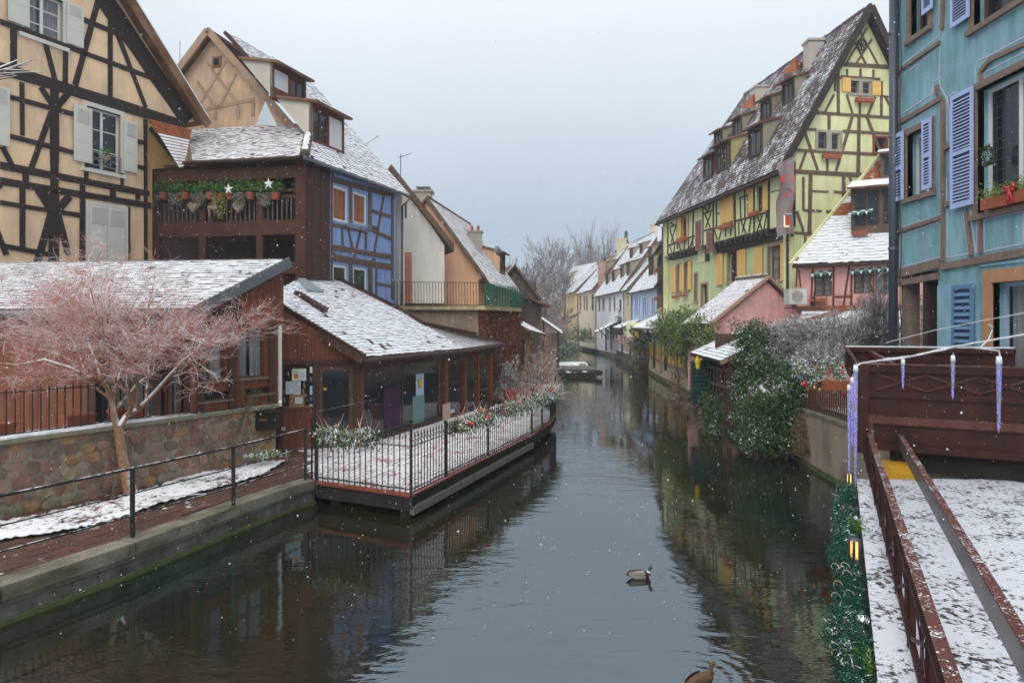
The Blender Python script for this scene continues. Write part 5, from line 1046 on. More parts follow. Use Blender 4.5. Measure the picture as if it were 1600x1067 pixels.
# jetty and punts
JT = thing('wooden_jetty', 'low dark wooden jetty on stilts beside the moored punts', 'jetty', (3,55,0))
mb = MB(); 
for i in range(18): mb = MB(); x = 2.2+i*.24; mb.box(x,x+.22,53.5,58,.42,.5); mb.build('plank', M['weather_beam'], JT)
for x,y in ((2.4,53.7),(4.2,53.7),(6.2,53.7),(6.2,57.7)): mb = MB(); mb.box(x-.09,x+.09,y-.09,y+.09,-.8,.42); mb.build('pile', M['boat_wood'], JT)
mb = MB(); mb.box(2.2,6.5,53.55,53.65,.25,.42); mb.build('beam', M['boat_wood'], JT)
b = MB(); p = ray(868,582,43.5); b.tube([V((p.x,p.y,-.5)),V((p.x,p.y,1.6))],.045,6); tag(b.build('mooring_pole', M['zinc_pale']),'grey mooring pole standing in the water before the jetty','pole')
def punt(name,x,y,L_,wd,rz,lab,tarp=True):
    t = thing(name,lab,'boat',(x,y,0),'punts moored at the jetty'); R_ = Matrix.Rotation(rz,3,'Z'); P0 = V((x,y,0))
    n = 9; rows = []
    for i in range(n):
        s = i/(n-1)*2-1; w_ = wd/2*(1-.45*abs(s)**3); z0_ = -.1+.28*abs(s)**3; z1_ = .38+.12*abs(s)**2; xx = s*L_/2
        rows.append([V((xx,-w_,z1_)),V((xx,-w_*.75,z0_)),V((xx,w_*.75,z0_)),V((xx,w_,z1_)),V((xx,w_*.9,z1_)),V((xx,w_*.68,z0_+.08)),V((xx,-w_*.68,z0_+.08)),V((xx,-w_*.9,z1_))])
    b = MB(); b.v = [tuple(R_@p+P0) for r in rows for p in r]
    for i in range(n-1):
        for k in range(8): b.f.append((i*8+k,i*8+(k+1)%8,(i+1)*8+(k+1)%8,(i+1)*8+k)); b.m.append(0)
    b.f += [tuple(range(8)),tuple(range((n-1)*8,n*8))]; b.m += [0,0]; b.build('hull', M['boat_wood'], t)
    for s in (-.5,0,.5): b = MB(); c = [V((s*L_/2-.12,-wd*.43,.36)),V((s*L_/2+.12,-wd*.43,.36)),V((s*L_/2+.12,wd*.43,.36)),V((s*L_/2-.12,wd*.43,.36))]; b.hexa([R_@q+P0 for q in c]+[R_@q+P0+V((0,0,.04)) for q in c]); b.build('seat', M['snow'], t)
    if tarp:
        b = MB(); vv = []
        for i in range(7):
            s = -.75+i*1.5/6
            for k in range(5):
                a = (k/4-.5)*2; vv.append(tuple(R_@V((s*L_/2,a*wd*.5,.42+.30*(1-a*a)*(1-.3*s*s)))+P0))
        b.v = vv
        for i in range(6):
            for k in range(4): b.f.append((i*5+k,i*5+5+k,i*5+6+k,i*5+k+1)); b.m.append(0)
        b.build('snowy_cover', M['tarp_snow'], t, True)
punt('punt',5.0,60,3.6,1.3,.25,'punt with snow-covered canopy at the end of the jetty'); punt('punt',4.2,52.3,5.0,1.5,.12,'open dark punt moored in front of the jetty',False)
# ================================================================ GREEN HALF-TIMBERED HOUSE
GH = thing('green_house', 'tall yellow-green half-timbered house with yellow shutters and steep brown tiled roof', 'house', (13.1,33.6,1))
GF = VP(13.1,33.6,-2.17,17.1); GG = VP(13.1,33.6,1,.16); GFl = GF.off(-.35); GGl = GG
zEg = 4+252*33.6/F; Lg = math.hypot(2.17,17.1)
uB = lambda x,y: GF.uv(cH7(x,y))
# upper storey, canal side (jettied)
zj = uB(1215,770)[1]; zjl = uB(110,1062)[1]
H7 = lambda x0,x1,yt,yb: GF.rect(cH7,x0,x1,yt,yb)
wu = [H7(1085,1165,285,590),H7(255,316,625,860)]
u400 = uB(400,900)[0]; u610 = uB(606,900)[0]
wall(GH,GF,[(0,zj),(u610,uB(606,930)[1]),(u610,uB(606,930)[1]+.02),(u400,uB(400,960)[1]),(Lg,zjl),(Lg,zEg),(0,zEg)],wu,M['green_plaster'],th=.34)
for r in wu: window(GH,GF,r,M['red_frame'],M['glass'],2,4,.06,.1)
tm = [(100,640,1230,92,46),(1222,80,1220,840,40),(610,930,1215,775,26),(850,680,1218,580,16),(605,765,700,742,14),(110,1055,395,975,24),(110,950,210,905,15),(330,865,395,845,14),(100,670,100,1060,20),(200,650,205,990,12),(385,560,375,960,14),(490,510,490,960,14),(605,470,605,920,20),(640,470,640,750,13),(845,370,850,850,18),(955,310,958,640,11),(1060,285,1060,800,14),
(620,785,652,890,10),(700,755,668,890,10),(745,770,740,860,9),(800,765,800,845,9),(890,690,890,835,9),(910,670,970,815,9),(965,662,925,812,9),(1025,645,1005,800,9),(1100,635,1150,780,9),(1150,622,1095,785,9),(1200,600,1170,770,9),(900,425,1010,388,15),(905,430,910,650,10),(510,530,545,590,9),(575,490,545,590,9),(500,600,590,565,13),(515,610,570,755,9),(580,590,520,755,9),(500,785,600,760,12),(125,750,195,722,12),(135,700,165,730,8),(120,765,165,915,9),(190,740,135,915,9),(120,955,150,1040,9),(180,930,165,1030,9),(215,920,245,1010,9),(290,905,280,1000,9),(335,880,330,980,9),(385,865,345,975,9),(640,605,685,590,12),(990,410,995,600,8)]
timbers(GH,GF,cH7,tm,M['dark_timber'],.05)
for c in ((1008,1058,300,620),(1168,1222,232,570),(712,835,382,715),(212,256,640,892),(318,330,590,850)): shutter(GH,GF,H7(*c),M['yellow_shutter'],off=.06)
shutter(GH,GF,H7(685,735,428,742),M['yellow_shutter'],off=.03)
for c in ((410,470,690,1015),(532,600,792,1045)):
    r = H7(*c); r = (r[0]+.0,r[1],r[2],r[3]); P2 = GF.off(-.02); b = MB(); pbox(b,GF,*r,-.02,.06); pbox(b,GF,r[0]+.12,r[1]-.12,r[2]+.1,r[3]-.14,.058,.066,1); b.build('loading_door', [M['grey_timber'],M['red_frame']], GH)
def fbox(pl, r, lab, flowers=None, grp='flower boxes on the green house', off=.1):
    t = thing('flower_box', lab, 'flower box', pl.at((r[0]+r[1])/2,r[2],off+.1), grp); b = MB(); pbox(b,pl,r[0],r[1],r[2],r[3],off,off+.2); b.build('box', M['terracotta'], t)
    cc = np.array([tuple(pl.at(random.uniform(r[0],r[1]), r[3]+abs(random.gauss(0,.05)), off+.1+random.gauss(0,.06))) for _ in range(50)]); leafmesh('plants', cc, .07, [flowers or M['straw']], t); return t
fbox(GF,H7(1040,1140,600,640),'terracotta box under the right upper canal window of the green house'); fbox(GF,H7(712,840,735,785),'terracotta box under the closed yellow shutters of the green house'); fbox(GF,H7(232,330,885,925),'terracotta box under the left upper canal window of the green house')
# brackets below the jetty
for i in range(11):
    x = 630+i*58; q = uB(x,0)[0]; z = zj+(uB(606,930)[1]-zj)*(q/u610)
    b = MB(); pbox(b,GF,q-.12,q+.12,z-.34,z-.04,-.4,.10); b.build('bracket', M['dark_timber'], GH)
for i in range(7):
    x = 120+i*42; q = uB(x,0)[0]; b = MB(); pbox(b,GF,q-.12,q+.12,zjl-.36,zjl-.04,-.4,.08); b.build('bracket', M['dark_timber'], GH)
b = MB(); pbox(b,GF,0,u610,zj-.6,zj-.32,-.36,-.2); b.build('beam', M['dark_timber'], GH)
# lower storey
H8 = lambda x0,x1,yt,yb: GFl.rect(cH8,x0,x1,yt,yb)
wl = [H8(820,940,108,470),H8(1300,1460,50,450),H8(216,257,270,585),H8(308,355,240,570),H8(425,455,372,700),H8(505,574,495,775)]
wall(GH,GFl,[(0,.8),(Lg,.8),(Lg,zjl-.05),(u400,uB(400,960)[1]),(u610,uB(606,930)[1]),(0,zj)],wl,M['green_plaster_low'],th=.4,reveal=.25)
for i,r in enumerate(wl): window(GH,GFl,r,M['red_frame'],M['glass'],2 if i<2 else 1,3,.07,.2,M['white_curtain'] if i==1 else None); surround(GH,GFl,r,M['pink_stone'],.14)
for c in ((690,770,132,505),(945,1040,92,500),(1143,1243,60,470),(1462,1535,10,450),(152,208,290,590),(259,278,255,572),(284,306,252,570),(357,392,222,555)): shutter(GH,GFl,H8(*c),M['yellow_shutter'],off=.06)
b = MB(); r = H8(505,600,30,225); pbox(b,GFl,r[0]+.5,r[1]+.6,r[2],r[3],0,.06); b.build('green_panel', M['green_plaster'], GH)
b = MB(); r = H8(565,600,10,215); pbox(b,GFl,r[0],r[1],r[2],r[3]+.5,0,.12); b.build('timber', M['dark_timber'], GH)
fbox(GFl,H8(195,250,632,660),'small terracotta box under the left ground floor window of the green house'); fbox(GFl,H8(288,350,615,640),'small terracotta box under the second ground floor window of the green house')
# gable
ua_ = lambda x,y: GG.uv(cH(x,y))
ap = GG.uv((1349,22)); zrg = ap[1]; uR_ = 2*ap[0]
slp = (zrg-zEg)/(ap[0]-.0)
kn = ua_(690,520)
outer = [(-.1,.8),(uR_+.1,.8),(uR_+.1,zEg),(ap[0],zrg),(-.1,zEg)]
gw_ = [GG.rect(cH,878,908,338,388),GG.rect(cH,926,960,342,392),GG.rect(cH,742,775,552,620),GG.rect(cH,797,830,556,624),GG.rect(cH,976,1024,575,635)]
wall(GH,GG,[(0,.8),(uR_,.8),(uR_,zEg),(ap[0],zrg),(0,zEg)],gw_,M['green_plaster'],th=.3)
for i,r in enumerate(gw_): window(GH,GG,r,M['grey_timber'] if i<4 else M['red_frame'],M['glass'],1,2,.05,.1)
for a_,b_ in ((0,1),(2,3)):
    r = (gw_[a_][0]-.02,gw_[b_][1]+.02,gw_[a_][2],gw_[a_][3]); mb = MB(); w_ = .12
    for q in ((r[0]-w_,r[0],r[2]-w_,r[3]+w_),(r[1],r[1]+w_,r[2]-w_,r[3]+w_),(r[0],r[1],r[3],r[3]+w_),(r[0],r[1],r[2]-w_,r[2]),(gw_[a_][1],gw_[b_][0],r[2],r[3])): pbox(mb,GG,*q,-.1,.05)
    mb.build('window_surround', M['grey_stone'], GH)
mb = MB(); r = gw_[4]; w_ = .1
for q in ((r[0]-w_,r[0],r[2]-w_,r[3]+w_),(r[1],r[1]+w_,r[2]-w_,r[3]+w_),(r[0],r[1],r[3],r[3]+w_),(r[0],r[1],r[2]-w_,r[2])): pbox(mb,GG,*q,-.1,.06)
mb.build('window_surround', M['red_frame'], GH)
for c in ((840,874,325,385),(966,1000,342,398)): shutter(GH,GG,GG.rect(cH,*c),M['yellow_shutter'],off=.04)
fbox(GG,GG.rect(cH,890,963,414,430),'red flower box under the top gable window of the green house'); fbox(GG,GG.rect(cH,752,822,646,664),'red flower box under the lower double gable window of the green house')
tm = [(822,268,1050,282,17),(862,290,862,330,9),(918,288,918,330,9),(972,292,972,335,9),(838,320,1000,332,9),(824,270,826,475,13),(1005,340,1005,490,12),(808,395,770,468,10),(860,395,885,475,10),(915,405,915,475,9),(980,405,945,488,10),(1020,405,1045,450,9),(722,470,1045,492,13),(787,478,787,540,12),(885,485,817,712,12),(912,490,908,725,14),(945,490,1003,640,12),(690,540,735,542,9),(845,548,1045,558,11),(685,548,740,710,12),(640,626,1000,645,12),(690,636,665,706,10),(780,665,780,715,9),(640,715,1050,738,18),(680,738,680,875,10),(710,728,705,970,15),(680,877,757,880,9),(718,797,785,800,9),(848,737,848,835,15),(808,800,870,805,10),(872,740,892,780,9),(775,882,812,882,11),(652,880,680,965,11),(640,970,730,978,12),(688,978,688,1025,10),(905,112,990,270,8),(945,120,862,260,8),(880,150,940,268,8),(965,165,900,266,8),(800,330,840,325,9),(812,330,812,382,9),(1000,400,1045,408,8),(1030,735,1030,800,12)]
timbers(GH,GG,cH,tm,M['brown_timber'],.03)
mb = MB(); q = ua_(920,190); 
for k in range(8): a = k*math.pi/4; mb.bar(GG.at(q[0],q[1],.05),GG.at(q[0]+.22*math.cos(a),q[1]+.22*math.sin(a),.05),.04,.03)
mb.tube([GG.at(q[0]+.26*math.cos(a),q[1]+.26*math.sin(a),.05) for a in np.linspace(0,6.283,13)],.03,5); mb.build('gable_roundel', M['dark_timber'], GH)
mb = MB(); pbox(mb,GG,-.05,.42,zj-.1,zEg,-.05,.10); mb.build('corner_post', M['dark_timber'], GH)
mb = MB(); pbox(mb,GG,.0,.10,1,zj-.1,-.05,.05); mb.build('downpipe', M['tile_dark'], GH)
# roof
sl = (zrg+.15-(zEg-.35))/(ap[0]+.45)
RG = RP(GF.at(-.35,zEg-.40,.45), GF.d, (-GF.n.x,-GF.n.y), sl)
wr = (zrg+.2-RG.o.z)/sl
Lr = Lg+.7
roof(GH,RG,[(0,0),(Lr,0),(Lr-4.6,wr),(0,wr)],[M['roof_thin'],M['tile_dark']],tile=(.22,.18),lift=.035)
a = RG.at(0,wr,0); b2 = RG.at(Lr-4.6,wr,0); e = RG.at(Lr,0,0)
far = GG.d*(2*(ap[0]+.4)); fe = V((far.x,far.y,0)); rr0 = RG.o+fe
mb = MB(); q = [RG.o+fe, a, b2, RG.at(Lr,0,0)+fe]; mb.hexa(q+[w_+V((.0,0,.12)) for w_ in q]); mb.build('roof', M['roof_thin'], GH)
mb = MB(); mb.add([e,b2,e+fe],[(0,1,2),(2,1,0)]); mb.build('hip', M['roof_thin'], GH)
for p,q in ((RG.o,a),(RG.o+fe,a)):
    mb = MB(); mb.bar(p+V((0,-.05,-.06)),q+V((0,-.05,-.06)),.10,.34); mb.build('barge_board', M['dark_timber'], GH)
    
mb = MB(); mb.tube([a,b2],.12,6); mb.build('ridge', M['roof_thin'], GH)
mb = MB(); mb.bar(RG.at(-.02,-.05,-.12),RG.at(Lr,-.05,-.12),.10,.20); mb.build('eave_board', M['dark_timber'], GH)
gutter(GH,RG.at(0,-.10,-.03),RG.at(Lr,-.10,-.03),.07,M['tile_dark'])
pipe(GH,[RG.at(Lr-.2,-.1,-.1),GF.at(Lg,zEg-.8,.1),GF.at(Lg,1,.1)],.05,M['tile_dark'])
GE = VP(GF.at(Lg,0).x,GF.at(Lg,0).y,1,.16); wall(GH,GE,[(0,.8),(uR_,.8),(uR_,zEg),(0,zEg)],[],M['green_plaster'],name='end_wall')
mat('dormer_side',(.26,.23,.17),var=.2); mat('dormer_side_yellow',(.36,.33,.14),var=.2)
for (x,y,ln,h,ck) in ((505,652,1.5,1.75,'dormer_side'),(372,705,1.9,1.75,'dormer_side_yellow'),(300,748,1.4,1.6,'red_frame')): dormer(GH,RG,*cH(x,y),ln,h,.30,M['dark_timber'],M[ck],M['roof_thin'],cols=1 if ln<1.6 else 2,z0f=.25,over=.35)
for (x,y) in ((637,425),(542,498),(420,572),(338,622)): dormer(GH,RG,*cH(x,y),1.15,1.3,.32,M['dark_timber'],M['dormer_side'],M['roof_thin'],cols=1,z0f=.15,over=.3)
for x,y,hh in ((722,240,.75),(498,420,.7)):
    p = RG.hit(*cH(x,y)); b = MB(); b.box(p.x-.38,p.x+.38,p.y-.38,p.y+.38,p.z-2,p.z+hh); b.box(p.x-.46,p.x+.46,p.y-.46,p.y+.46,p.z+hh,p.z+hh+.12); b.build('chimney', M['far_grey'], GH)
for x,y in ((655,318),(478,462)):
    p = RG.hit(*cH(x,y)); b = MB(); b.add([p+V((-.3,-.6,0)),p+V((-.9,-.1,.1)),p+V((.5,.5,.9)),p+V((-.1,.0,1.0))],[(0,1,3),(0,3,2),(1,2,3)]); b.build('roof_vent', M['tile_orange'], GH)
for x0,y0,x1,y1 in ((205,785,240,735),(255,765,295,722)):
    p = RG.hit(*cH(x0,y0)); q = RG.hit(*cH(x1,y1)); b = MB(); b.bar(p+RG.N*.08,q+RG.N*.08,.7,.08,0,RG.N); b.build('rooflight', M['zinc'], GH)
# wavy painted metal sign at the corner
sg = thing('wavy_metal_sign', 'tall wavy painted metal sign hanging at the corner of the green house', 'sign', GG.at(.6,zEg-3,.5))
GS = GG.off(.55); S_ = lambda x,y: GS.uv((1200+x*.1406, 230+y*.1406))
Lp = [(105,190),(98,230),(112,300),(122,360),(118,430),(112,520),(98,570),(90,620),(98,690),(104,760),(106,860),(100,920),(104,1000)]
Rp = [(270,110),(282,150),(276,220),(272,290),(285,380),(297,470),(285,540),(276,620),(272,700),(282,770),(290,850),(292,920),(290,960)]
mb = MB(); n = len(Lp); v = []
for k in range(n):
    for s in range(9):
        t = s/8; x = Lp[k][0]+(Rp[k][0]-Lp[k][0])*t; y = Lp[k][1]+(Rp[k][1]-Lp[k][1])*t-(12*math.sin(t*math.pi) if k==n-1 else 0); q = S_(x,y); v.append(GS.at(q[0],q[1],.10*math.sin(t*6.0+k*.5)+.05))
f = [(k*9+s,(k+1)*9+s,(k+1)*9+s+1,k*9+s+1) for k in range(n-1) for s in range(8)]
mb.add(v,f); bk_ = len(mb.v); mb.add([w_-GS.n*.04 for w_ in v],[q[::-1] for q in f]); mb.build('sheet', M['metal_sign'], sg, True)
b = MB(); q = S_(270,115); b.tube([GS.at(q[0],q[1],.1),GS.at(q[0]+.15,q[1]+.18,.1),GS.at(q[0]+.5,q[1]+.2,.1)],[.05,.04,.01],6); b.build('curl', M['metal_sign'], sg)
def gl(x0,y0,x1,y1,m='sign_glow',nm='lit_slot',o=.17): a = S_(x0,y0); c = S_(x1,y1); b = MB(); pbox(b,GS,a[0],c[0],c[1],a[1],o,o+.012); b.build(nm, M[m], sg)
gl(155,770,165,890); gl(155,880,215,892); gl(160,742,240,750,'paper'); gl(175,775,215,878,'poster_red','red_field',.165); gl(120,330,155,400,'poster_red','red_field',.16); gl(165,470,240,490,'red_frame','slot',.16); gl(150,520,200,550,'poster_red','red_field',.16)
for y in (480,960): a = S_(120,y); b = MB(); b.tube([GS.at(a[0],a[1],.02),GG.at(a[0]-.1,a[1],.05)],.03,5); b.build('bracket', M['iron'], sg)
# ================================================================ PINK HOUSE
PK = thing('pink_house', 'small pink timbered house with orange-edged snowy roof beside the green gable', 'house', (13.3,31,1))
k = 1.09; p0 = ray(1246,412,29.0*k); p1 = ray(1392,400,27.3*k); PP = VP(p0.x,p0.y,p1.x-p0.x,p1.y-p0.y)
zEk = p0.z; f0 = PP.uv
wk = [PP.rect(cP2,262,490,285,600),PP.rect(cP2,770,990,260,565),PP.rect(cP2,1050,1290,240,580)]
wall(PK,PP.off(0),[(-.0,1),(8,1),(8,zEk+.1),(0,zEk+.1)],wk,M['pink_plaster'],th=.3,reveal=.12)
for r in wk: window(PK,PP,r,M['brown_frame'],M['glass'],2,4,.06,.08,M['white_curtain'])
timbers(PK,PP,cP2,[(30,185,1260,95,60),(45,230,35,480,16),(70,260,90,480,16),(245,250,225,720,18),(515,220,510,720,24),(715,210,640,720,24),(745,250,740,720,22),(520,605,760,600,24),(1000,240,1010,600,20),(190,735,1290,745,22),(250,600,250,720,14),(1030,230,1030,580,16)],M['red_timber'])
b = MB(); r = PP.rect(cP2,190,1300,725,745); pbox(b,PP,-.1,8,r[2]-.1,r[3],-.1,.25); b.build('ledge', M['tile_orange'], PK)
up_ = V((-PP.n.x,-PP.n.y,0)); p2 = ray(1375,245,30.8*k); hr = (p2-p0).dot(up_); tK = (p2.z-p0.z)/hr
RK = RP(PP.at(-.15,zEk-.05,.4), PP.d, up_, tK); uw2 = RK.uw(1378,243)
ws = 1.75; us_ = uw2[0]*ws/uw2[1]; roof(PK,RK,[(0,0),(8,0),(8,ws),(us_,ws)],[M['roof_snow'],M['tile_orange']],tile=(.2,.17)); roof(PK,RK,[(us_,ws),(8,ws),(8,uw2[1]+1.2),(uw2[0]+1.0,uw2[1]+1.2),(uw2[0],uw2[1])],[M['roof_orange'],M['tile_orange']],tile=(.2,.17))
# snowier lower part is real snow lying near the eave
gutter(PK,RK.at(0,-.08,-.02),RK.at(8,-.08,-.02),.06,M['tile_dark'])
mb = MB(); mb.bar(RK.at(-.1,0,.03),RK.at(uw2[0]-.1,uw2[1],.03),.12,.10); mb.build('verge_board', M['green_plaster'], PK)
dormer(PK,RK,*cP1(598,850),2.35,2.1,.28,M['brown_timber'],M['dormer_side'],M['snow'],cols=2,z0f=.35,over=.45)
dormer(PK,RK,*cP1(905,300),1.6,1.35,.28,M['brown_timber'],M['dormer_side'],M['snow'],cols=2,z0f=.25,over=.3)
def awn(pl,c,x0,x1,y0,y1,off,lab):
    a = pl.uv(c(x0,y0)); b2 = pl.uv(c(x1,y1)); n = max(4,int((b2[0]-a[0])/.16)); mb = MB()
    for i in range(n):
        u = a[0]+(b2[0]-a[0])*i/n; w_ = (b2[0]-a[0])/n; z = a[1]+(b2[1]-a[1])*i/n; m = i%2
        mb.add([pl.at(u,z,off-.25),pl.at(u+w_,z,off-.25),pl.at(u+w_,z-.10,off),pl.at(u,z-.10,off)],[(0,1,2,3)],m)
        mb.add([pl.at(u,z-.10,off),pl.at(u+w_,z-.10,off),pl.at(u+w_*.5,z-.26,off+.01)],[(0,1,2)],1-m)
    return tag(mb.build('scalloped_awning',[M['green_iron'],M['paper']]),lab,'awning','green and white awning strips on the pink house')
awn(PP,cP2,225,500,290,262,.3,'green and white awning strip over the left window of the pink house'); awn(PP,cP2,735,1240,255,205,.3,'long green and white awning strip over the right windows of the pink house')
q = RK.hit(*cP1(598,850)); PD = VP(q.x,q.y,RK.a.x,RK.a.y); awn(PD,cP1,575,830,610,575,.35,'green and white awning strip on the large dormer of the pink house')
fbox(PP,PP.rect(cP2,212,435,630,670),'terracotta box under the left window of the pink house',grp='flower boxes on the pink house'); fbox(PP,PP.rect(cP2,815,1050,628,660),'terracotta box under the right window of the pink house',grp='flower boxes on the pink house'); fbox(PD,PD.rect(cP1,612,775,820,858),'terracotta box under the large dormer window of the pink house',grp='flower boxes on the pink house'); 
q3 = RK.hit(*cP1(905,300)); PD3 = VP(q3.x,q3.y,RK.a.x,RK.a.y); fbox(PD3,PD3.rect(cP1,905,985,290,325),'terracotta box under the small upper dormer of the pink house',grp='flower boxes on the pink house')
p = ray(1247,463,30.2); ac = thing('air_conditioner','cream air conditioner unit between the green and pink houses','air conditioner',p); b = MB(); b.box(p.x-.5,p.x+.25,p.y-.3,p.y+.3,p.z-.35,p.z+.3); b.build('case', M['ac_white'], ac)
b = MB(); b.tube([p+V((-.15,-.302,-.02)),p+V((-.15,-.31,-.02))],.24,20); b.build('fan_grille', M['grey_stone'], ac); b = MB()
for k_ in range(6): b.bar(p+V((-.15-.2,-.325,-.02+(k_-2.5)*.1)),p+V((-.15+.2,-.325,-.02+(k_-2.5)*.1)),.01,.012)
b.build('grille_bar', M['ac_white'], ac); b = MB(); b.bar(p+V((-.5,0,-.5)),p+V((.9,0,-.5)),.5,.05); b.bar(p+V((.7,0,-.5)),p+V((.7,0,.2)),.05,.05); b.build('bracket', M['iron'], ac)
# snowy lean-to roofs in front of the pink house
LT = thing('snowy_outbuilding', 'low outbuilding with snow-covered roof below the pink house windows', 'outbuilding', (14,26,1))
q = [ray(1262,496,26.5),ray(1392,484,26.0),ray(1392,486,29.2),ray(1262,486,30.3)]
a0 = PP.off(.1); L0_ = a0.at(-.5,zEk-1.9-.6,0); 
q = [ray(1240,540,25.0),ray(1400,540,24.6),a0.at(7.5,4.55,0),a0.at(.2,4.55,0)]; mb = MB(); mb.hexa([w_-V((0,0,.15)) for w_ in q]+[w_ for w_ in q]); mb.build('roof', M['snow'], LT)
mb = MB(); mb.bar(ray(1262,500,27.6),ray(1326,482,30.8),.14,.14); mb.build('ridge_tile', M['tile_orange'], LT)
mb = MB(); q = [ray(1240,541,25.1),ray(1400,541,24.7)]; mb.hexa([(q[0].x,q[0].y,.9),(q[1].x,q[1].y,.9),(q[1].x,q[1].y+3,.9),(q[0].x,q[0].y+3,.9),(q[0].x,q[0].y,q[0].z-.1),(q[1].x,q[1].y,q[1].z-.1),(q[1].x,q[1].y+3,q[1].z-.1),(q[0].x,q[0].y+3,q[0].z-.1)]); mb.build('wall', M['pink_plaster'], LT)
# ================================================================ PINK SHED with gable
PS_ = thing('pink_shed', 'plain pink gabled shed with snowy tiled roof between the shrubs', 'shed', (9,26.5,1))
k = 1.30; s0 = ray(1197,433,25*k); s1 = ray(1263,497,25.9*k); s2 = ray(1112,502,24.4*k)
PQ = VP(s2.x,s2.y,s1.x-s2.x,s1.y-s2.y); a = PQ.uv((1197,433)); l = PQ.uv((1111,502)); r = PQ.uv((1264,498))
wall(PS_,PQ,[(l[0],.8),(r[0],.8),(r[0],r[1]-.1),(a[0],a[1]-.08),(l[0],l[1]-.1)],[],M['pink_plaster'],th=.25)
rd = V((-.27,1,0)).normalized(); 
ri = PQ.at(*a,.15); li = PQ.at(l[0]-.15,l[1]-.12,.15); re = PQ.at(r[0]+.15,r[1]-.12,.15); hz = (ri-li); hn = V((hz.x,hz.y,0)); w_ = hn.length
RS = RP(li, rd, hn, (ri.z-li.z)/w_)
roof(PS_,RS,[(0,0),(2.6,0),(2.6,w_),(0,w_)],[M['roof_snow'],M['tile_orange']],tile=(.2,.18)); 
hz = (ri-re); hn = V((hz.x,hz.y,0)); RS2 = RP(re, rd, hn, (ri.z-re.z)/hn.length); roof(PS_,RS2,[(0,0),(2.6,0),(2.6,hn.length),(0,hn.length)],[M['roof_snow'],M['tile_orange']],tile=(.2,.18))
for p,q in ((li,ri),(ri,re)): mb = MB(); mb.bar(p+V((0,-.03,.0)),q+V((0,-.03,.0)),.16,.13); mb.build('verge_tile', M['pink_stone'], PS_)
n = 12
for i in range(n): x0_ = ri+rd*(2.6*i/n)+V((0,0,.03)); x1_ = ri+rd*(2.6*(i+1.1)/n)+V((0,0,.08)); mb = MB(); mb.tube([x0_,x1_],[.13,.10],8); mb.build('ridge_tile', M['hip_tile'], PS_)
mb = MB(); q = [li+V((.2,.2,-4)),re+V((-.2,.2,-4)),re+rd*2.4+V((-.2,0,-4)),li+rd*2.4+V((.2,0,-4))]; mb.hexa([(w_.x,w_.y,.8) for w_ in q]+[(w_.x,w_.y,li.z-.15) for w_ in q]); mb.build('wall', M['pink_plaster'], PS_)
# canalside shelter (lean-to roof on posts)
CS = thing('canal_shelter', 'open timber shelter with small snowy roof leaning over the canal bank', 'shelter', (8.6,26,1))
q = [ray(1080,550,27.6),ray(1130,563,24.6),ray(1166,549,24.3),ray(1160,528,26.2)]
e0 = ray(1078,551,28.2); e1 = ray(1126,564,24.2); nI = V((.96,.28,0)); RC = RP(e0,(e1-e0),(nI.x,nI.y),.42); RC.a = (e1-e0).normalized()
roof(CS,RC,[(0,0),((e1-e0).length,0),((e1-e0).length+.1,1.5),(0.3,2.3)],[M['roof_snow'],M['tile_dark']],tile=(.25,.2))
mb = MB(); mb.bar(e1+V((0,0,-.08)),e1+nI*1.6+V((0,0,.60)),.08,.12); mb.build('verge_board', M['bleached_wood'], CS)
for q in (e0+V((.5,-.4,0)),e1+V((.35,.2,0)),e1+V((1.5,.3,0))): b = MB(); b.box(q.x-.07,q.x+.07,q.y-.07,q.y+.07,.3,q.z); b.build('post', M['dark_plank'], CS)
mb = MB(); a = e0+V((.4,0,0)); c = e1+V((.35,0,0))
for z in (2.35,1.75): mb.bar(V((a.x,a.y,z)),V((c.x,c.y,z)),.05,.06); mb.bar(V((c.x,c.y,z)),V((c.x+2.2,c.y,z)),.05,.06)
for i in range(10): p = a.lerp(c,i/9); mb.bar(V((p.x,p.y,1.2)),V((p.x+.0,p.y-.25,2.35)),.03,.03)
mb.build('railing', M['grey_plank'], CS); mb = MB(); mb.box(a.x+.2,c.x+3.2,c.y+2.5,c.y+2.6,1,3.6); mb.build('back_wall', M['dark_plank'], CS)
ct = thing('folding_chair','pale green folding chair leaning inside the canal shelter','chair',(9.5,25.6,1.2)); p = ray(1156,600,24.9)
for i in range(5): b = MB(); b.box(p.x-.22,p.x+.22,p.y,p.y+.02,p.z-.3+i*.14,p.z-.2+i*.14); b.build('slat', M['poster_teal'], ct)
b = MB(); b.box(p.x-.26,p.x-.22,p.y,p.y+.03,p.z-.75,p.z+.4); b.box(p.x+.22,p.x+.26,p.y,p.y+.03,p.z-.75,p.z+.4); b.build('frame', M['teal_pot'], ct)
# green slatted lantern box on post
p = ray(1092,598,27.2); gs = thing('slatted_box','green slatted box on a post at the corner of the canal shelter','box',(p.x,p.y,.5)); 
for i in range(11): b = MB(); z = p.z-.85+i*.155; b.box(p.x-.24,p.x+.62,p.y-.22,p.y+.4,z,z+.11); b.build('slat', M['teal_pot'], gs)
b = MB(); b.box(p.x-.2,p.x+.58,p.y-.18,p.y+.36,p.z-.85,p.z+.84); b.build('core', M['dark_room'], gs); b = MB(); b.box(p.x+.02,p.x+.14,p.y,p.y+.12,-.5,p.z-.8); b.build('post', M['pink_stone'], gs)
b = MB(); p = ray(1090,568,27.0); b.tube([p+V((0,0,-.2)),p+V((0,0,.1)),p+V((0,0,.3))],[.08,.12,.02],6); tag(b.build('street_lantern', M['poster_yellow']),'small yellow lantern above the green slatted box','lantern')
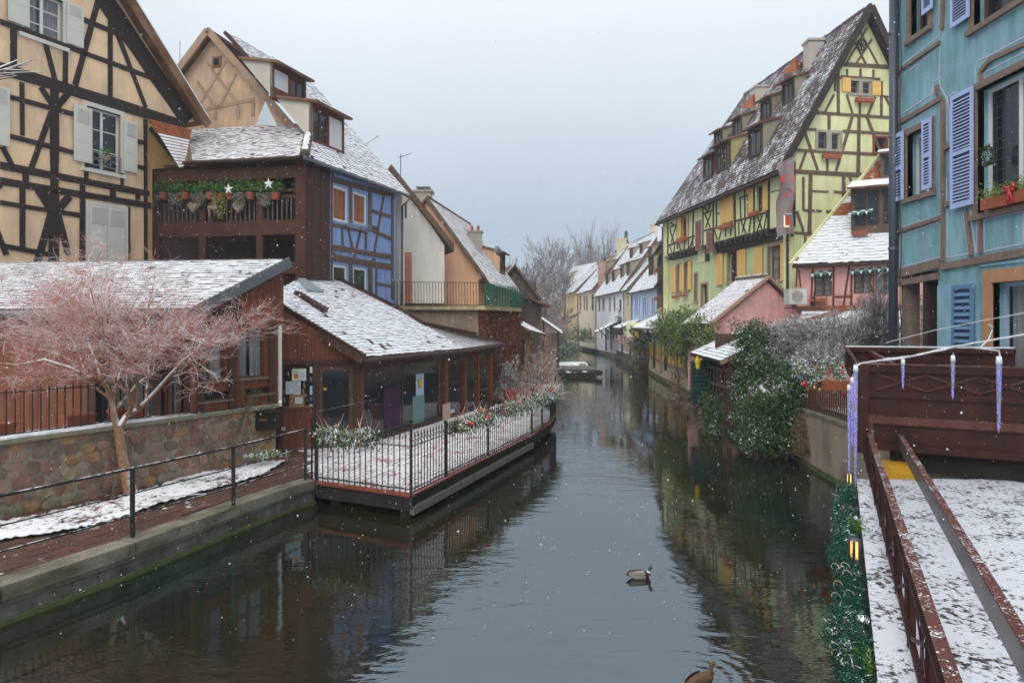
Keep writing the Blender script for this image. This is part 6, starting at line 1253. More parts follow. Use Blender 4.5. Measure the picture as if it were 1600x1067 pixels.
# rough pink stone quay with steps
QS = thing('stone_quay_block', 'weathered pink stone quay wall and steps under the ivy beside the shelter', 'wall', (9,28,0))
def qblock(x0,y0,x1,y1,z0,z1,m,w_=.5):
    a = V((x0,y0,0)); c = V((x1,y1,0)); d_ = (c-a).normalized(); n_ = V((d_.y,-d_.x,0)); n_ = n_ if n_.x > 0 else -n_; b = MB(); v = [a,c,c+n_*w_,a+n_*w_]; b.hexa([(q.x,q.y,z0) for q in v]+[(q.x,q.y,z1) for q in v]); return b.build('stone', m, QS)
yy = 31.0; x_ = 9.15
for row in range(4):
    z0_ = -.5+row*.42; s = 0
    while s < .999:
        e_ = min(1,s+random.uniform(.12,.2)); a = V((9.3,31.5)); c = V((8.65,24.6)); p = a.lerp(c,s); q = a.lerp(c,e_-.012); o = random.uniform(-.04,.04); qblock(p.x+o,p.y,q.x+o,q.y,z0_,z0_+.405,M[random.choice(['pink_stone','rubble_b','sand_wall','pink_stone'])]); s = e_
for i in range(5):
    z = 1.0-.22*i; b = MB(); b.hexa([(8.55-.05*i,26.2-.55*i,-.4),(8.0-.1*i,23.4-.55*i,-.4),(9.4,23.1-.5*i,-.4),(9.8,26.0-.5*i,-.4)]+[(8.55-.05*i,26.2-.55*i,z),(8.0-.1*i,23.4-.55*i,z),(9.4,23.1-.5*i,z),(9.8,26.0-.5*i,z)]); b.build('step', M['grey_timber' if i%2 else 'pink_stone'], QS)
# yellow panelled parapet on sandy wall
YW = thing('yellow_parapet', 'sandy canal wall topped with bright yellow panelled parapet and lights', 'wall', (10.6,46,0))
PY = VP(11.15,57,-1.32,-18.4); LY = math.hypot(1.32,18.4); zt0 = 1.35; zt1 = 2.55
b = MB(); pbox(b,PY,0,LY+.5,-.5,1.2,-.5,.14); b.build('canal_wall', M['sand_wall'], YW); b = MB(); pbox(b,PY,0,LY+.5,-.3,.28,.14,.17); b.build('damp_band', M['algae'], YW); b = MB(); pbox(b,PY,0,LY+.5,1.2,zt0,-.5,.2); b.build('stone_band', M['grey_timber'], YW)
n = 13
for i in range(n):
    a = LY*i/n; b = MB(); pbox(b,PY,a+.05,a+LY/n-.05,zt0,zt1,-.06,.02); b.build('panel', M['yellow_panel'], YW); b = MB(); pbox(b,PY,a-.05,a+.05,zt0-.05,zt1+.04,-.08,.05); b.build('post', M['dark_plank'], YW)
b = MB(); pbox(b,PY,0,LY,zt1,zt1+.06,-.15,.05); b.build('cap', M['dark_plank'], YW)
cc = []
for i in range(9): 
    u = LY*(.12+.75*i/9); cc += [tuple(PY.at(u+random.gauss(0,.4), zt1+.1+random.gauss(0,.12)-(.3*random.random() if i%2 else 0), .05+random.gauss(0,.08))) for _ in range(110)]
tag(leafmesh('white_drapery', np.array(cc), .16, [M['paper'],M['lilac_shutter'],M['paper']]),'white and lilac winter drapery laid along the yellow parapet','decoration')
# terrace shelters with snow roofs behind the parapet
def shelter(lab, quad, zg, posts, grp=None, under=None):
    t = thing('terrace_roof', lab, 'shelter', (quad[0].x,quad[0].y,zg), grp); mb = MB(); mb.hexa([w_-V((0,0,.14)) for w_ in quad]+[w_ for w_ in quad]); mb.build('roof', M['roof_snow'], t)
    for p in posts: b = MB(); b.box(p.x-.08,p.x+.08,p.y-.08,p.y+.08,zg,p.z-.05); b.build('post', M['boat_wood'], t)
    for p in posts: b = MB(); b.bar(V((p.x,p.y,p.z-1.1)),V((p.x-.9,p.y-.2,p.z-.15)),.09,.09); b.build('brace', M['boat_wood'], t)
    return t
shelter('long snowy terrace roof in front of the light blue and ochre houses',[ray(983,511,58),ray(1010,513,50),ray(1060,487,51),ray(1034,488,60)],1,[ray(1000,512,53),ray(1012,511,50.5),ray(1040,500,50.5)])
shelter('lower snowy terrace roof beside the leafy shrub',[ray(998,512,52),ray(1040,514,44),ray(1085,508,44),ray(1040,500,52)],1,[ray(1022,512,47),ray(1040,512,44.5),ray(1062,511,44.5)])
shelter('small open snowy boat roof propped over the canal in front of the white house',[ray(927,518,84),ray(934,518,76),ray(980,494,78),ray(976,492,86)],1,[ray(947,511,77),ray(955,508,79)])
shelter('second snowy boat roof right of the propped canal roof',[ray(957,511,72),ray(968,512,66),ray(1000,500,66),ray(990,498,74)],1,[ray(972,510,67),ray(985,505,67)])
b = MB(); b.box(11.6,13.6,52,62,1,3.2); b.build('shade_fill',M['dark_room']).name='shaded_space_block'; tag(bpy.data.objects['shaded_space_block'],'dark block standing for the shaded space under the long snowy terrace roof','wall')  # near-black box, its colour stands for the shade under the terrace roof
# yellow sign with letter
p = ray(990,515,57); b = MB(); b.box(p.x-.55,p.x+.45,p.y,p.y+.08,p.z-.6,p.z+.6); sgn = tag(b.build('hanging_sign', M['paper_yellow']),'small yellow hanging sign with a dark letter under the terrace roof','sign')
tx = bpy.data.curves.new('letter','FONT'); tx.body = 'B'; tx.size = 1.0; tx.extrude = .01; to = bpy.data.objects.new('letter',tx); COL.objects.link(to); bpy.context.view_layer.update(); me = bpy.data.meshes.new_from_object(to); bpy.data.objects.remove(to); me.materials.append(M['ink'])
lo = bpy.data.objects.new('letter', me); COL.objects.link(lo); lo.parent = sgn; lo.location = V((p.x-.35,p.y-.02,p.z-.35))-WP[sgn]; lo.rotation_euler = (math.radians(90),0,0)
for (px,py,Y,s,lab,m_) in ((999,521,56,.35,'glowing orange lantern beside the yellow sign','sign_glow'),(1070,530,42,.26,'yellow lantern ball in the leafy shrub','poster_yellow')):
    b = MB(); b.ball(ray(px,py,Y),s,10); tag(b.build('garden_lantern',M['poster_yellow'],None,True),lab,'lantern')
# ================================================================ FAR ROW OF HOUSES (right bank)
def rowhouse(name,lab,pn,pf,ze,dep,zr,wm,wins=(),dorm=(),chim=(),snowm='roof_snow',shm=None,frame='white_frame',tim=None,gable=None,hip=0,tcrs=(.35,.3)):
    t = thing(name,lab,'house',(pn[0],pn[1],1)); pl = VP(pn[0],pn[1],pf[0]-pn[0],pf[1]-pn[1]); L_ = math.hypot(pf[0]-pn[0],pf[1]-pn[1])
    hs = [(L_*a,L_*b,c,d_) for a,b,c,d_ in wins]
    wall(t,pl,[(0,.5),(L_,.5),(L_,ze),(0,ze)],hs,M[wm],th=.2)
    for r in hs:
        window(t,pl,r,M[frame],M['glass'],1 if r[1]-r[0]<.9 else 2,2,.07,.1)
        if shm:
            w_ = (r[1]-r[0])*.5
            for q in ((r[0]-w_-.03,r[0]-.03,r[2],r[3]),(r[1]+.03,r[1]+w_+.03,r[2],r[3])): mb = MB(); pbox(mb,pl,*q,.03,.07); mb.build('shutter', M[shm], t)
    inn = -pl.n
    for x,nm in ((0,'gable_wall'),(L_,'gable_wall')):
        p = pl.at(x,0); g = VP(p.x,p.y,inn.x,inn.y); g.n = -pl.d if x == 0 else pl.d
        wall(t,g,[(0,.5),(dep,.5),(dep,ze),(dep/2,zr-.1),(0,ze)],[],M[gable or wm],th=.2,name=nm)
    r = RP(pl.at(-.2,ze-.1,.4), pl.d, inn, (zr-ze+.1)/(dep/2+.4)); W_ = dep/2+.4
    roof(t,r,[(0,0),(L_+.3,0),(L_+.3-hip,W_),(0,W_)],[M[snowm],M['tile_dark']],tile=tcrs,lift=.04)
    b = MB(); q = [r.at(0,W_,0),r.at(L_+.3,W_,0)]; o = inn*(dep/2+.4)-V((0,0,zr-ze+.1)); q = [q[0],q[1],q[1]+o,q[0]+o]; b.hexa(q+[w_+V((0,0,.12)) for w_ in q]); b.build('roof', M['roof_snow'], t)
    b = MB(); b.bar(r.at(-.02,0,-.03),r.at(-.02,W_,-.03),.08,.3); b.build('barge_board', M['brown_timber'], t)
    gutter(t,r.at(0,-.05,-.05),r.at(L_+.3,-.05,-.05),.08,M['tile_dark'])
    for (fu,fw,ln,h,ck) in dorm: dormer(t,r,0,0,ln,h,.28,M['brown_timber'],M[ck],M['roof_snow'],cols=1 if ln<1.8 else 2,z0f=.1,over=.3,P=r.at(L_*fu,W_*fw,0))
    for (fu,fw,w_,h,cm) in chim: p = r.at(L_*fu,W_*fw,0); b = MB(); b.box(p.x-w_,p.x+w_,p.y-w_,p.y+w_,p.z-1.2,p.z+h); b.box(p.x-w_*1.15,p.x+w_*1.15,p.y-w_*1.15,p.y+w_*1.15,p.z+h,p.z+h+.15); b.build('chimney', M[cm], t)
    if tim:
        for (a,c,e,f_,w_) in tim: mb = MB(); timber(mb,pl,(L_*a,c),(L_*e,f_),w_,-.02,.05); mb.build('timber', M['dark_timber'], t)
    return t,pl,L_,r
GFp = lambda px,Y: tuple(ray(px,500,Y).xy)
# ochre timbered house next to the green one
z = lambda py,Y: 4-(py-505)/F*Y
tim = [(0,z(432,55),1,z(432,55)-.1,.25),(0,z(418,55),1,z(418,55),.2)]+[(i/7,z(480,55),i/7,9.5,.14) for i in range(8)]+[(i/7,z(432,55),(i+.8)/7,z(460,57),.1) for i in range(7)]+[(i/7,z(418,55),(i+.7)/7,z(395,55),.1) for i in range(7)]
ro = rowhouse('ochre_house','ochre timbered house squeezed against the far end of the green house',GFp(1040,51.5),GFp(1028,60),9.9,8,14.5,'far_ochre',[(.12,.28,6.3,7.9),(.42,.58,6.3,7.9),(.72,.88,6.3,7.9),(.15,.4,8.4,9.6),(.6,.85,8.4,9.6)],(),(),tim=tim,frame='brown_frame')
b = MB(); cc = np.array([tuple(ro[1].at(random.uniform(0,ro[2]),6.0+random.gauss(0,.1)+random.choice((0,2.2)),.3+random.gauss(0,.1))) for _ in range(260)]); tag(leafmesh('window_flowers',cc,.15,[M['vine_red'],mat('flower_pink',(.4,.08,.14),bump=0),M['leaf_mid']]),'pink flowers along the windows of the ochre timbered house','flowers')
rowhouse('light_blue_house','light blue house with pink-edged lilac shutters and glazed roof dormer',GFp(1029,60.5),GFp(988,71),z(456,66)+.2,7,z(395,66)+1.2,'far_blue',[(.1,.2,z(495,62),z(466,62)),(.42,.53,z(495,66),z(466,66)),(.74,.85,z(495,70),z(466,70))],((.1,.3,1.8,1.9,'far_ochre'),(.5,.3,1.8,1.9,'dormer_side')),(),shm='lilac_shutter')
rowhouse('timbered_gable_house','cream house with timbered gable and long snowy catslide roof',GFp(986,71.5),GFp(975,76),z(452,73),11,z(375,73)+1.5,'far_cream',[(.3,.6,z(480,74),z(462,74))],((.3,.45,1.5,1.5,'dormer_side'),),((.5,.9,.6,1.5,'far_white'),),gable='far_cream')
rowhouse('white_canal_house','white canal house with brown windows and snowy roof full of small dormers',GFp(974,76.5),GFp(932,94),z(458,84),9,z(375,84)+.5,'far_white',[(.06,.14,z(487,79),z(468,79)),(.26,.33,z(487,80),z(463,80)),(.42,.49,z(487,82),z(463,82)),(.66,.76,z(487,88),z(466,88)),(.84,.92,z(487,92),z(466,92)),(.3,.38,1.9,3.1),(.5,.58,1.9,3.1),(.75,.82,1.9,3.1)],((.05,.25,1.6,1.5,'dormer_side'),(.25,.25,1.6,1.5,'dormer_side'),(.5,.22,1.6,1.4,'dormer_side'),(.72,.2,1.6,1.4,'dormer_side'),(.15,.62,1.4,1.2,'dormer_side'),(.45,.62,1.4,1.2,'dormer_side')),((.02,.95,.6,1.5,'far_white'),),frame='red_frame')
rowhouse('cream_canal_house','cream canal house with dark timber window strip and round orange chimney',GFp(930,95),GFp(904,110),z(455,102),9,z(395,102),'far_cream',[(.08,.2,z(485,97),z(461,97)),(.42,.52,z(485,101),z(463,101)),(.58,.68,z(485,104),z(463,104)),(.82,.93,z(485,108),z(463,108)),(.2,.3,1.8,3.2),(.55,.65,1.8,3.2)],((.05,.3,2.0,1.9,'dormer_side'),(.4,.6,1.8,1.4,'dormer_side')),((.0,.25,.45,2.2,'pink_stone'),(.3,1.0,.6,1.6,'far_cream'),),frame='brown_frame')
rowhouse('yellow_canal_house','yellow canal house with steep plain snowy roof at the bend',GFp(902,112),GFp(884,124),z(457,118),9,z(413,118),'far_yellow',[(.3,.42,z(475,115),z(460,115)),(.7,.8,z(475,120),z(460,120))],(),())
rowhouse('small_yellow_house','small yellow house with snowy mono-pitch roof beyond the canal bend',GFp(896,128),GFp(861,138),z(457,133),10,z(412,133),'far_yellow',[(.2,.35,z(485,130),z(465,130)),(.6,.75,z(485,135),z(465,135))],((.6,.35,3,1.8,'far_yellow'),),())
rowhouse('big_roof_house','larger house with high snowy roof and ochre chimney behind the canal row',tuple(ray(975,500,98).xy),tuple(ray(925,500,118).xy),z(428,105),12,z(392,105)+2.5,'far_grey',(),((.2,.4,2,1.6,'dormer_side'),(.55,.4,2,1.6,'dormer_side')),((.2,.95,.6,1.3,'far_cream'),))
rowhouse('red_roof_house','distant house with steep dark red roof rising behind the timbered gable',tuple(ray(1052,500,72).xy),tuple(ray(1022,500,88).xy),z(410,75),16,z(335,75),'far_white',(),(),(),snowm='red_snow' if 'red_snow' in M else mat('red_snow',(.16,.045,.055),var=.4,snow=.30,snz=.1,snscale=1.0,col2=(.12,.05,.06)).name)
rowhouse('tall_backdrop_house','grey house with snowy roof between white and timbered gable houses',tuple(ray(1012,500,80).xy),tuple(ray(985,500,95).xy),z(420,85),11,z(370,85)+.6,'far_white',(),((.3,.3,2,1.6,'dormer_side'),(.6,.5,2,1.5,'dormer_side')),((.1,.95,.6,1.5,'pink_stone'),))
# low garden walls and far footbridge at the end of the canal
mb = MB(); mb.poly([(12.3,96),(12.7,70),(13.4,58),(13.0,58),(12.1,70),(11.9,96)], 0, 1.9); tag(mb.build('garden_wall', M['sand_wall']),'low sandy garden wall along the far right bank','wall')
FB = thing('far_footbridge','low pale stone balustrade closing the far end of the canal','bridge',(9,120,0)); b = MB(); b.box(4,15,119,121,1.4,2.1); b.build('parapet', M['sand_wall'], FB)
for i in range(22): b = MB(); b.box(4.2+i*.49,4.45+i*.49,119.2,119.6,.9,1.45); b.build('baluster', M['sand_wall'], FB)
b = MB(); b.box(4,15,119,121,.5,.92); b.build('deck', M['sand_wall'], FB)
# ================================================================ BLUE HOUSE (right foreground)
BH = thing('teal_house', 'weathered turquoise timbered house with lilac louvred shutters at the right edge', 'house', (8.95,16.2,1))
PBh = VP(8.95,16.27,0,-1); top_z = 13.5; uu = lambda c,x,y: PBh.uv(c(x,y)); uE = 9.0
wB = PBh.rect(cK,300,432,-155,118); wB = (PBh.uv((1418,300))[0],PBh.uv((1456,300))[0],wB[2],PBh.uv((1418,212))[1])
wC = (PBh.uv((1528,200))[0],PBh.uv((1528,200))[0]+1.75,PBh.uv((1528,336))[1],PBh.uv((1531,140))[1])
wD = (PBh.uv((1522,40))[0],PBh.uv((1522,40))[0]+1.6,PBh.uv((1522,46))[1],PBh.uv((1522,46))[1]+2.0)
wA = (PBh.uv((1424,40))[0],PBh.uv((1452,40))[0],PBh.uv((1424,62))[1],PBh.uv((1424,62))[1]+1.6)
wE = (PBh.uv((1552,500))[0],PBh.uv((1552,500))[0]+1.5,1.35,PBh.uv((1552,442))[1])
dpx = PBh.uv((1466,500))[0]; zl_ = PBh.uv((1404,437))[1]; 
zlow1 = PBh.uv((1404,430))[1]; zlow2 = PBh.uv((1466,412))[1]
wall(BH,PBh,[(0,zlow1),(dpx,zlow1),(dpx,1.0),(uE,1.0),(uE,top_z),(0,top_z)],[wA,wB,wC,wD,wE],M['teal_plaster'],th=.35,reveal=.28)
b = MB(); pbox(b,PBh,dpx+.02,wE[0]-.35,1.0,PBh.uv((1500,432))[1]-.15,.0,.035); b.build('pale_render', M['pale_teal_plaster'], BH)
b = MB(); pbox(b,PBh,wE[0]-.35,uE,wE[3]+.32,PBh.uv((1560,410))[1],.0,.034); b.build('pale_render', M['pale_teal_plaster'], BH)
tmK = [(515,-10,515,490,24),(238,140,238,600,22),(245,312,503,228,24),(248,565,500,500,52),(250,622,490,575,36),(505,522,1010,432,46),(652,180,685,455,26),(738,215,740,445,22),(530,155,575,135,30)]
tmJ = [(232,398,462,238,18),(240,682,475,545,28),(482,-10,476,165,24),(482,560,482,1067,24),(228,200,228,1067,15),(446,475,446,530,20),(524,545,540,640,14),(700,470,690,400,26),(690,400,745,335,26),(745,335,930,248,26),(495,825,535,800,26)]
timbers(BH,PBh,cK,tmK,M['grey_timber'],.05); timbers(BH,PBh,cJ,tmJ,M['grey_timber'],.05)
lnJ = [(245,365,455,200),(240,428,458,262),(240,642,420,520),(420,520,420,462),(420,462,455,435),(455,-5,457,200),(655,492,655,380),(655,380,668,340),(668,340,725,315),(725,315,930,205),(650,190,930,18),(650,190,650,160),(495,545,497,785),(497,785,530,772),(500,545,530,772),(540,512,500,545),(540,512,545,545),(705,405,930,290),(705,455,930,345),(705,405,705,455),(455,435,462,490),(462,490,495,545),(465,580,465,760),(245,710,460,575),(458,262,455,435)]
lnK = [(255,290,498,212),(252,338,498,250),(250,527,495,462),(497,-5,497,462),(252,338,250,527),(535,180,535,467),(535,467,662,442),(632,195,662,442),(672,185,706,442),(712,182,712,442),(755,242,988,190),(755,430,988,385),(755,242,755,430),(988,190,988,385),(530,-5,532,140)]
def lines(c, ls):
    for q in ls:
        a = PBh.uv(c(q[0],q[1])); b2 = PBh.uv(c(q[2],q[3])); mb = MB(); timber(mb,PBh,a,b2,.028,-.01,.006+random.uniform(0,.004)); mb.build('painted_line', M['trim_line'], BH)
lines(cJ,lnJ); lines(cK,lnK)
for i,r in enumerate((wA,wB,wC,wD,wE)):
    window(BH,PBh,r,M['brown_frame'] if i in (0,3) else M['white_frame'] if i<4 else mat('blue_frame',(.36,.44,.58),var=.06),M['glass'],2,2 if i==4 else 1,.08,.2,M['white_curtain'] if i in (4,1) else None)
    surround(BH,PBh,r,M['grey_timber'] if i<4 else M['orange_stone'],.13 if i<4 else .24,.045)
# leaded glazing in the large window
b = MB(); u0,u1,z0,z1 = wC
for k in range(1,9): u = u0+(u1-u0)*k/9; pbox(b,PBh,u-.004,u+.004,z0+.1,z1-.1,-.228,-.222)
for k in range(1,12): z_ = z0+(z1-z0)*k/12; pbox(b,PBh,u0+.1,u1-.1,z_-.004,z_+.004,-.228,-.222)
stuff(b.build('leading', M['zinc'], BH))
ux = lambda px: PBh.uv((px,300))[0]
for (x0,x1,yt,yb,m,ns,dk_) in ((1400,1417,213,317,'lilac_shutter',24,0),(1447,1461,190,298,'lilac_shutter',24,0),(1492,1527,152,328,'lilac_shutter',34,0),(1447,1463,-60,25,'lilac_shutter',24,0),(1492,1521,-90,46,'lilac_shutter',30,0),(1494,1527,446,545,'denim_shutter',26,0)):
    a = ux(x0); c = ux(x1); zb_ = PBh.uv((x0,yb))[1]; zt_2 = PBh.uv((x0,yt))[1]
    if m == 'denim_shutter': zb_ = 1.35
    shutter(BH,PBh,(a,c,zb_,zt_2),M[m],slats=ns,off=.07,slatmat=M[m])
# shutter seen at the corner
q = ray(1406,26,16.6); PX = VP(8.62,16.45,1,.12); r_ = (PX.uv((1393,20))[0],PX.uv((1420,20))[0],PX.uv((1400,54))[1],PX.uv((1400,54))[1]+1.8)
shutter(BH,PX,r_,M['slate_shutter'],slats=26,off=.05)
b = MB(); pbox(b,PBh.off(-.35),0,dpx,1.0,zlow1,-3.2,-3.1); 
for u_,w_ in ((.05,.22),(.9,.16)): b = MB(); pbox(b,PBh,u_,u_+w_,1.0,zlow1,-.32,-.02); b.build('passage_post', M['grey_timber'] if u_<.5 else M['dark_timber'], BH)
b = MB(); b.box(8.95,11,16.1,16.3,1.0,13.5); 
b = MB(); pbox(b,PBh,0,dpx,zlow1,zlow1+.1,-3.5,-.05); b.build('passage_ceiling', M['eave_wood'], BH)
b = MB(); b.box(9.3,16,16.27,16.5,zlow1,top_z); b.build('end_wall', M['teal_plaster'], BH); b = MB(); b.box(8.6,16,5,16.8,top_z,top_z+.3); b.build('roof', M['roof_snow'], BH)
b = MB(); b.box(10.6,16,8,16.2,1.0,zlow1); b.build('inner_wall', M['dark_plank'], BH)
t = thing('drainpipe','tall dark steel drainpipe at the left corner of the turquoise house','pipe',(8.72,16.35,1)); b = MB(); b.tube([(8.85,16.35,1.0),(8.86,16.33,13)],.10,14); b.build('pipe', M['pipe_dark'], t, True)
for z_ in (3.2,5.7,8.3,10.7): b = MB(); b.tube([(8.851,16.35,z_),(8.851,16.35,z_+.06)],.112,14); b.build('pipe_clamp', M['zinc'], t)
# corner cables
b = MB(); b.tube([PBh.at(.22,z_,.09+.02*math.sin(z_*3)) for z_ in np.arange(3.5,12,.5)],.012,4); b.tube([PBh.at(.1+.06*math.sin(z_*2),z_,.10) for z_ in np.arange(3.5,12,.4)],.010,4); tag(b.build('wall_cables', M['iron']),'thin dark cables running up the corner of the turquoise house','cable')
# window box, bow, wreath
fb = thing('window_planter','terracotta trough with yellow-green plants on the large turquoise house window','planter',PBh.at(ux(1550),wC[2],.1)); a = ux(1548)
b = MB(); pbox(b,PBh,a,a+1.2,wC[2]+.02,wC[2]+.22,.0,.2); b.build('trough', M['terracotta'], fb); cc = np.array([tuple(PBh.at(a+random.uniform(-.05,1.1),wC[2]+.24+abs(random.gauss(0,.09)),.1+random.gauss(0,.08))) for _ in range(900)]); leafmesh('plants',cc,.05,[M['leaf_light'],M['ivy_trail']],fb)
p = PBh.at(ux(1597),wC[2]+.28,.22); b = MB()
for s in (-1,1): b.tube([p,p+V((0,s*.12,.06)),p+V((0,s*.13,-.04)),p],[.02,.035,.03,.02],6); b.tube([p,p+V((0,s*.06,-.25))],[.02,.025],4)
tag(b.build('ribbon_bow', M['red_bauble'],None,True),'red checked ribbon bow on the window planter at the right edge','decoration')
p = PBh.at(ux(1548),wC[2]+1.05,.06); cc = np.array([tuple(p+V((random.gauss(0,.03),.0+.11*math.cos(a)+random.gauss(0,.02),.16*math.sin(a)+random.gauss(0,.02)))) for a in np.random.default_rng(3).uniform(0,6.28,420)]); tag(leafmesh('wreath',cc,.05,[M['leaf_dark']]),'small dark green wreath on the frame of the large turquoise house window','wreath')
# ================================================================ SNOWY TERRACE AND STEEL FOOTBRIDGE
ST = thing('snowy_platform', 'broad snow-dusted dark platform at the lower right, beside the canal', 'platform', (6,9,0))
ed = lambda Y: 5.69+.466*(Y-11.6)
b = MB(); b.poly([(ed(1),1),(9.2,1),(9.2,12.3),(ed(12.25),12.25)], 1.12, 1.3); 
mbx = MB(); gx = np.linspace(0,1,150); gy = np.linspace(1.0,12.2,150)
for y in gy:
    for s in gx: x = ed(y)+s*(9.1-ed(y)); mbx.v.append((x,y,1.3+.012*noise.noise(V((x*3,y*3,0)))+.006*noise.noise(V((x*14,y*14,1)))))
n = 150; mbx.f = [(j*n+i,j*n+i+1,(j+1)*n+i+1,(j+1)*n+i) for j in range(n-1) for i in range(n-1)]; mbx.m = [0]*len(mbx.f)
mbx.build('snow_surface', M['snow_terrace'], ST, True)
b = MB(); b.poly([(ed(1),1),(9.2,1),(9.2,12.25),(ed(12.25),12.25)], -.8, 1.27); b.build('platform_wall', M['tile_dark'], ST)
dR = V((.4545,1,0)).normalized(); RL = lambda a,Y,z_: V((.4545*Y+a, Y, z_))
GR = thing('lattice_railing','dark red steel lattice railing running along the snowy platform towards the viewer','railing',RL(.68,9,1.3))
b = MB(); b.hexa([RL(.634,2.2,1.985),RL(.73,2.2,1.985),RL(.73,14.6,1.985),RL(.634,14.6,1.985),RL(.634,2.2,2.0),RL(.73,2.2,2.0),RL(.73,14.6,2.0),RL(.634,14.6,2.0)]); b.build('top_flange', M['steel_brown_top'], GR)
b = MB(); b.hexa([RL(.655,2.2,1.88),RL(.665,2.2,1.88),RL(.665,14.6,1.88),RL(.655,14.6,1.88),RL(.655,2.2,1.984),RL(.665,2.2,1.984),RL(.665,14.6,1.984),RL(.655,14.6,1.984)]); b.build('web', M['steel_brown'], GR)
for z_ in (1.86,1.36): b = MB(); b.bar(RL(.66,2.2,z_),RL(.66,14.6,z_),.05,.035); b.build('chord', M['steel_brown'], GR)
ys = np.arange(2.4,14.6,1.15)
for i,y in enumerate(ys):
    b = MB(); b.bar(RL(.66,y,1.30),RL(.66,y,1.88),.05,.05,0,V((0,1,0))); b.build('post', M['steel_brown'], GR)
    if i < len(ys)-1:
        for s in (0,1): b = MB(); b.bar(RL(.655+.012*s,y,1.38 if s else 1.84),RL(.655+.012*s,y+1.15,1.84 if s else 1.38),.012,.035); b.build('lattice_bar', M['steel_brown'], GR)
        b = MB(); b.bar(RL(.675,y+.575,1.38),RL(.675,y+.575,1.86),.014,.03,0,V((0,1,0))); b.build('lattice_bar', M['steel_brown'], GR)
G2 = thing('steel_beam','second plain dark red steel beam right of the lattice railing','beam',RL(1.23,9,2))
b = MB(); b.hexa([RL(1.185,2.0,1.985),RL(1.275,2.0,1.985),RL(1.275,15,1.985),RL(1.185,15,1.985),RL(1.185,2.0,2.0),RL(1.275,2.0,2.0),RL(1.275,15,2.0),RL(1.185,15,2.0)]); b.build('top_flange', M['steel_brown_top'], G2)
b = MB(); b.hexa([RL(1.195,2.0,1.76),RL(1.225,2.0,1.76),RL(1.225,15,1.76),RL(1.195,15,1.76),RL(1.195,2.0,1.984),RL(1.225,2.0,1.984),RL(1.225,15,1.984),RL(1.195,15,1.984)]); b.build('web', mat('steel_grey',(.11,.085,.085),rough=.3,var=.2,spec=.7), G2)
for y in (2.5,14.2): b = MB(); b.bar(RL(1.21,y,1.28),RL(1.21,y,1.78),.06,.06,0,V((0,1,0))); b.build('post', M['steel_brown'], G2)
# near girder
BG = thing('steel_footbridge','big dark red steel footbridge girders lying across the right foreground','bridge',(6.4,13,1.8))
PX1 = VP(6.40,13.0,2.15,-1.25); LX = 2.9; L_ = lambda x,y: PX1.uv(cL(x,y))
zt = L_(300,190)[1]; levels = [L_(300,y)[1] for y in (190,232,345,382,490,535,650,690)]
def slab(z0,z1,o0,o1,m,name,a=0.0,e=LX): b = MB(); pbox(b,PX1,a,e,z0,z1,o0,o1); return b.build(name, M[m], BG)
slab(levels[1],levels[0],-.1,.04,'steel_brown','flange',.0); slab(levels[3],levels[2],-.1,.035,'steel_brown','flange'); slab(levels[2],levels[1],-.1,-.02,'steel_brown','panel'); slab(levels[4],levels[3],-.1,-.01,'steel_brown','web')
slab(levels[5],levels[4],-.1,.06,'steel_brown_top','flange'); slab(levels[6],levels[5],-.1,.0,'steel_brown','web',.25); slab(levels[7],levels[6],-.1,.05,'steel_brown','flange',.25); slab(levels[0],levels[0]+.02,-.12,.06,'steel_brown_top','top_plate')
b = MB(); pbox(b,PX1,-.02,.17,levels[6]-.2,levels[0]+.004,-.12,.07); b.build('end_post', M['steel_brown'], BG)
zc_ = (levels[1]+levels[2])/2; hh = (levels[1]-levels[2])/2-.03
for k in range(4):
    a0_ = .3+k*.78; 
    for s in (-1,1): b = MB(); timber(b,PX1,(a0_,zc_+s*hh),(a0_+.78,zc_-s*hh),.025,-.02,.012 if s>0 else .02); b.build('lattice_bar', M['steel_brown_top'], BG)
    b = MB(); pbox(b,PX1,a0_+.37,a0_+.41,zc_-hh,zc_+hh,-.02,.022) if k%2 else pbox(b,PX1,a0_+.35,a0_+.43,zc_-.04,zc_+.04,-.02,.024); b.build('lattice_knot', M['steel_brown'], BG)
for k in range(26): 
    if k%2==0: b = MB(); q = PX1.at(.1+k*.11,levels[5]+.02+.0,.06); b.ball(q,.012,6); b.build('rivet', M['steel_brown'], BG)
# far girder and end truss
fA = V((6.95,14.6,0)); fB = V((8.93,12.5,0)); zr_ = 4-36*14.6/F
b = MB(); b.bar(fA+V((0,0,zr_-.06)),fB+V((0,0,zr_-.02)),.16,.10); b.build('far_chord', M['steel_brown'], BG); b = MB(); b.bar(fA+V((0,0,zr_+.0)),fB+V((0,0,zr_+.04)),.16,.02); b.build('snow_cap', M['snow'], BG)
b = MB(); b.bar(fA+V((0,0,zr_-.22)),fB+V((0,0,zr_-.18)),.05,.22); b.build('far_web', M['steel_brown'], BG); b = MB(); b.bar(fA+V((-.02,-.04,zr_-.40)),fB+V((-.05,-.04,zr_-.36)),.16,.05); b.build('far_chord', M['steel_brown'], BG)
b = MB(); b.bar(fA+V((.25,-.3,zr_-.5)),fB+V((-.1,-.1,zr_-.46)),.5,.04); b.build('tarpaulin', mat('grey_tarp',(.16,.13,.14),var=.3,scale=6,snow=.5), BG)
nA = PX1.at(0,levels[0]-.03,.0)
b = MB(); fT = fA+V((-.02,0,zr_-.03)); fL = fA+V((-.02,0,zr_-.42)); nL = nA-V((0,0,.42))
b.bar(fT,nA,.06,.05); b.bar(fL,nL,.06,.05)
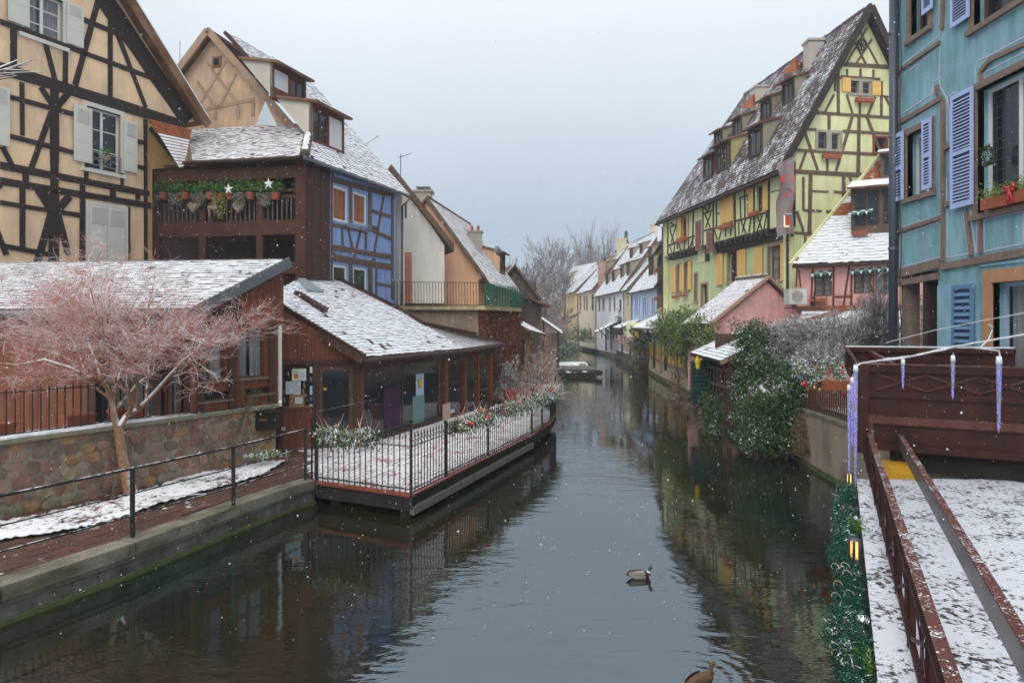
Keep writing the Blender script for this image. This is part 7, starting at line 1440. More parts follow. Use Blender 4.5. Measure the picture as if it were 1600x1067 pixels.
for k in range(4):
    p0_,p1_ = fT.lerp(nA,k/4), fT.lerp(nA,(k+1)/4); q0_,q1_ = fL.lerp(nL,k/4), fL.lerp(nL,(k+1)/4); b.bar(p0_,q1_,.02,.025); b.bar(q0_,p1_,.02,.025); b.bar(p0_,q0_,.03,.03,0,V((0,1,0)))
b.build('end_truss', M['steel_brown'], BG); b = MB(); b.bar(fA.lerp(fB,.15)+V((0,0,zr_-.1)),PX1.at(.75,levels[0]-.12,-.1),.08,.08); b.build('cross_brace', M['steel_brown_top'], BG)
for a_ in (.5,): b = MB(); pbox(b,PX1,a_,a_+.12,1.3,levels[6],-.4,-.2); b.build('stub', M['black_wood'], BG)
b = MB(); pbox(b,PX1,.62,3.4,1.31,levels[6],-.30,-.22); b.build('shadow_sheet', M['black_wood'], BG)  # black sheet added to stand for the deep shadow below the girder
# yellow tarpaulin block
q = ray(1403,734,12.75); b = MB(); v = []
for z_,e in ((-.22,.28),(.12,.24)):
    v += [V((q.x-.32-e*.1,q.y-.15,q.z+z_)),V((q.x+.24+e*.2,q.y-.32,q.z+z_)),V((q.x+.30,q.y+.1,q.z+z_+.02)),V((q.x-.27,q.y+.3,q.z+z_+.02))]
b.hexa(v); o = b.build('yellow_cloth', M['yellow_cloth']); tag(o,'bright yellow folded cloth lying under the steel footbridge','cloth')
# icicle lights
def icicle(px,y0,y1,Y,r,lab,m=None):
    a = ray(px,y0,Y); c = ray(px-.4,y1,Y); t = thing('icicle_light',lab,'light',a,'icicle lights on the footbridge'); b = MB(); b.tube([a,a.lerp(c,.3),a.lerp(c,.92),c],[r,r*.9,r*.55,.004],10); b.build('tube', M['icicle'], t, True); b = MB(); b.tube([a+V((0,0,r*2.2)),a-V((0,0,.03))],[r*.9,r*1.15],10); b.build('cap', M['snow'], t, True)
    n = max(6,int((a-c).length/.028)); b = MB()
    for k in range(n):
        if random.random()<.42: continue
        s = (k+.7)/n*.92; p = a.lerp(c,s); an = random.uniform(0,6.3); p = p+V((math.cos(an),math.sin(an),0))*r*.55*(1-s*.5); b.ball(p,.0065,5)
    b.build('led', M['led_blue'], t); b = MB(); b.tube([a+V((0,0,r*2)),a+V((.01,0,.12))],.006,5); b.build('wire', M['cable_white'], t)
icicle(1411,567,608,12.35,.030,'shortest icicle light on the front of the footbridge'); icicle(1489,562,625,11.95,.034,'middle icicle light on the front of the footbridge'); icicle(1561,566,677,11.6,.044,'longest icicle light on the front of the footbridge')
icicle(1337,578,770,12.55,.040,'long icicle light beside the end post of the footbridge'); icicle(1327,608,745,12.7,.036,'shorter icicle light left of the long one beside the end post'); icicle(1332,596,700,12.6,.034,'icicle light between the two long ones beside the end post')
def cable(pts,r,lab,m='cable_white'):
    P_ = [ray(*q) for q in pts]; out = []
    for i in range(len(P_)-1):
        for k in range(5): out.append(P_[i].lerp(P_[i+1],k/5)+V((0,0,random.uniform(-.006,.006))))
    out.append(P_[-1]); b = MB(); b.tube(out,r,6); return tag(b.build('light_cable', M[m], None, True),lab,'cable')
cable([(1338,572,12.6),(1345,568,12.6),(1375,563,12.5),(1410,560,12.4),(1455,549,12.2),(1489,542,11.95),(1530,535,11.7),(1605,522,11.2)],.016,'thick snowy light cable looping along the top of the footbridge')
cable([(1380,561,12.55),(1430,556,12.3),(1500,541,11.9),(1561,548,11.6),(1564,565,11.6)],.013,'second snowy light cable ending at the longest icicle light')
cable([(1384,536,13.4),(1460,516,12.8),(1605,488,11.6)],.007,'thin pale cable rising to the right above the footbridge')
cable([(1530,545,11.6),(1545,530,11.6),(1552,512,11.6),(1545,507,11.6)],.010,'short curled end of cable sticking up above the footbridge')
# torches
def torch(px,y0,y1,yb,Y,lab):
    a = ray(px,y0,Y); c = ray(px,y1,Y); e = ray(px+4,yb,Y); t = thing('garden_torch',lab,'lamp',e,'lit garden torches at the platform edge'); s = (a-c).length
    b = MB(); b.tube([a,a-V((0,0,.02))],[s*.26,s*.30],6); b.build('lid', M['lamp_grey'], t)
    b = MB(); b.tube([a-V((0,0,.02)),c],[s*.20,s*.20],6); b.build('glow', M['lamp_glow'], t)
    for k in range(6): an = math.pi*k/3; d_ = V((math.cos(an),math.sin(an),0))*s*.27; b = MB(); b.bar(a-V((0,0,.02))+d_,c+d_,.028,.02); b.build('bar', M['lamp_grey'], t)
    b = MB(); b.tube([c,c-V((0,0,.02)),c.lerp(e,.5),e,V((e.x,e.y,e.z-.5))],[s*.29,s*.30,s*.13,.02,.015],10); b.build('stem', M['lamp_grey'], t, True)
torch(1335,841,873,922,8.4,'nearer lit garden torch leaning in the green garland'); torch(1327,738,757,790,11.9,'farther small lit garden torch beside the icicle lights')
# garland
gpts = []
for Y in np.arange(5.0,12.0,.05): gpts.append(V((ed(Y)-.20-.05*math.sin(Y*3.1)-.03*math.sin(Y*7), Y, 1.17+.05*math.sin(Y*2.3))))
cc = []
for p in gpts:
    s = .165+.04*math.sin(p.y*5.3)+.03*math.sin(p.y*11)
    for _ in range(150): v_ = V((random.gauss(0,1),random.gauss(0,.4),random.gauss(0,1))).normalized()*s*random.uniform(.25,1.1); cc.append(tuple(p+v_))
gl_ = thing('tinsel_garland','thick green artificial fir garland with snow along the edge of the platform','garland',gpts[0])
leafmesh('needles',np.array(cc),.075,[M['needle_green'],M['needle_green'],mat('needle_teal',(.02,.09,.07),var=.4,snow=.42,snz=.5,snscale=6,bump=0)],gl_,aspect=.12)
b = MB(); b.tube(gpts[::6],.03,6); b.build('wire', M['black_wood'], gl_)
def bauble(px,py,Y,r,m,lab,grp=None):
    b = MB(); p = ray(px,py,Y); b.ball(p,r,14)
    if grp == 'tiny': return b.build('small_bauble',[M[m]],pl_,True)
    b.tube([p+V((0,0,r*.9)),p+V((0,0,r*1.25))],r*.18,6,1); return tag(b.build('bauble',[M[m],M['zinc']],None,True),lab,'bauble',grp)
bauble(1347,970,6.45,.068,'silver_bauble','large silver bauble at the edge of the snowy platform'); bauble(1338,811,9.6,.045,'silver_bauble','small silver bauble higher up in the green garland')
for px,py,Y,wh in ((1322,970,6.4,'pine cone in the garland level with the large silver bauble'),(1324,1006,6.0,'lowest pine cone in the garland, below the large silver bauble'),(1318,795,9.9,'highest pine cone in the garland, above the nearer torch')):
    b = MB(); p = ray(px,py,Y)
    for k in range(5): b.tube([p+V((0,0,-.04+k*.018)),p+V((0,0,-.035+k*.018))],[.03-.004*abs(k-2),.012],8)
    tag(b.build('pine_cone', M['bark_dark']),'brown '+wh,'pine cone','pine cones in the garland')
cc = []
for c_ in ((1341,822,9.3),(1352,1035,5.75)):
    p = ray(*c_); cc += [tuple(p+V((random.gauss(0,.05),random.gauss(0,.12),random.gauss(0,.06)))) for _ in range(260)]
stuff(leafmesh('green_sprigs',np.array(cc),.045,[M['leaf_bright']],gl_,aspect=.25))
prs = []
for c_ in ((1318,925,7.1),(1305,1020,6.0),(1306,890,7.4)):
    p = ray(*c_)
    for k in range(3): q = p+V((random.gauss(0,.04),random.gauss(0,.05),random.gauss(0,.04))); prs.append(([tuple(q+V((.05*math.cos(a)*(1-a*.12),.03*math.sin(a*.7),.04*math.sin(a)))) for a in np.linspace(0,3.2,7)],[.004]*7))
[twigs('ribbon_curl',[q],M['beige_panel'],gl_,5) for q in prs]
# ================================================================ RIGHT BANK WALL, FENCE, PLANTER
CW = thing('bank_wall','stained concrete canal wall below the brown picket fence','wall',(8.2,18.5,0)); cw = [(9.0,12.3),(8.05,12.5),(8.1,17.5),(8.3,20.1),(8.45,22.5)]
b = MB(); 
cwp = cw[1:]+[(9.2,22.5),(9.0,17.5),(9.0,12.3)]
b.poly(cwp[::-1] if False else [(8.03,12.5),(8.08,17.5),(8.28,20.1),(8.45,22.5),(8.9,22.5),(8.8,12.5)][::-1], -.8, 1.5); b.build('wall', mat('stained_wall',(.30,.24,.18),var=.3,scale=1.5,bump=.5,col2=(.20,.15,.12),c2scale=1.2,stretch=(1,1,.45)), CW)
b = MB(); b.poly([(7.99,12.45),(8.04,17.5),(8.24,20.1),(8.41,22.5),(8.9,22.5),(8.85,12.45)][::-1],1.5,1.57); b.build('coping', M['concrete'], CW); b = MB(); b.poly([(8.0,12.5),(8.05,17.5),(8.25,20.1),(8.42,22.5),(8.5,22.5),(8.5,12.5)][::-1],-.5,.14); b.build('algae_line', M['algae'], CW)
PF_ = thing('picket_fence','dark brown metal picket fence on the canal wall under the bauble planter','fence',(8.3,17.5,1.57)); b = MB(); b.box(-.018,.018,-.012,.012,0,.95); o = b.build('picket', M['brown_frame']); pm2 = o.data; oo = V(o.location); bpy.data.objects.remove(o)
a = V((8.22,13.4,1.57)); c = V((8.42,20.3,1.57)); n = 62
for i in range(n): inst('picket', pm2, PF_, a.lerp(c,i/(n-1))+oo, math.atan2(c.y-a.y,c.x-a.x))
for z_ in (.12,.82): b = MB(); b.bar(a+V((0,0,z_)),c+V((0,0,z_)),.03,.04); b.build('rail', M['brown_frame'], PF_)
pl_ = thing('bauble_planter','snowy planter with fir sprigs and hanging gold and red baubles on the brown fence','planter',(8.2,18,2.5)); 
for px in (1283,1310): p = ray(px,601,17.9 if px<1300 else 17.0); b = MB(); b.box(p.x-.35,p.x+.35,p.y-.12,p.y+.12,p.z-.12,p.z+.1); b.build('trough', M['terracotta'], pl_)
cc = []
for _ in range(3200): px = random.uniform(1238,1322); cc.append(tuple(ray(px,583+8*math.sin(px*.12)-9*random.gauss(0,1)**2*.4+random.gauss(0,7),17.6+random.gauss(0,.25))))
leafmesh('sprigs',np.array(cc),.10,[M['leaf_frost'],M['leaf_mid'],M['leaf_frost']],pl_,aspect=.2)
for px,py,wh in ((1273,606,'leftmost of the four'),(1281,609,'second from the left of the four'),(1294,608,'third from the left of the four'),(1304,614,'rightmost and lowest of the four'),(1249,577,'single')): bauble(px,py,17.3,.055,'gold_bauble',wh+(' gold baubles hanging below the fence planter' if px>1260 else ' gold bauble high in the ivy left of the fence planter'),'gold baubles below the fence planter')
for px,py,r_ in ((1256,600,.06),(1319,617,.065)): bauble(px,py,17.2,r_,'red_bauble','large red bauble hanging '+('left' if px<1300 else 'right')+' of the gold baubles')
for i in range(9): bauble(random.uniform(1290,1325),random.uniform(570,585),17.2,.028,random.choice(['red_bauble','red_bauble','gold_bauble']),None,'tiny')
# ================================================================ VEGETATION
def cloud(blobs, n, hollow=.55):
    out = []; tot = sum((b[3]*b[4]*b[5])**.6667 for b in blobs)
    for px,py,Y,rx,ry,rz in blobs:
        c = np.array(ray(px,py,Y)); k = int(n*((rx*ry*rz)**.6667)/tot); r = rng.normal(size=(k,3)); r /= np.linalg.norm(r,axis=1)[:,None]
        rad = rng.uniform(hollow,1.05,k)[:,None]; bump_ = 1+.22*np.sin(r[:,0:1]*7+px)+.18*np.sin(r[:,2:3]*9+py); out.append(c+r*rad*bump_*np.array([rx,ry,rz]))
    return np.concatenate(out)
# foreground bare tree on the planting bed
def big_tree():
    base = rayz(203,770,PZ+.02); t = thing('frosted_tree','bare spreading tree with pink frosted twigs growing from the snowy bed','tree',base)
    out = [[] for _ in range(7)]
    Y = base.y
    def PT_(px,py,dy=0): return ray(px,py,Y+dy)
    tr = [PT_(205,772),PT_(200,755),PT_(192,720),PT_(188,690),PT_(184,665)]
    main = [([tuple(p) for p in tr],[.135,.115,.10,.098,.10])]
    limbs = [([(184,668,0),(178,650,0),(176,625,0),(180,600,.1),(178,575,.2),(172,545,.2)],.075),([(176,630,0),(168,608,-.1),(160,595,-.2),(140,590,-.4),(110,575,-.5),(70,562,-.6),(30,570,-.7)],.055),([(186,668,0),(198,650,.1),(215,640,.2),(228,628,.3),(245,610,.4),(262,590,.5),(285,565,.6)],.07),
      ([(198,650,.1),(205,640,0),(200,610,-.3),(195,580,-.4),(188,560,-.5),(195,520,-.5)],.05),([(178,640,0),(195,625,.4),(210,605,.6),(228,590,.8),(235,560,.9)],.05),([(215,640,.2),(216,615,.0),(214,590,-.2),(212,560,-.2),(215,520,-.3)],.045),([(180,600,.1),(190,580,.3),(200,555,.5),(215,520,.6),(230,490,.8)],.045),([(160,595,-.2),(150,565,-.1),(140,540,.1),(130,505,.2)],.04),([(172,545,.2),(160,520,.2),(150,490,.3),(140,460,.4)],.035),([(285,565,.6),(310,545,.7),(335,520,.8)],.035),([(178,575,.2),(165,540,.9),(150,520,1.4)],.035),([(188,560,-.5),(170,535,-1.1),(150,525,-1.5)],.035),([(212,560,-.2),(235,540,-.9),(262,530,-1.4)],.035)]
    tips = []
    for P_,r in limbs:
        pts = [tuple(PT_(*q)) for q in P_]; n = len(pts); rr = [max(.012,r*(1-.55*i/(n-1))) for i in range(n)]; main.append((pts,rr)); tips.append((pts,rr))
    twigs('trunk', main[:1], M['bark'], t, 10); twigs('limbs', main[1:], M['bark'], t, 7)
    fine = []; mid = []
    def sprout(p,d,L,r,lev):
        seg = 4; pts = [tuple(p)]; p = V(p); d = V(d).normalized(); rr = [r]
        for i in range(seg):
            d = (d+V((random.gauss(0,.16),random.gauss(0,.16),random.gauss(0,.13)))); d.z -= .035*(p.z-4.6); d.normalize(); p = p+d*L/seg; pts.append(tuple(p)); rr.append(max(.0023,r*(1-.40*(i+1)/seg)))
        (mid if lev > 1 else fine).append((pts,rr))
        if lev == 0: return
        for k in range({3:5,2:6,1:5}[lev]):
            i = random.randint(1,seg); a = random.uniform(.35,.95); ax = d.cross(V((random.gauss(0,1),random.gauss(0,1),random.gauss(0,1)))).normalized(); nd = Matrix.Rotation(a,3,ax)@d; nd.z *= .6
            sprout(pts[i],nd,L*random.uniform(.55,.85),max(.0030,rr[i]*.66),lev-1)
    for pts,rr in tips:
        n = len(pts)
        for k in range(5):
            i = min(n-1, max(1,int(n*random.uniform(.35,1)))) if k else n-1; p = V(pts[i]); c = V((base.x,base.y,3.2)); o = p-c; d = V((o.x*1.35+random.gauss(0,1.0),o.y*1.0+random.gauss(0,.9),random.uniform(.0,1.3)*(.45 if abs(o.x)>1.2 else 1.5)))
            sprout(p,d,random.uniform(.72,1.05)*(.8 if p.x > base.x+.6 else 1.12),max(.012,rr[i]*.55),3 if random.random()<.75 else 2)
    twigs('branches', mid, mat('branch_pink',(.30,.14,.09),var=.35,snow=.45,snz=.35,snscale=8), t, 4); twigs('twigs', fine, M['twig_pink'], t, 3)
big_tree()
# bare shrub before the glazed wing
b0 = ray(372,655,17.0); t = thing('bare_shrub','small bare olive shrub growing on the stone wall before the wing windows','shrub',b0); out = [[],[],[],[]]
for a in (-.5,.1,.6): grow(b0+V((0,0,-.3)),V((a,random.gauss(0,.2),1)),.55,.03,3,out,.55,3,.15,.75)
twigs('branches', out[3]+out[2], mat('olive_twig',(.14,.12,.06),var=.3), t, 5); twigs('twigs', out[1]+out[0], M['olive_twig'], t, 3)
cc = cloud([(423,708,17.2,.45,.25,.12),(405,712,16.9,.4,.2,.08)],500,.1); tag(leafmesh('ground_plant',cc,.08,[M['leaf_bright'],M['leaf_frost']]),'low green plant at the foot of the stone wall near the letter box','plant')
# fallen branch on the bed
b = MB(); p = rayz(245,779,PZ+.08); b.tube([p,p+V((.35,.25,.01)),p+V((.8,.4,.0))],[.012,.016,.008],5); tag(b.build('fallen_branch', M['bark']),'thin fallen branch lying on the snowy planting bed','branch')
# planters on the terrace railing
RPL = []
def rail_planter(lab, pts, n, seed):
    t = thing('rail_planter',lab,'planter',pts[0],'snowy flower boxes on the terrace railing'); b = MB(); b.bar(pts[0],pts[-1],.2,.18); b.build('trough', M['terracotta'], t); r = random.Random(seed); cc = []
    L_ = (pts[-1]-pts[0]).length; d_ = (pts[-1]-pts[0]).normalized()
    prs = []
    for i in range(int(n/14)):
        p = pts[0]+d_*r.uniform(-.12,L_+.12)+V((0,0,.08)); v_ = V((r.gauss(0,1),r.gauss(0,1),r.uniform(-.5,1.3))).normalized(); ln = r.uniform(.15,.42)
        for k in range(14): s = k/14; q = p+v_*ln*s+V((0,0,-.18*s*s)); cc.append(tuple(q+V((r.gauss(0,.018),r.gauss(0,.018),r.gauss(0,.012)))))
        if i%16==0: prs.append(([tuple(p),tuple(p+v_*ln*.6+V((0,0,.12))),tuple(p+v_*ln*1.1+V((0,0,.22)))],[.008,.006,.003]))
    leafmesh('sprigs',np.array(cc),.085,[M['leaf_frost'],M['leaf_mid'],M['leaf_frost'],M['leaf_mid']],t,aspect=.34); twigs('stalks',prs,M['twig_pink'],t)
    RPL.append(t); return t,d_,L_
z_ = PZ+.98
def rp2(i,s): a = V((*edge[i],z_)); c = V((*edge[i+1],z_)); return a.lerp(c,s)
rail_planter('long low snowy flower box on the front railing of the terrace',[rp2(0,.12),rp2(0,.55)],5600,1)
rail_planter('snowy flower box with red baubles on the middle of the terrace railing',[rp2(1,.55),rp2(1,.98)],5600,2)
for i,(s0,s1) in enumerate(((.3,.95),)): rail_planter('snowy red-berried flower box on the bend of the terrace railing',[rp2(2,s0),rp2(2,s1)],8000,3)
rail_planter('snowy red-berried flower box beyond the bend of the terrace railing',[rp2(3,.05),rp2(3,.98)],8000,4); rail_planter('farthest snowy flower box at the tip of the terrace railing',[rp2(4,.05),rp2(4,.98)],7000,5)
for s,wh in ((.62,'leftmost'),(.66,'second from the left'),(.88,'middle right'),(.9,'second from the right'),(.93,'rightmost')): p = rp2(1,s)+V((.08+random.random()*.08,-.12,.02+random.random()*.16)); b = MB(); b.ball(p,.05,10); tag(b.build('red_bauble', M['red_bauble'],None,True),wh+' red bauble on the middle flower box of the terrace railing','bauble','red baubles on the terrace railing')
for k in range(30): i = random.choice((2,3,3,4)); p = rp2(i,random.uniform(.1,.98))+V((random.gauss(.05,.08),-.05,random.uniform(.0,.3))); b = MB(); b.ball(p,.035,7); b.build('red_berry', M['red_bauble'],RPL[{2:2,3:3,4:4}[i]],True)
p = ray(545,688,15.3); b = MB(); 
for k in range(6): b.ball(p+V((random.gauss(0,.07),random.gauss(0,.04),random.gauss(0,.08))),.035,6)
tag(b.build('dried_flowers', M['orange_plaster']),'dried orange flower heads in the front flower box of the terrace','flowers')
for (px,py,Y,lab) in ((800,618,31,'terracotta pot behind the railing at the far end of the pavilion'),(758,662,24,'low terracotta pot standing beside the pavilion glass')):
    p = ray(px,py,Y); p.z = PZ; b = MB(); b.tube([p,p+V((0,0,.45)),p+V((0,0,.52))],[.2,.3,.33],12); tag(b.build('terracotta_pot',M['terracotta']),lab,'pot')
# right end railing of terrace
er = thing('end_railing','short black picket railing closing the far end of the terrace by the frosted shrubs','railing',(-.2,30,PZ)); a = V((-.35,31,PZ)); c = V((1.75,29.3,PZ)); o_ = V((1.66,26.9,PZ))
for q0,q1 in ((a,c),(c,o_)):
    n = int((q1-q0).length/.17)
    for i in range(n+1): inst('picket', pm, er, q0.lerp(q1,i/n))
    for h in (.1,.97): b = MB(); b.bar(q0+V((0,0,h)),q1+V((0,0,h)),.035,.025); b.build('rail', M['iron_snow'], er)
# frosted shrubs beside the vine and along the left bank
def frosty(lab,blobs,n,size,mats,twign=0,cat='shrub',name='frosted_shrub',twm='twig_pink'):
    p = ray(*blobs[0][:3]); t = thing(name,lab,cat,(p.x,p.y,.5))
    if n: leafmesh('foliage', cloud(blobs,n,.25), size, [M[m] for m in mats], t, aspect=.4)
    if twign:
        prs = []
        for px,py,Y,rx,ry,rz in blobs:
            c = ray(px,py,Y)
            for _ in range(int(twign/len(blobs))):
                v_ = V((random.gauss(0,.6),random.gauss(0,.6),random.uniform(.0,1))).normalized(); s = c+V((0,0,-rz*.8)); q = s+V((v_.x*rx*1.6*random.random()**.5,v_.y*ry*1.4,v_.z*rz*1.9*random.uniform(.6,1))); m_ = s.lerp(q,.5)+V((random.gauss(0,.15*rx),random.gauss(0,.15),random.gauss(0,.12*rz))); prs.append(([tuple(s.lerp(m_,.2)),tuple(m_),tuple(q)],[.012,.008,.004]))
                for __ in range(3): e_ = m_.lerp(q,random.random()); prs.append(([tuple(e_),tuple(e_+V((random.gauss(0,.22*rx),random.gauss(0,.2*rx),random.gauss(.08,.16*rz))))],[.006,.003]))
        twigs('twigs', prs, M[twm], t)
    return t
frosty('frosted shrub beside the end post of the glazed pavilion',[(797,592,32.5,.6,.6,1.0),(790,612,32,.7,.5,.5)],2600,.12,['leaf_frost','grey_foliage'],260)
frosty('pale frosted bush behind the end railing of the terrace',[(838,608,35,1.2,1,.6),(822,618,34,.9,.8,.45)],3000,.10,['grey_foliage','leaf_frost'],420)
frosty('tangled frosted bush at the foot of the vine wall',[(845,585,39,1.0,1.2,1.3)],1600,.12,['straw','leaf_frost'],300)
frosty('frosted bush on the bank before the boat shed',[(838,545,44,1.0,1.2,1.8),(832,575,42,1,1,1)],2200,.12,['grey_foliage','straw'],300)
frosty('dark evergreen bush behind the moored punts',[(876,540,74,1.8,2,1.8),(884,550,68,1.4,2,1.1)],3000,.24,['leaf_dark','leaf_dark','grey_foliage'],0,name='evergreen_bush')
frosty('frosted pinkish thicket on the left bank below the far trees',[(852,505,84,2.4,3,3.6),(840,485,70,2.0,2,2.6),(862,520,92,2.6,3,3)],5200,.30,['grey_foliage','straw'],1500,name='frosted_thicket',twm='twig_far_pink')
frosty('climbing evergreen on the corner of the white canal house',[(973,503,78,.9,.8,2.2),(970,520,78,1.2,.8,1)],900,.3,['leaf_dark'],0,name='wall_ivy')
frosty('low hedge on the far right garden wall',[(920,520,100,3,1.5,.9),(910,528,95,3,1.5,.7),(905,515,110,2,1.5,1.2)],1600,.3,['leaf_mid','leaf_dark'],0,name='garden_hedge')
frosty('dark ivy column hanging on the canal wall left of the yellow parapet',[(1003,545,58,1.3,.8,1.6),(1005,566,57,1.2,.8,1.6),(1000,580,57,.9,.6,.8)],3600,.20,['leaf_dark','leaf_dark','leaf_mid','straw'],0,name='hanging_ivy')
frosty('pink blossomed window-box shrubs by the canal under the boat roofs',[(975,530,66,1.0,.8,.5),(985,528,64,1.2,.8,.6)],700,.2,['vine_red','grey_foliage','twig_pink'],60)
frosty('round leafy shrub with snow on top behind the yellow parapet',[(1070,505,38,1.45,1.3,1.0),(1050,520,40,1.2,1.2,1.0),(1088,512,36,1.1,1.2,1.0),(1085,538,36,1.0,1,.9),(1062,545,38,.9,.9,.6),(1090,515,32.6,.95,.8,.85),(1072,528,33.5,.8,.8,.8),(1108,528,30.8,.5,.6,.75),(1098,548,31.5,.5,.6,.5),(1040,508,41,.9,.9,.7)],19000,.15,['leaf_mid','leaf_light','leaf_light','leaf_dark'],0,name='leafy_shrub')
b = MB(); q = ray(1072,560,38.5); b.tube([V((q.x,q.y,1)),V((q.x-.1,q.y,3.6))],[.10,.06],6); tag(b.build('shrub_stem', M['bark']),'brown stem below the round leafy shrub','stem')
for px,py,h in ((1033,560,1.2),(1058,562,1.4)): b = MB(); q = ray(px,py,42); b.box(q.x-.07,q.x+.07,q.y-.07,q.y+.07,1,3.8); tag(b.build('timber_post', M['bleached_wood']),'weathered post '+('left' if px<1050 else 'right')+' of the leafy shrub behind the parapet','post')
frosty('dark ivy hanging from the stone quay beside the shelter',[(1118,655,26,.55,.5,.9),(1112,680,25.5,.5,.5,.7),(1108,632,26.5,.4,.4,.6)],3600,.11,['leaf_dark','leaf_dark','leaf_mid'],0,name='hanging_ivy')
frosty('trailing plant over the yellow parapet',[(1057,595,38.7,.35,.3,.8),(1070,625,37.5,1.0,.3,.5)],1000,.12,['leaf_mid','straw','vine_red'],60,name='trailing_plant')
frosty('dry creeper at the foot of the pink shed above the canal',[(1100,610,27.5,.5,.4,.9),(1106,650,27,.5,.4,.6)],1500,.11,['vine_red','straw','leaf_dark'],60,name='dry_creeper')
frosty('huge snow-dusted ivy mound covering the canal bank in the middle of the right side',[(1175,530,23.5,.75,.8,.75),(1192,560,23,.9,.9,.9),(1200,605,22.3,.95,.9,.95),(1182,650,21.6,.75,.8,.8),(1215,655,21.2,.95,.9,.9),(1196,685,20.8,.8,.7,.55),(1240,630,20.8,.7,.8,.9),(1232,585,21.8,.8,.9,.8),(1165,600,23.2,.45,.6,.7),(1235,690,20.4,.55,.5,.4),(1165,690,21.6,.35,.4,.35),(1208,525,23.8,.6,.6,.4),(1255,600,20.4,.5,.6,.7)],34000,.115,['leaf_dark','leaf_mid','leaf_dark','leaf_dark'],0,name='ivy_mound')
bk = MB(); 
for px,py,Y,r_ in ((1195,570,23.3,.7),(1205,625,22.2,.8),(1215,665,21.6,.65),(1238,620,21.3,.55)): bk.ball(ray(px,py,Y),r_,10)
tag(bk.build('ivy_heart', M['bark_dark'],None,True),'dark woody heart inside the huge ivy mound','shrub')
frosty('dry straw-coloured plant hanging over the concrete canal wall',[(1268,662,19.9,.42,.35,.45),(1262,690,19.8,.35,.3,.5)],1400,.10,['straw','straw','vine_red'],420,name='dry_hanging_plant',twm='straw')
frosty('snowy tangle of bare garden shrubs left of the drainpipe',[(1262,522,22,.9,.8,.6),(1290,520,21.5,.9,.8,.7),(1320,515,21,.9,.8,.8),(1345,525,20.5,.8,.8,.7),(1240,510,23,.7,.8,.4),(1240,548,22,.6,.6,.5),(1300,548,20,.8,.6,.5)],3200,.07,['leaf_frost','straw','grey_foliage'],2200,name='snowy_tangle',twm='twig_grey')
frosty('tall fine-twigged snowy shrub against the drainpipe',[(1368,490,20,.55,.5,1.1),(1380,520,19.8,.5,.5,.9)],300,.05,['leaf_frost'],600,name='tall_twiggy_shrub',twm='twig_grey')
frosty('frosted garden shrubs seen through the passage of the turquoise house',[(1445,515,24,1.0,.8,.8),(1450,480,26,.8,.8,.6)],1600,.10,['leaf_frost','leaf_mid'],300)
# distant trees
def far_tree(lab,px,pyt,Y,kind,name='bare_tree',seed=1,width=1.0):
    random.seed(seed); top = ray(px,pyt,Y).z; base = V((ray(px,500,Y).x,Y,.5)); H_ = top-base.z; t = thing(name,lab,'tree',base); out = [[],[],[],[],[],[]]
    if kind == 'round':
        grow(base,V((0,0,1)),H_*.36,H_*.022,0,[[]],.5); trunk = [([tuple(base),tuple(base+V((0,0,H_*.2))),tuple(base+V((.1,0,H_*.38)))],[H_*.024,H_*.019,H_*.015])]
        for k in range(7): a = k*.9+random.random(); grow(base+V((0,0,H_*random.uniform(.25,.38))),V((math.cos(a)*.75*width,math.sin(a)*.75,1.0)),H_*.30,H_*.011,4,out,.55,3,.14,.74,4,0,.036)
        twigs('trunk', trunk+out[4], M['bark_dark'], t, 5); twigs('branches', out[3]+out[2], M['twig_far'], t, 3); twigs('twigs', out[1]+out[0], M['twig_far'] , t, 3)
    elif kind == 'poplar':
        for k in range(26): h = H_*random.uniform(.15,.65); a = random.random()*6.28; grow(base+V((0,0,h)),V((math.cos(a)*.28*width,math.sin(a)*.28,1)),H_*.26,H_*.007,2,out,.28,3,.3,.8,4,0,.03)
        twigs('trunk',[([tuple(base),tuple(base+V((0,0,H_*.5))),tuple(base+V((0,0,H_*.95)))],[H_*.02,H_*.012,.04])],M['bark_dark'],t,5); twigs('branches', out[0]+out[1]+out[2], M['twig_far'], t, 3)
    else:
        cc = []
        for k in range(1500): h = random.random(); r_ = H_*.20*(1-h)*(.55+.45*((h*11)%1)); a = random.random()*6.28; q = r_*random.random()**.4; cc.append((base.x+q*math.cos(a),base.y+q*math.sin(a),base.z+H_*(.15+.85*h)-q*.25))
        leafmesh('needles',np.array(cc),1.0,[M['leaf_dark']],t,aspect=.3); twigs('trunk',[([tuple(base),tuple(base+V((0,0,H_)))],[.3,.03])],M['bark_dark'],t,5)
far_tree('large round bare tree above the left bank',868,378,135,'round',seed=3,width=1.0); far_tree('smaller bare tree just left of the large round tree',838,420,120,'round',seed=5); far_tree('bare frosted tree right of the large round tree',905,405,150,'round',seed=8)
far_tree('left bare poplar on the skyline',917,372,170,'poplar','poplar',11); far_tree('right bare poplar on the skyline',945,373,170,'poplar','poplar',12); far_tree('dark spruce on the skyline right of the poplars',978,362,165,'spruce','spruce',13)
far_tree('low frosted tree rising behind the barn',812,405,95,'round',seed=14); far_tree('frosted tree behind the small yellow house',880,440,128,'round',seed=16); far_tree('short pinkish bare tree over the thicket on the left bank',846,462,88,'round',seed=17)
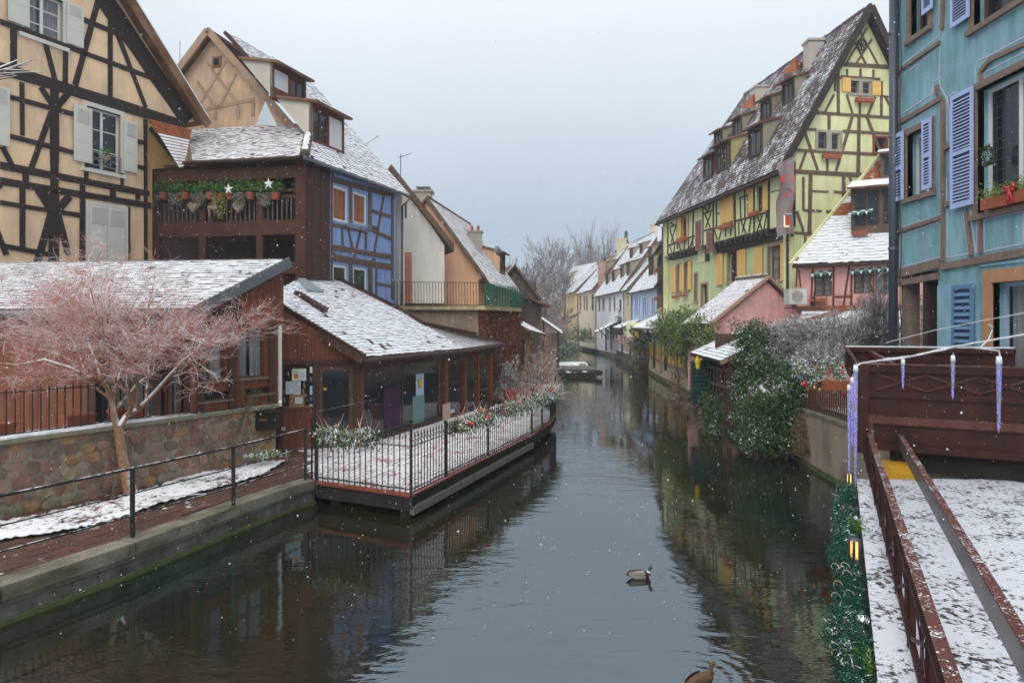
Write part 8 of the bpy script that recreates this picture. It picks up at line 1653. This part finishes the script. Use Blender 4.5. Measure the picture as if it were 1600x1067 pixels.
# overhanging twig at the top left
b = MB(); prs = []
random.seed(21); p = ray(-30,118,6.0)
for k in range(9): q = ray(random.uniform(15,75),random.uniform(92,125),6+random.gauss(0,.15)); m_ = p.lerp(q,.5)+V((0,0,random.gauss(0,.03))); prs.append(([tuple(p),tuple(m_),tuple(q)],[.010,.008,.004]))
t_ = tag(twigs('snowy_twig', prs, mat('twig_snowy',(.3,.2,.17),snow=.9,snz=-.2,snscale=8)),'snow-covered twig reaching in from the left edge','twig')
random.seed(31)
# ================================================================ DUCKS
def duck(name,lab,c,rz,female=False,s=1.0):
    t = thing(name,lab,'duck',(c[0],c[1],0),None); R_ = Matrix.Rotation(rz,3,'Z'); O = V((c[0],c[1],0))
    # spine: x forward. (x, z centre, half width, half height, material)
    sec = [(-.275,.085,.012,.010,4),(-.25,.080,.035,.020,4),(-.20,.070,.065,.040,4 if not female else 0),(-.14,.060,.088,.065,3),(-.06,.055,.102,.082,3),(.02,.055,.104,.088,3),(.09,.060,.092,.085,3 if not female else 0),(.145,.075,.070,.075,2),(.172,.105,.042,.050,2),(.184,.140,.028,.032,1),(.188,.165,.026,.027,0),(.196,.190,.033,.031,0),(.212,.212,.038,.034,0),(.228,.222,.034,.028,0),(.243,.218,.020,.016,0)]
    n = 14; b = MB()
    for i,(x,z_,hw,hh_,m) in enumerate(sec):
        nx = sec[min(i+1,len(sec)-1)]; pv = sec[max(i-1,0)]; tx = V((nx[0]-pv[0],0,nx[1]-pv[1])).normalized(); nz = V((-tx.z,0,tx.x))
        for k in range(n): a = 2*math.pi*k/n; p = V((x,0,z_))+V((0,1,0))*math.cos(a)*hw+nz*math.sin(a)*hh_; b.v.append(tuple(R_@(p*s)+O))
    for i in range(len(sec)-1):
        for k in range(n): b.f.append((i*n+k,i*n+(k+1)%n,(i+1)*n+(k+1)%n,(i+1)*n+k)); b.m.append(0 if female else sec[i+1][4])
    b.f += [tuple(range(n)),tuple(range((len(sec)-1)*n,len(sec)*n))]; b.m += [0,0]
    ms = [M['duck_brown']]*5 if female else [M['duck_green'],M['duck_white'],M['duck_breast'],M['duck_grey'],M['duck_black']]
    bo_ = b.build('body', ms, t, True)
    b = MB(); W_ = lambda q: R_@(V(q)*s)+O
    b.tube([W_((.235,0,.212)),W_((.262,0,.205)),W_((.290,0,.200))],[.014*s,.013*s,.009*s],8); b.build('bill', M['duck_bill'] , t, True)
    for sy in (-1,1):
        b = MB(); b.ball(W_((.222,sy*.031,.224)),.006*s,6); b.build('eye', M['duck_black'], t, True)
        b = MB(); rows = [(.08,.0),(.02,.028),(-.08,.034),(-.17,.022),(-.24,.004)]
        vs = []
        for x,hw in rows:
            for k in range(4): a = -.25+k*.36; rr = .101*(1-max(0,(-x-.05))*2.3); vs.append(W_((x, sy*(rr*math.cos(a)+.006), .062+.085*math.sin(a+.25)*(1 if x>-.2 else .7)+ (hw*.25))))
        b.v = [tuple(v_) for v_ in vs]
        for i in range(4):
            for k in range(3): b.f.append((i*4+k,i*4+k+1,i*4+5+k,i*4+4+k)); b.m.append(0)
        b.build('wing', M['duck_brown'] if female else mat('duck_wing',(.20,.17,.15),var=.35,fine=90) if 'duck_wing' not in M else M['duck_wing'], t, True)
p = rayz(1000,903,0); duck('mallard_drake','mallard drake with green head swimming in open water',(p.x,p.y),.05,False,.80)
p = rayz(1100,1078,0); duck('mallard_hen','brown mallard hen cut off by the bottom edge of the view',(p.x,p.y+.12),.6,True,.86)
# ================================================================ FALLING SNOW
N = 13000; r = np.random.default_rng(5)
Yv = 2.0+30*r.random(N)**.62; pxv = r.uniform(-100,1700,N); pyv = r.uniform(-60,1000,N)
X = (pxv-800)/F*Yv; Z = 4-(pyv-505)/F*Yv; keep = (Z > .1)&(Z < 17); X, Yv, Z = X[keep], Yv[keep], Z[keep]; N = len(X)
C_ = np.stack([X,Yv,Z],1); sz = r.uniform(.0030,.0068,N)*(.55+Yv/22); off = np.array([[1,0,0],[-1,0,0],[0,1,0],[0,-1,0],[0,0,1],[0,0,-1]],float)
vs = (C_[:,None,:]+off[None]*sz[:,None,None]).reshape(-1,3); tri = np.array([[0,2,4],[2,1,4],[1,3,4],[3,0,4],[2,0,5],[1,2,5],[3,1,5],[0,3,5]]); fs = (np.arange(N)[:,None,None]*6+tri[None]).reshape(-1,3)
me = bpy.data.meshes.new('falling_snow'); me.from_pydata(vs.tolist(),[],fs.tolist()); me.materials.append(M['snowflake']); me.polygons.foreach_set('use_smooth',[True]*len(me.polygons)); o = bpy.data.objects.new('falling_snow',me); COL.objects.link(o); stuff(o)
# ================================================================ HAZE
b = MB(); b.box(-400,400,-40,600,-2.3,27.5); hz_ = stuff(b.build('haze', M['haze']))
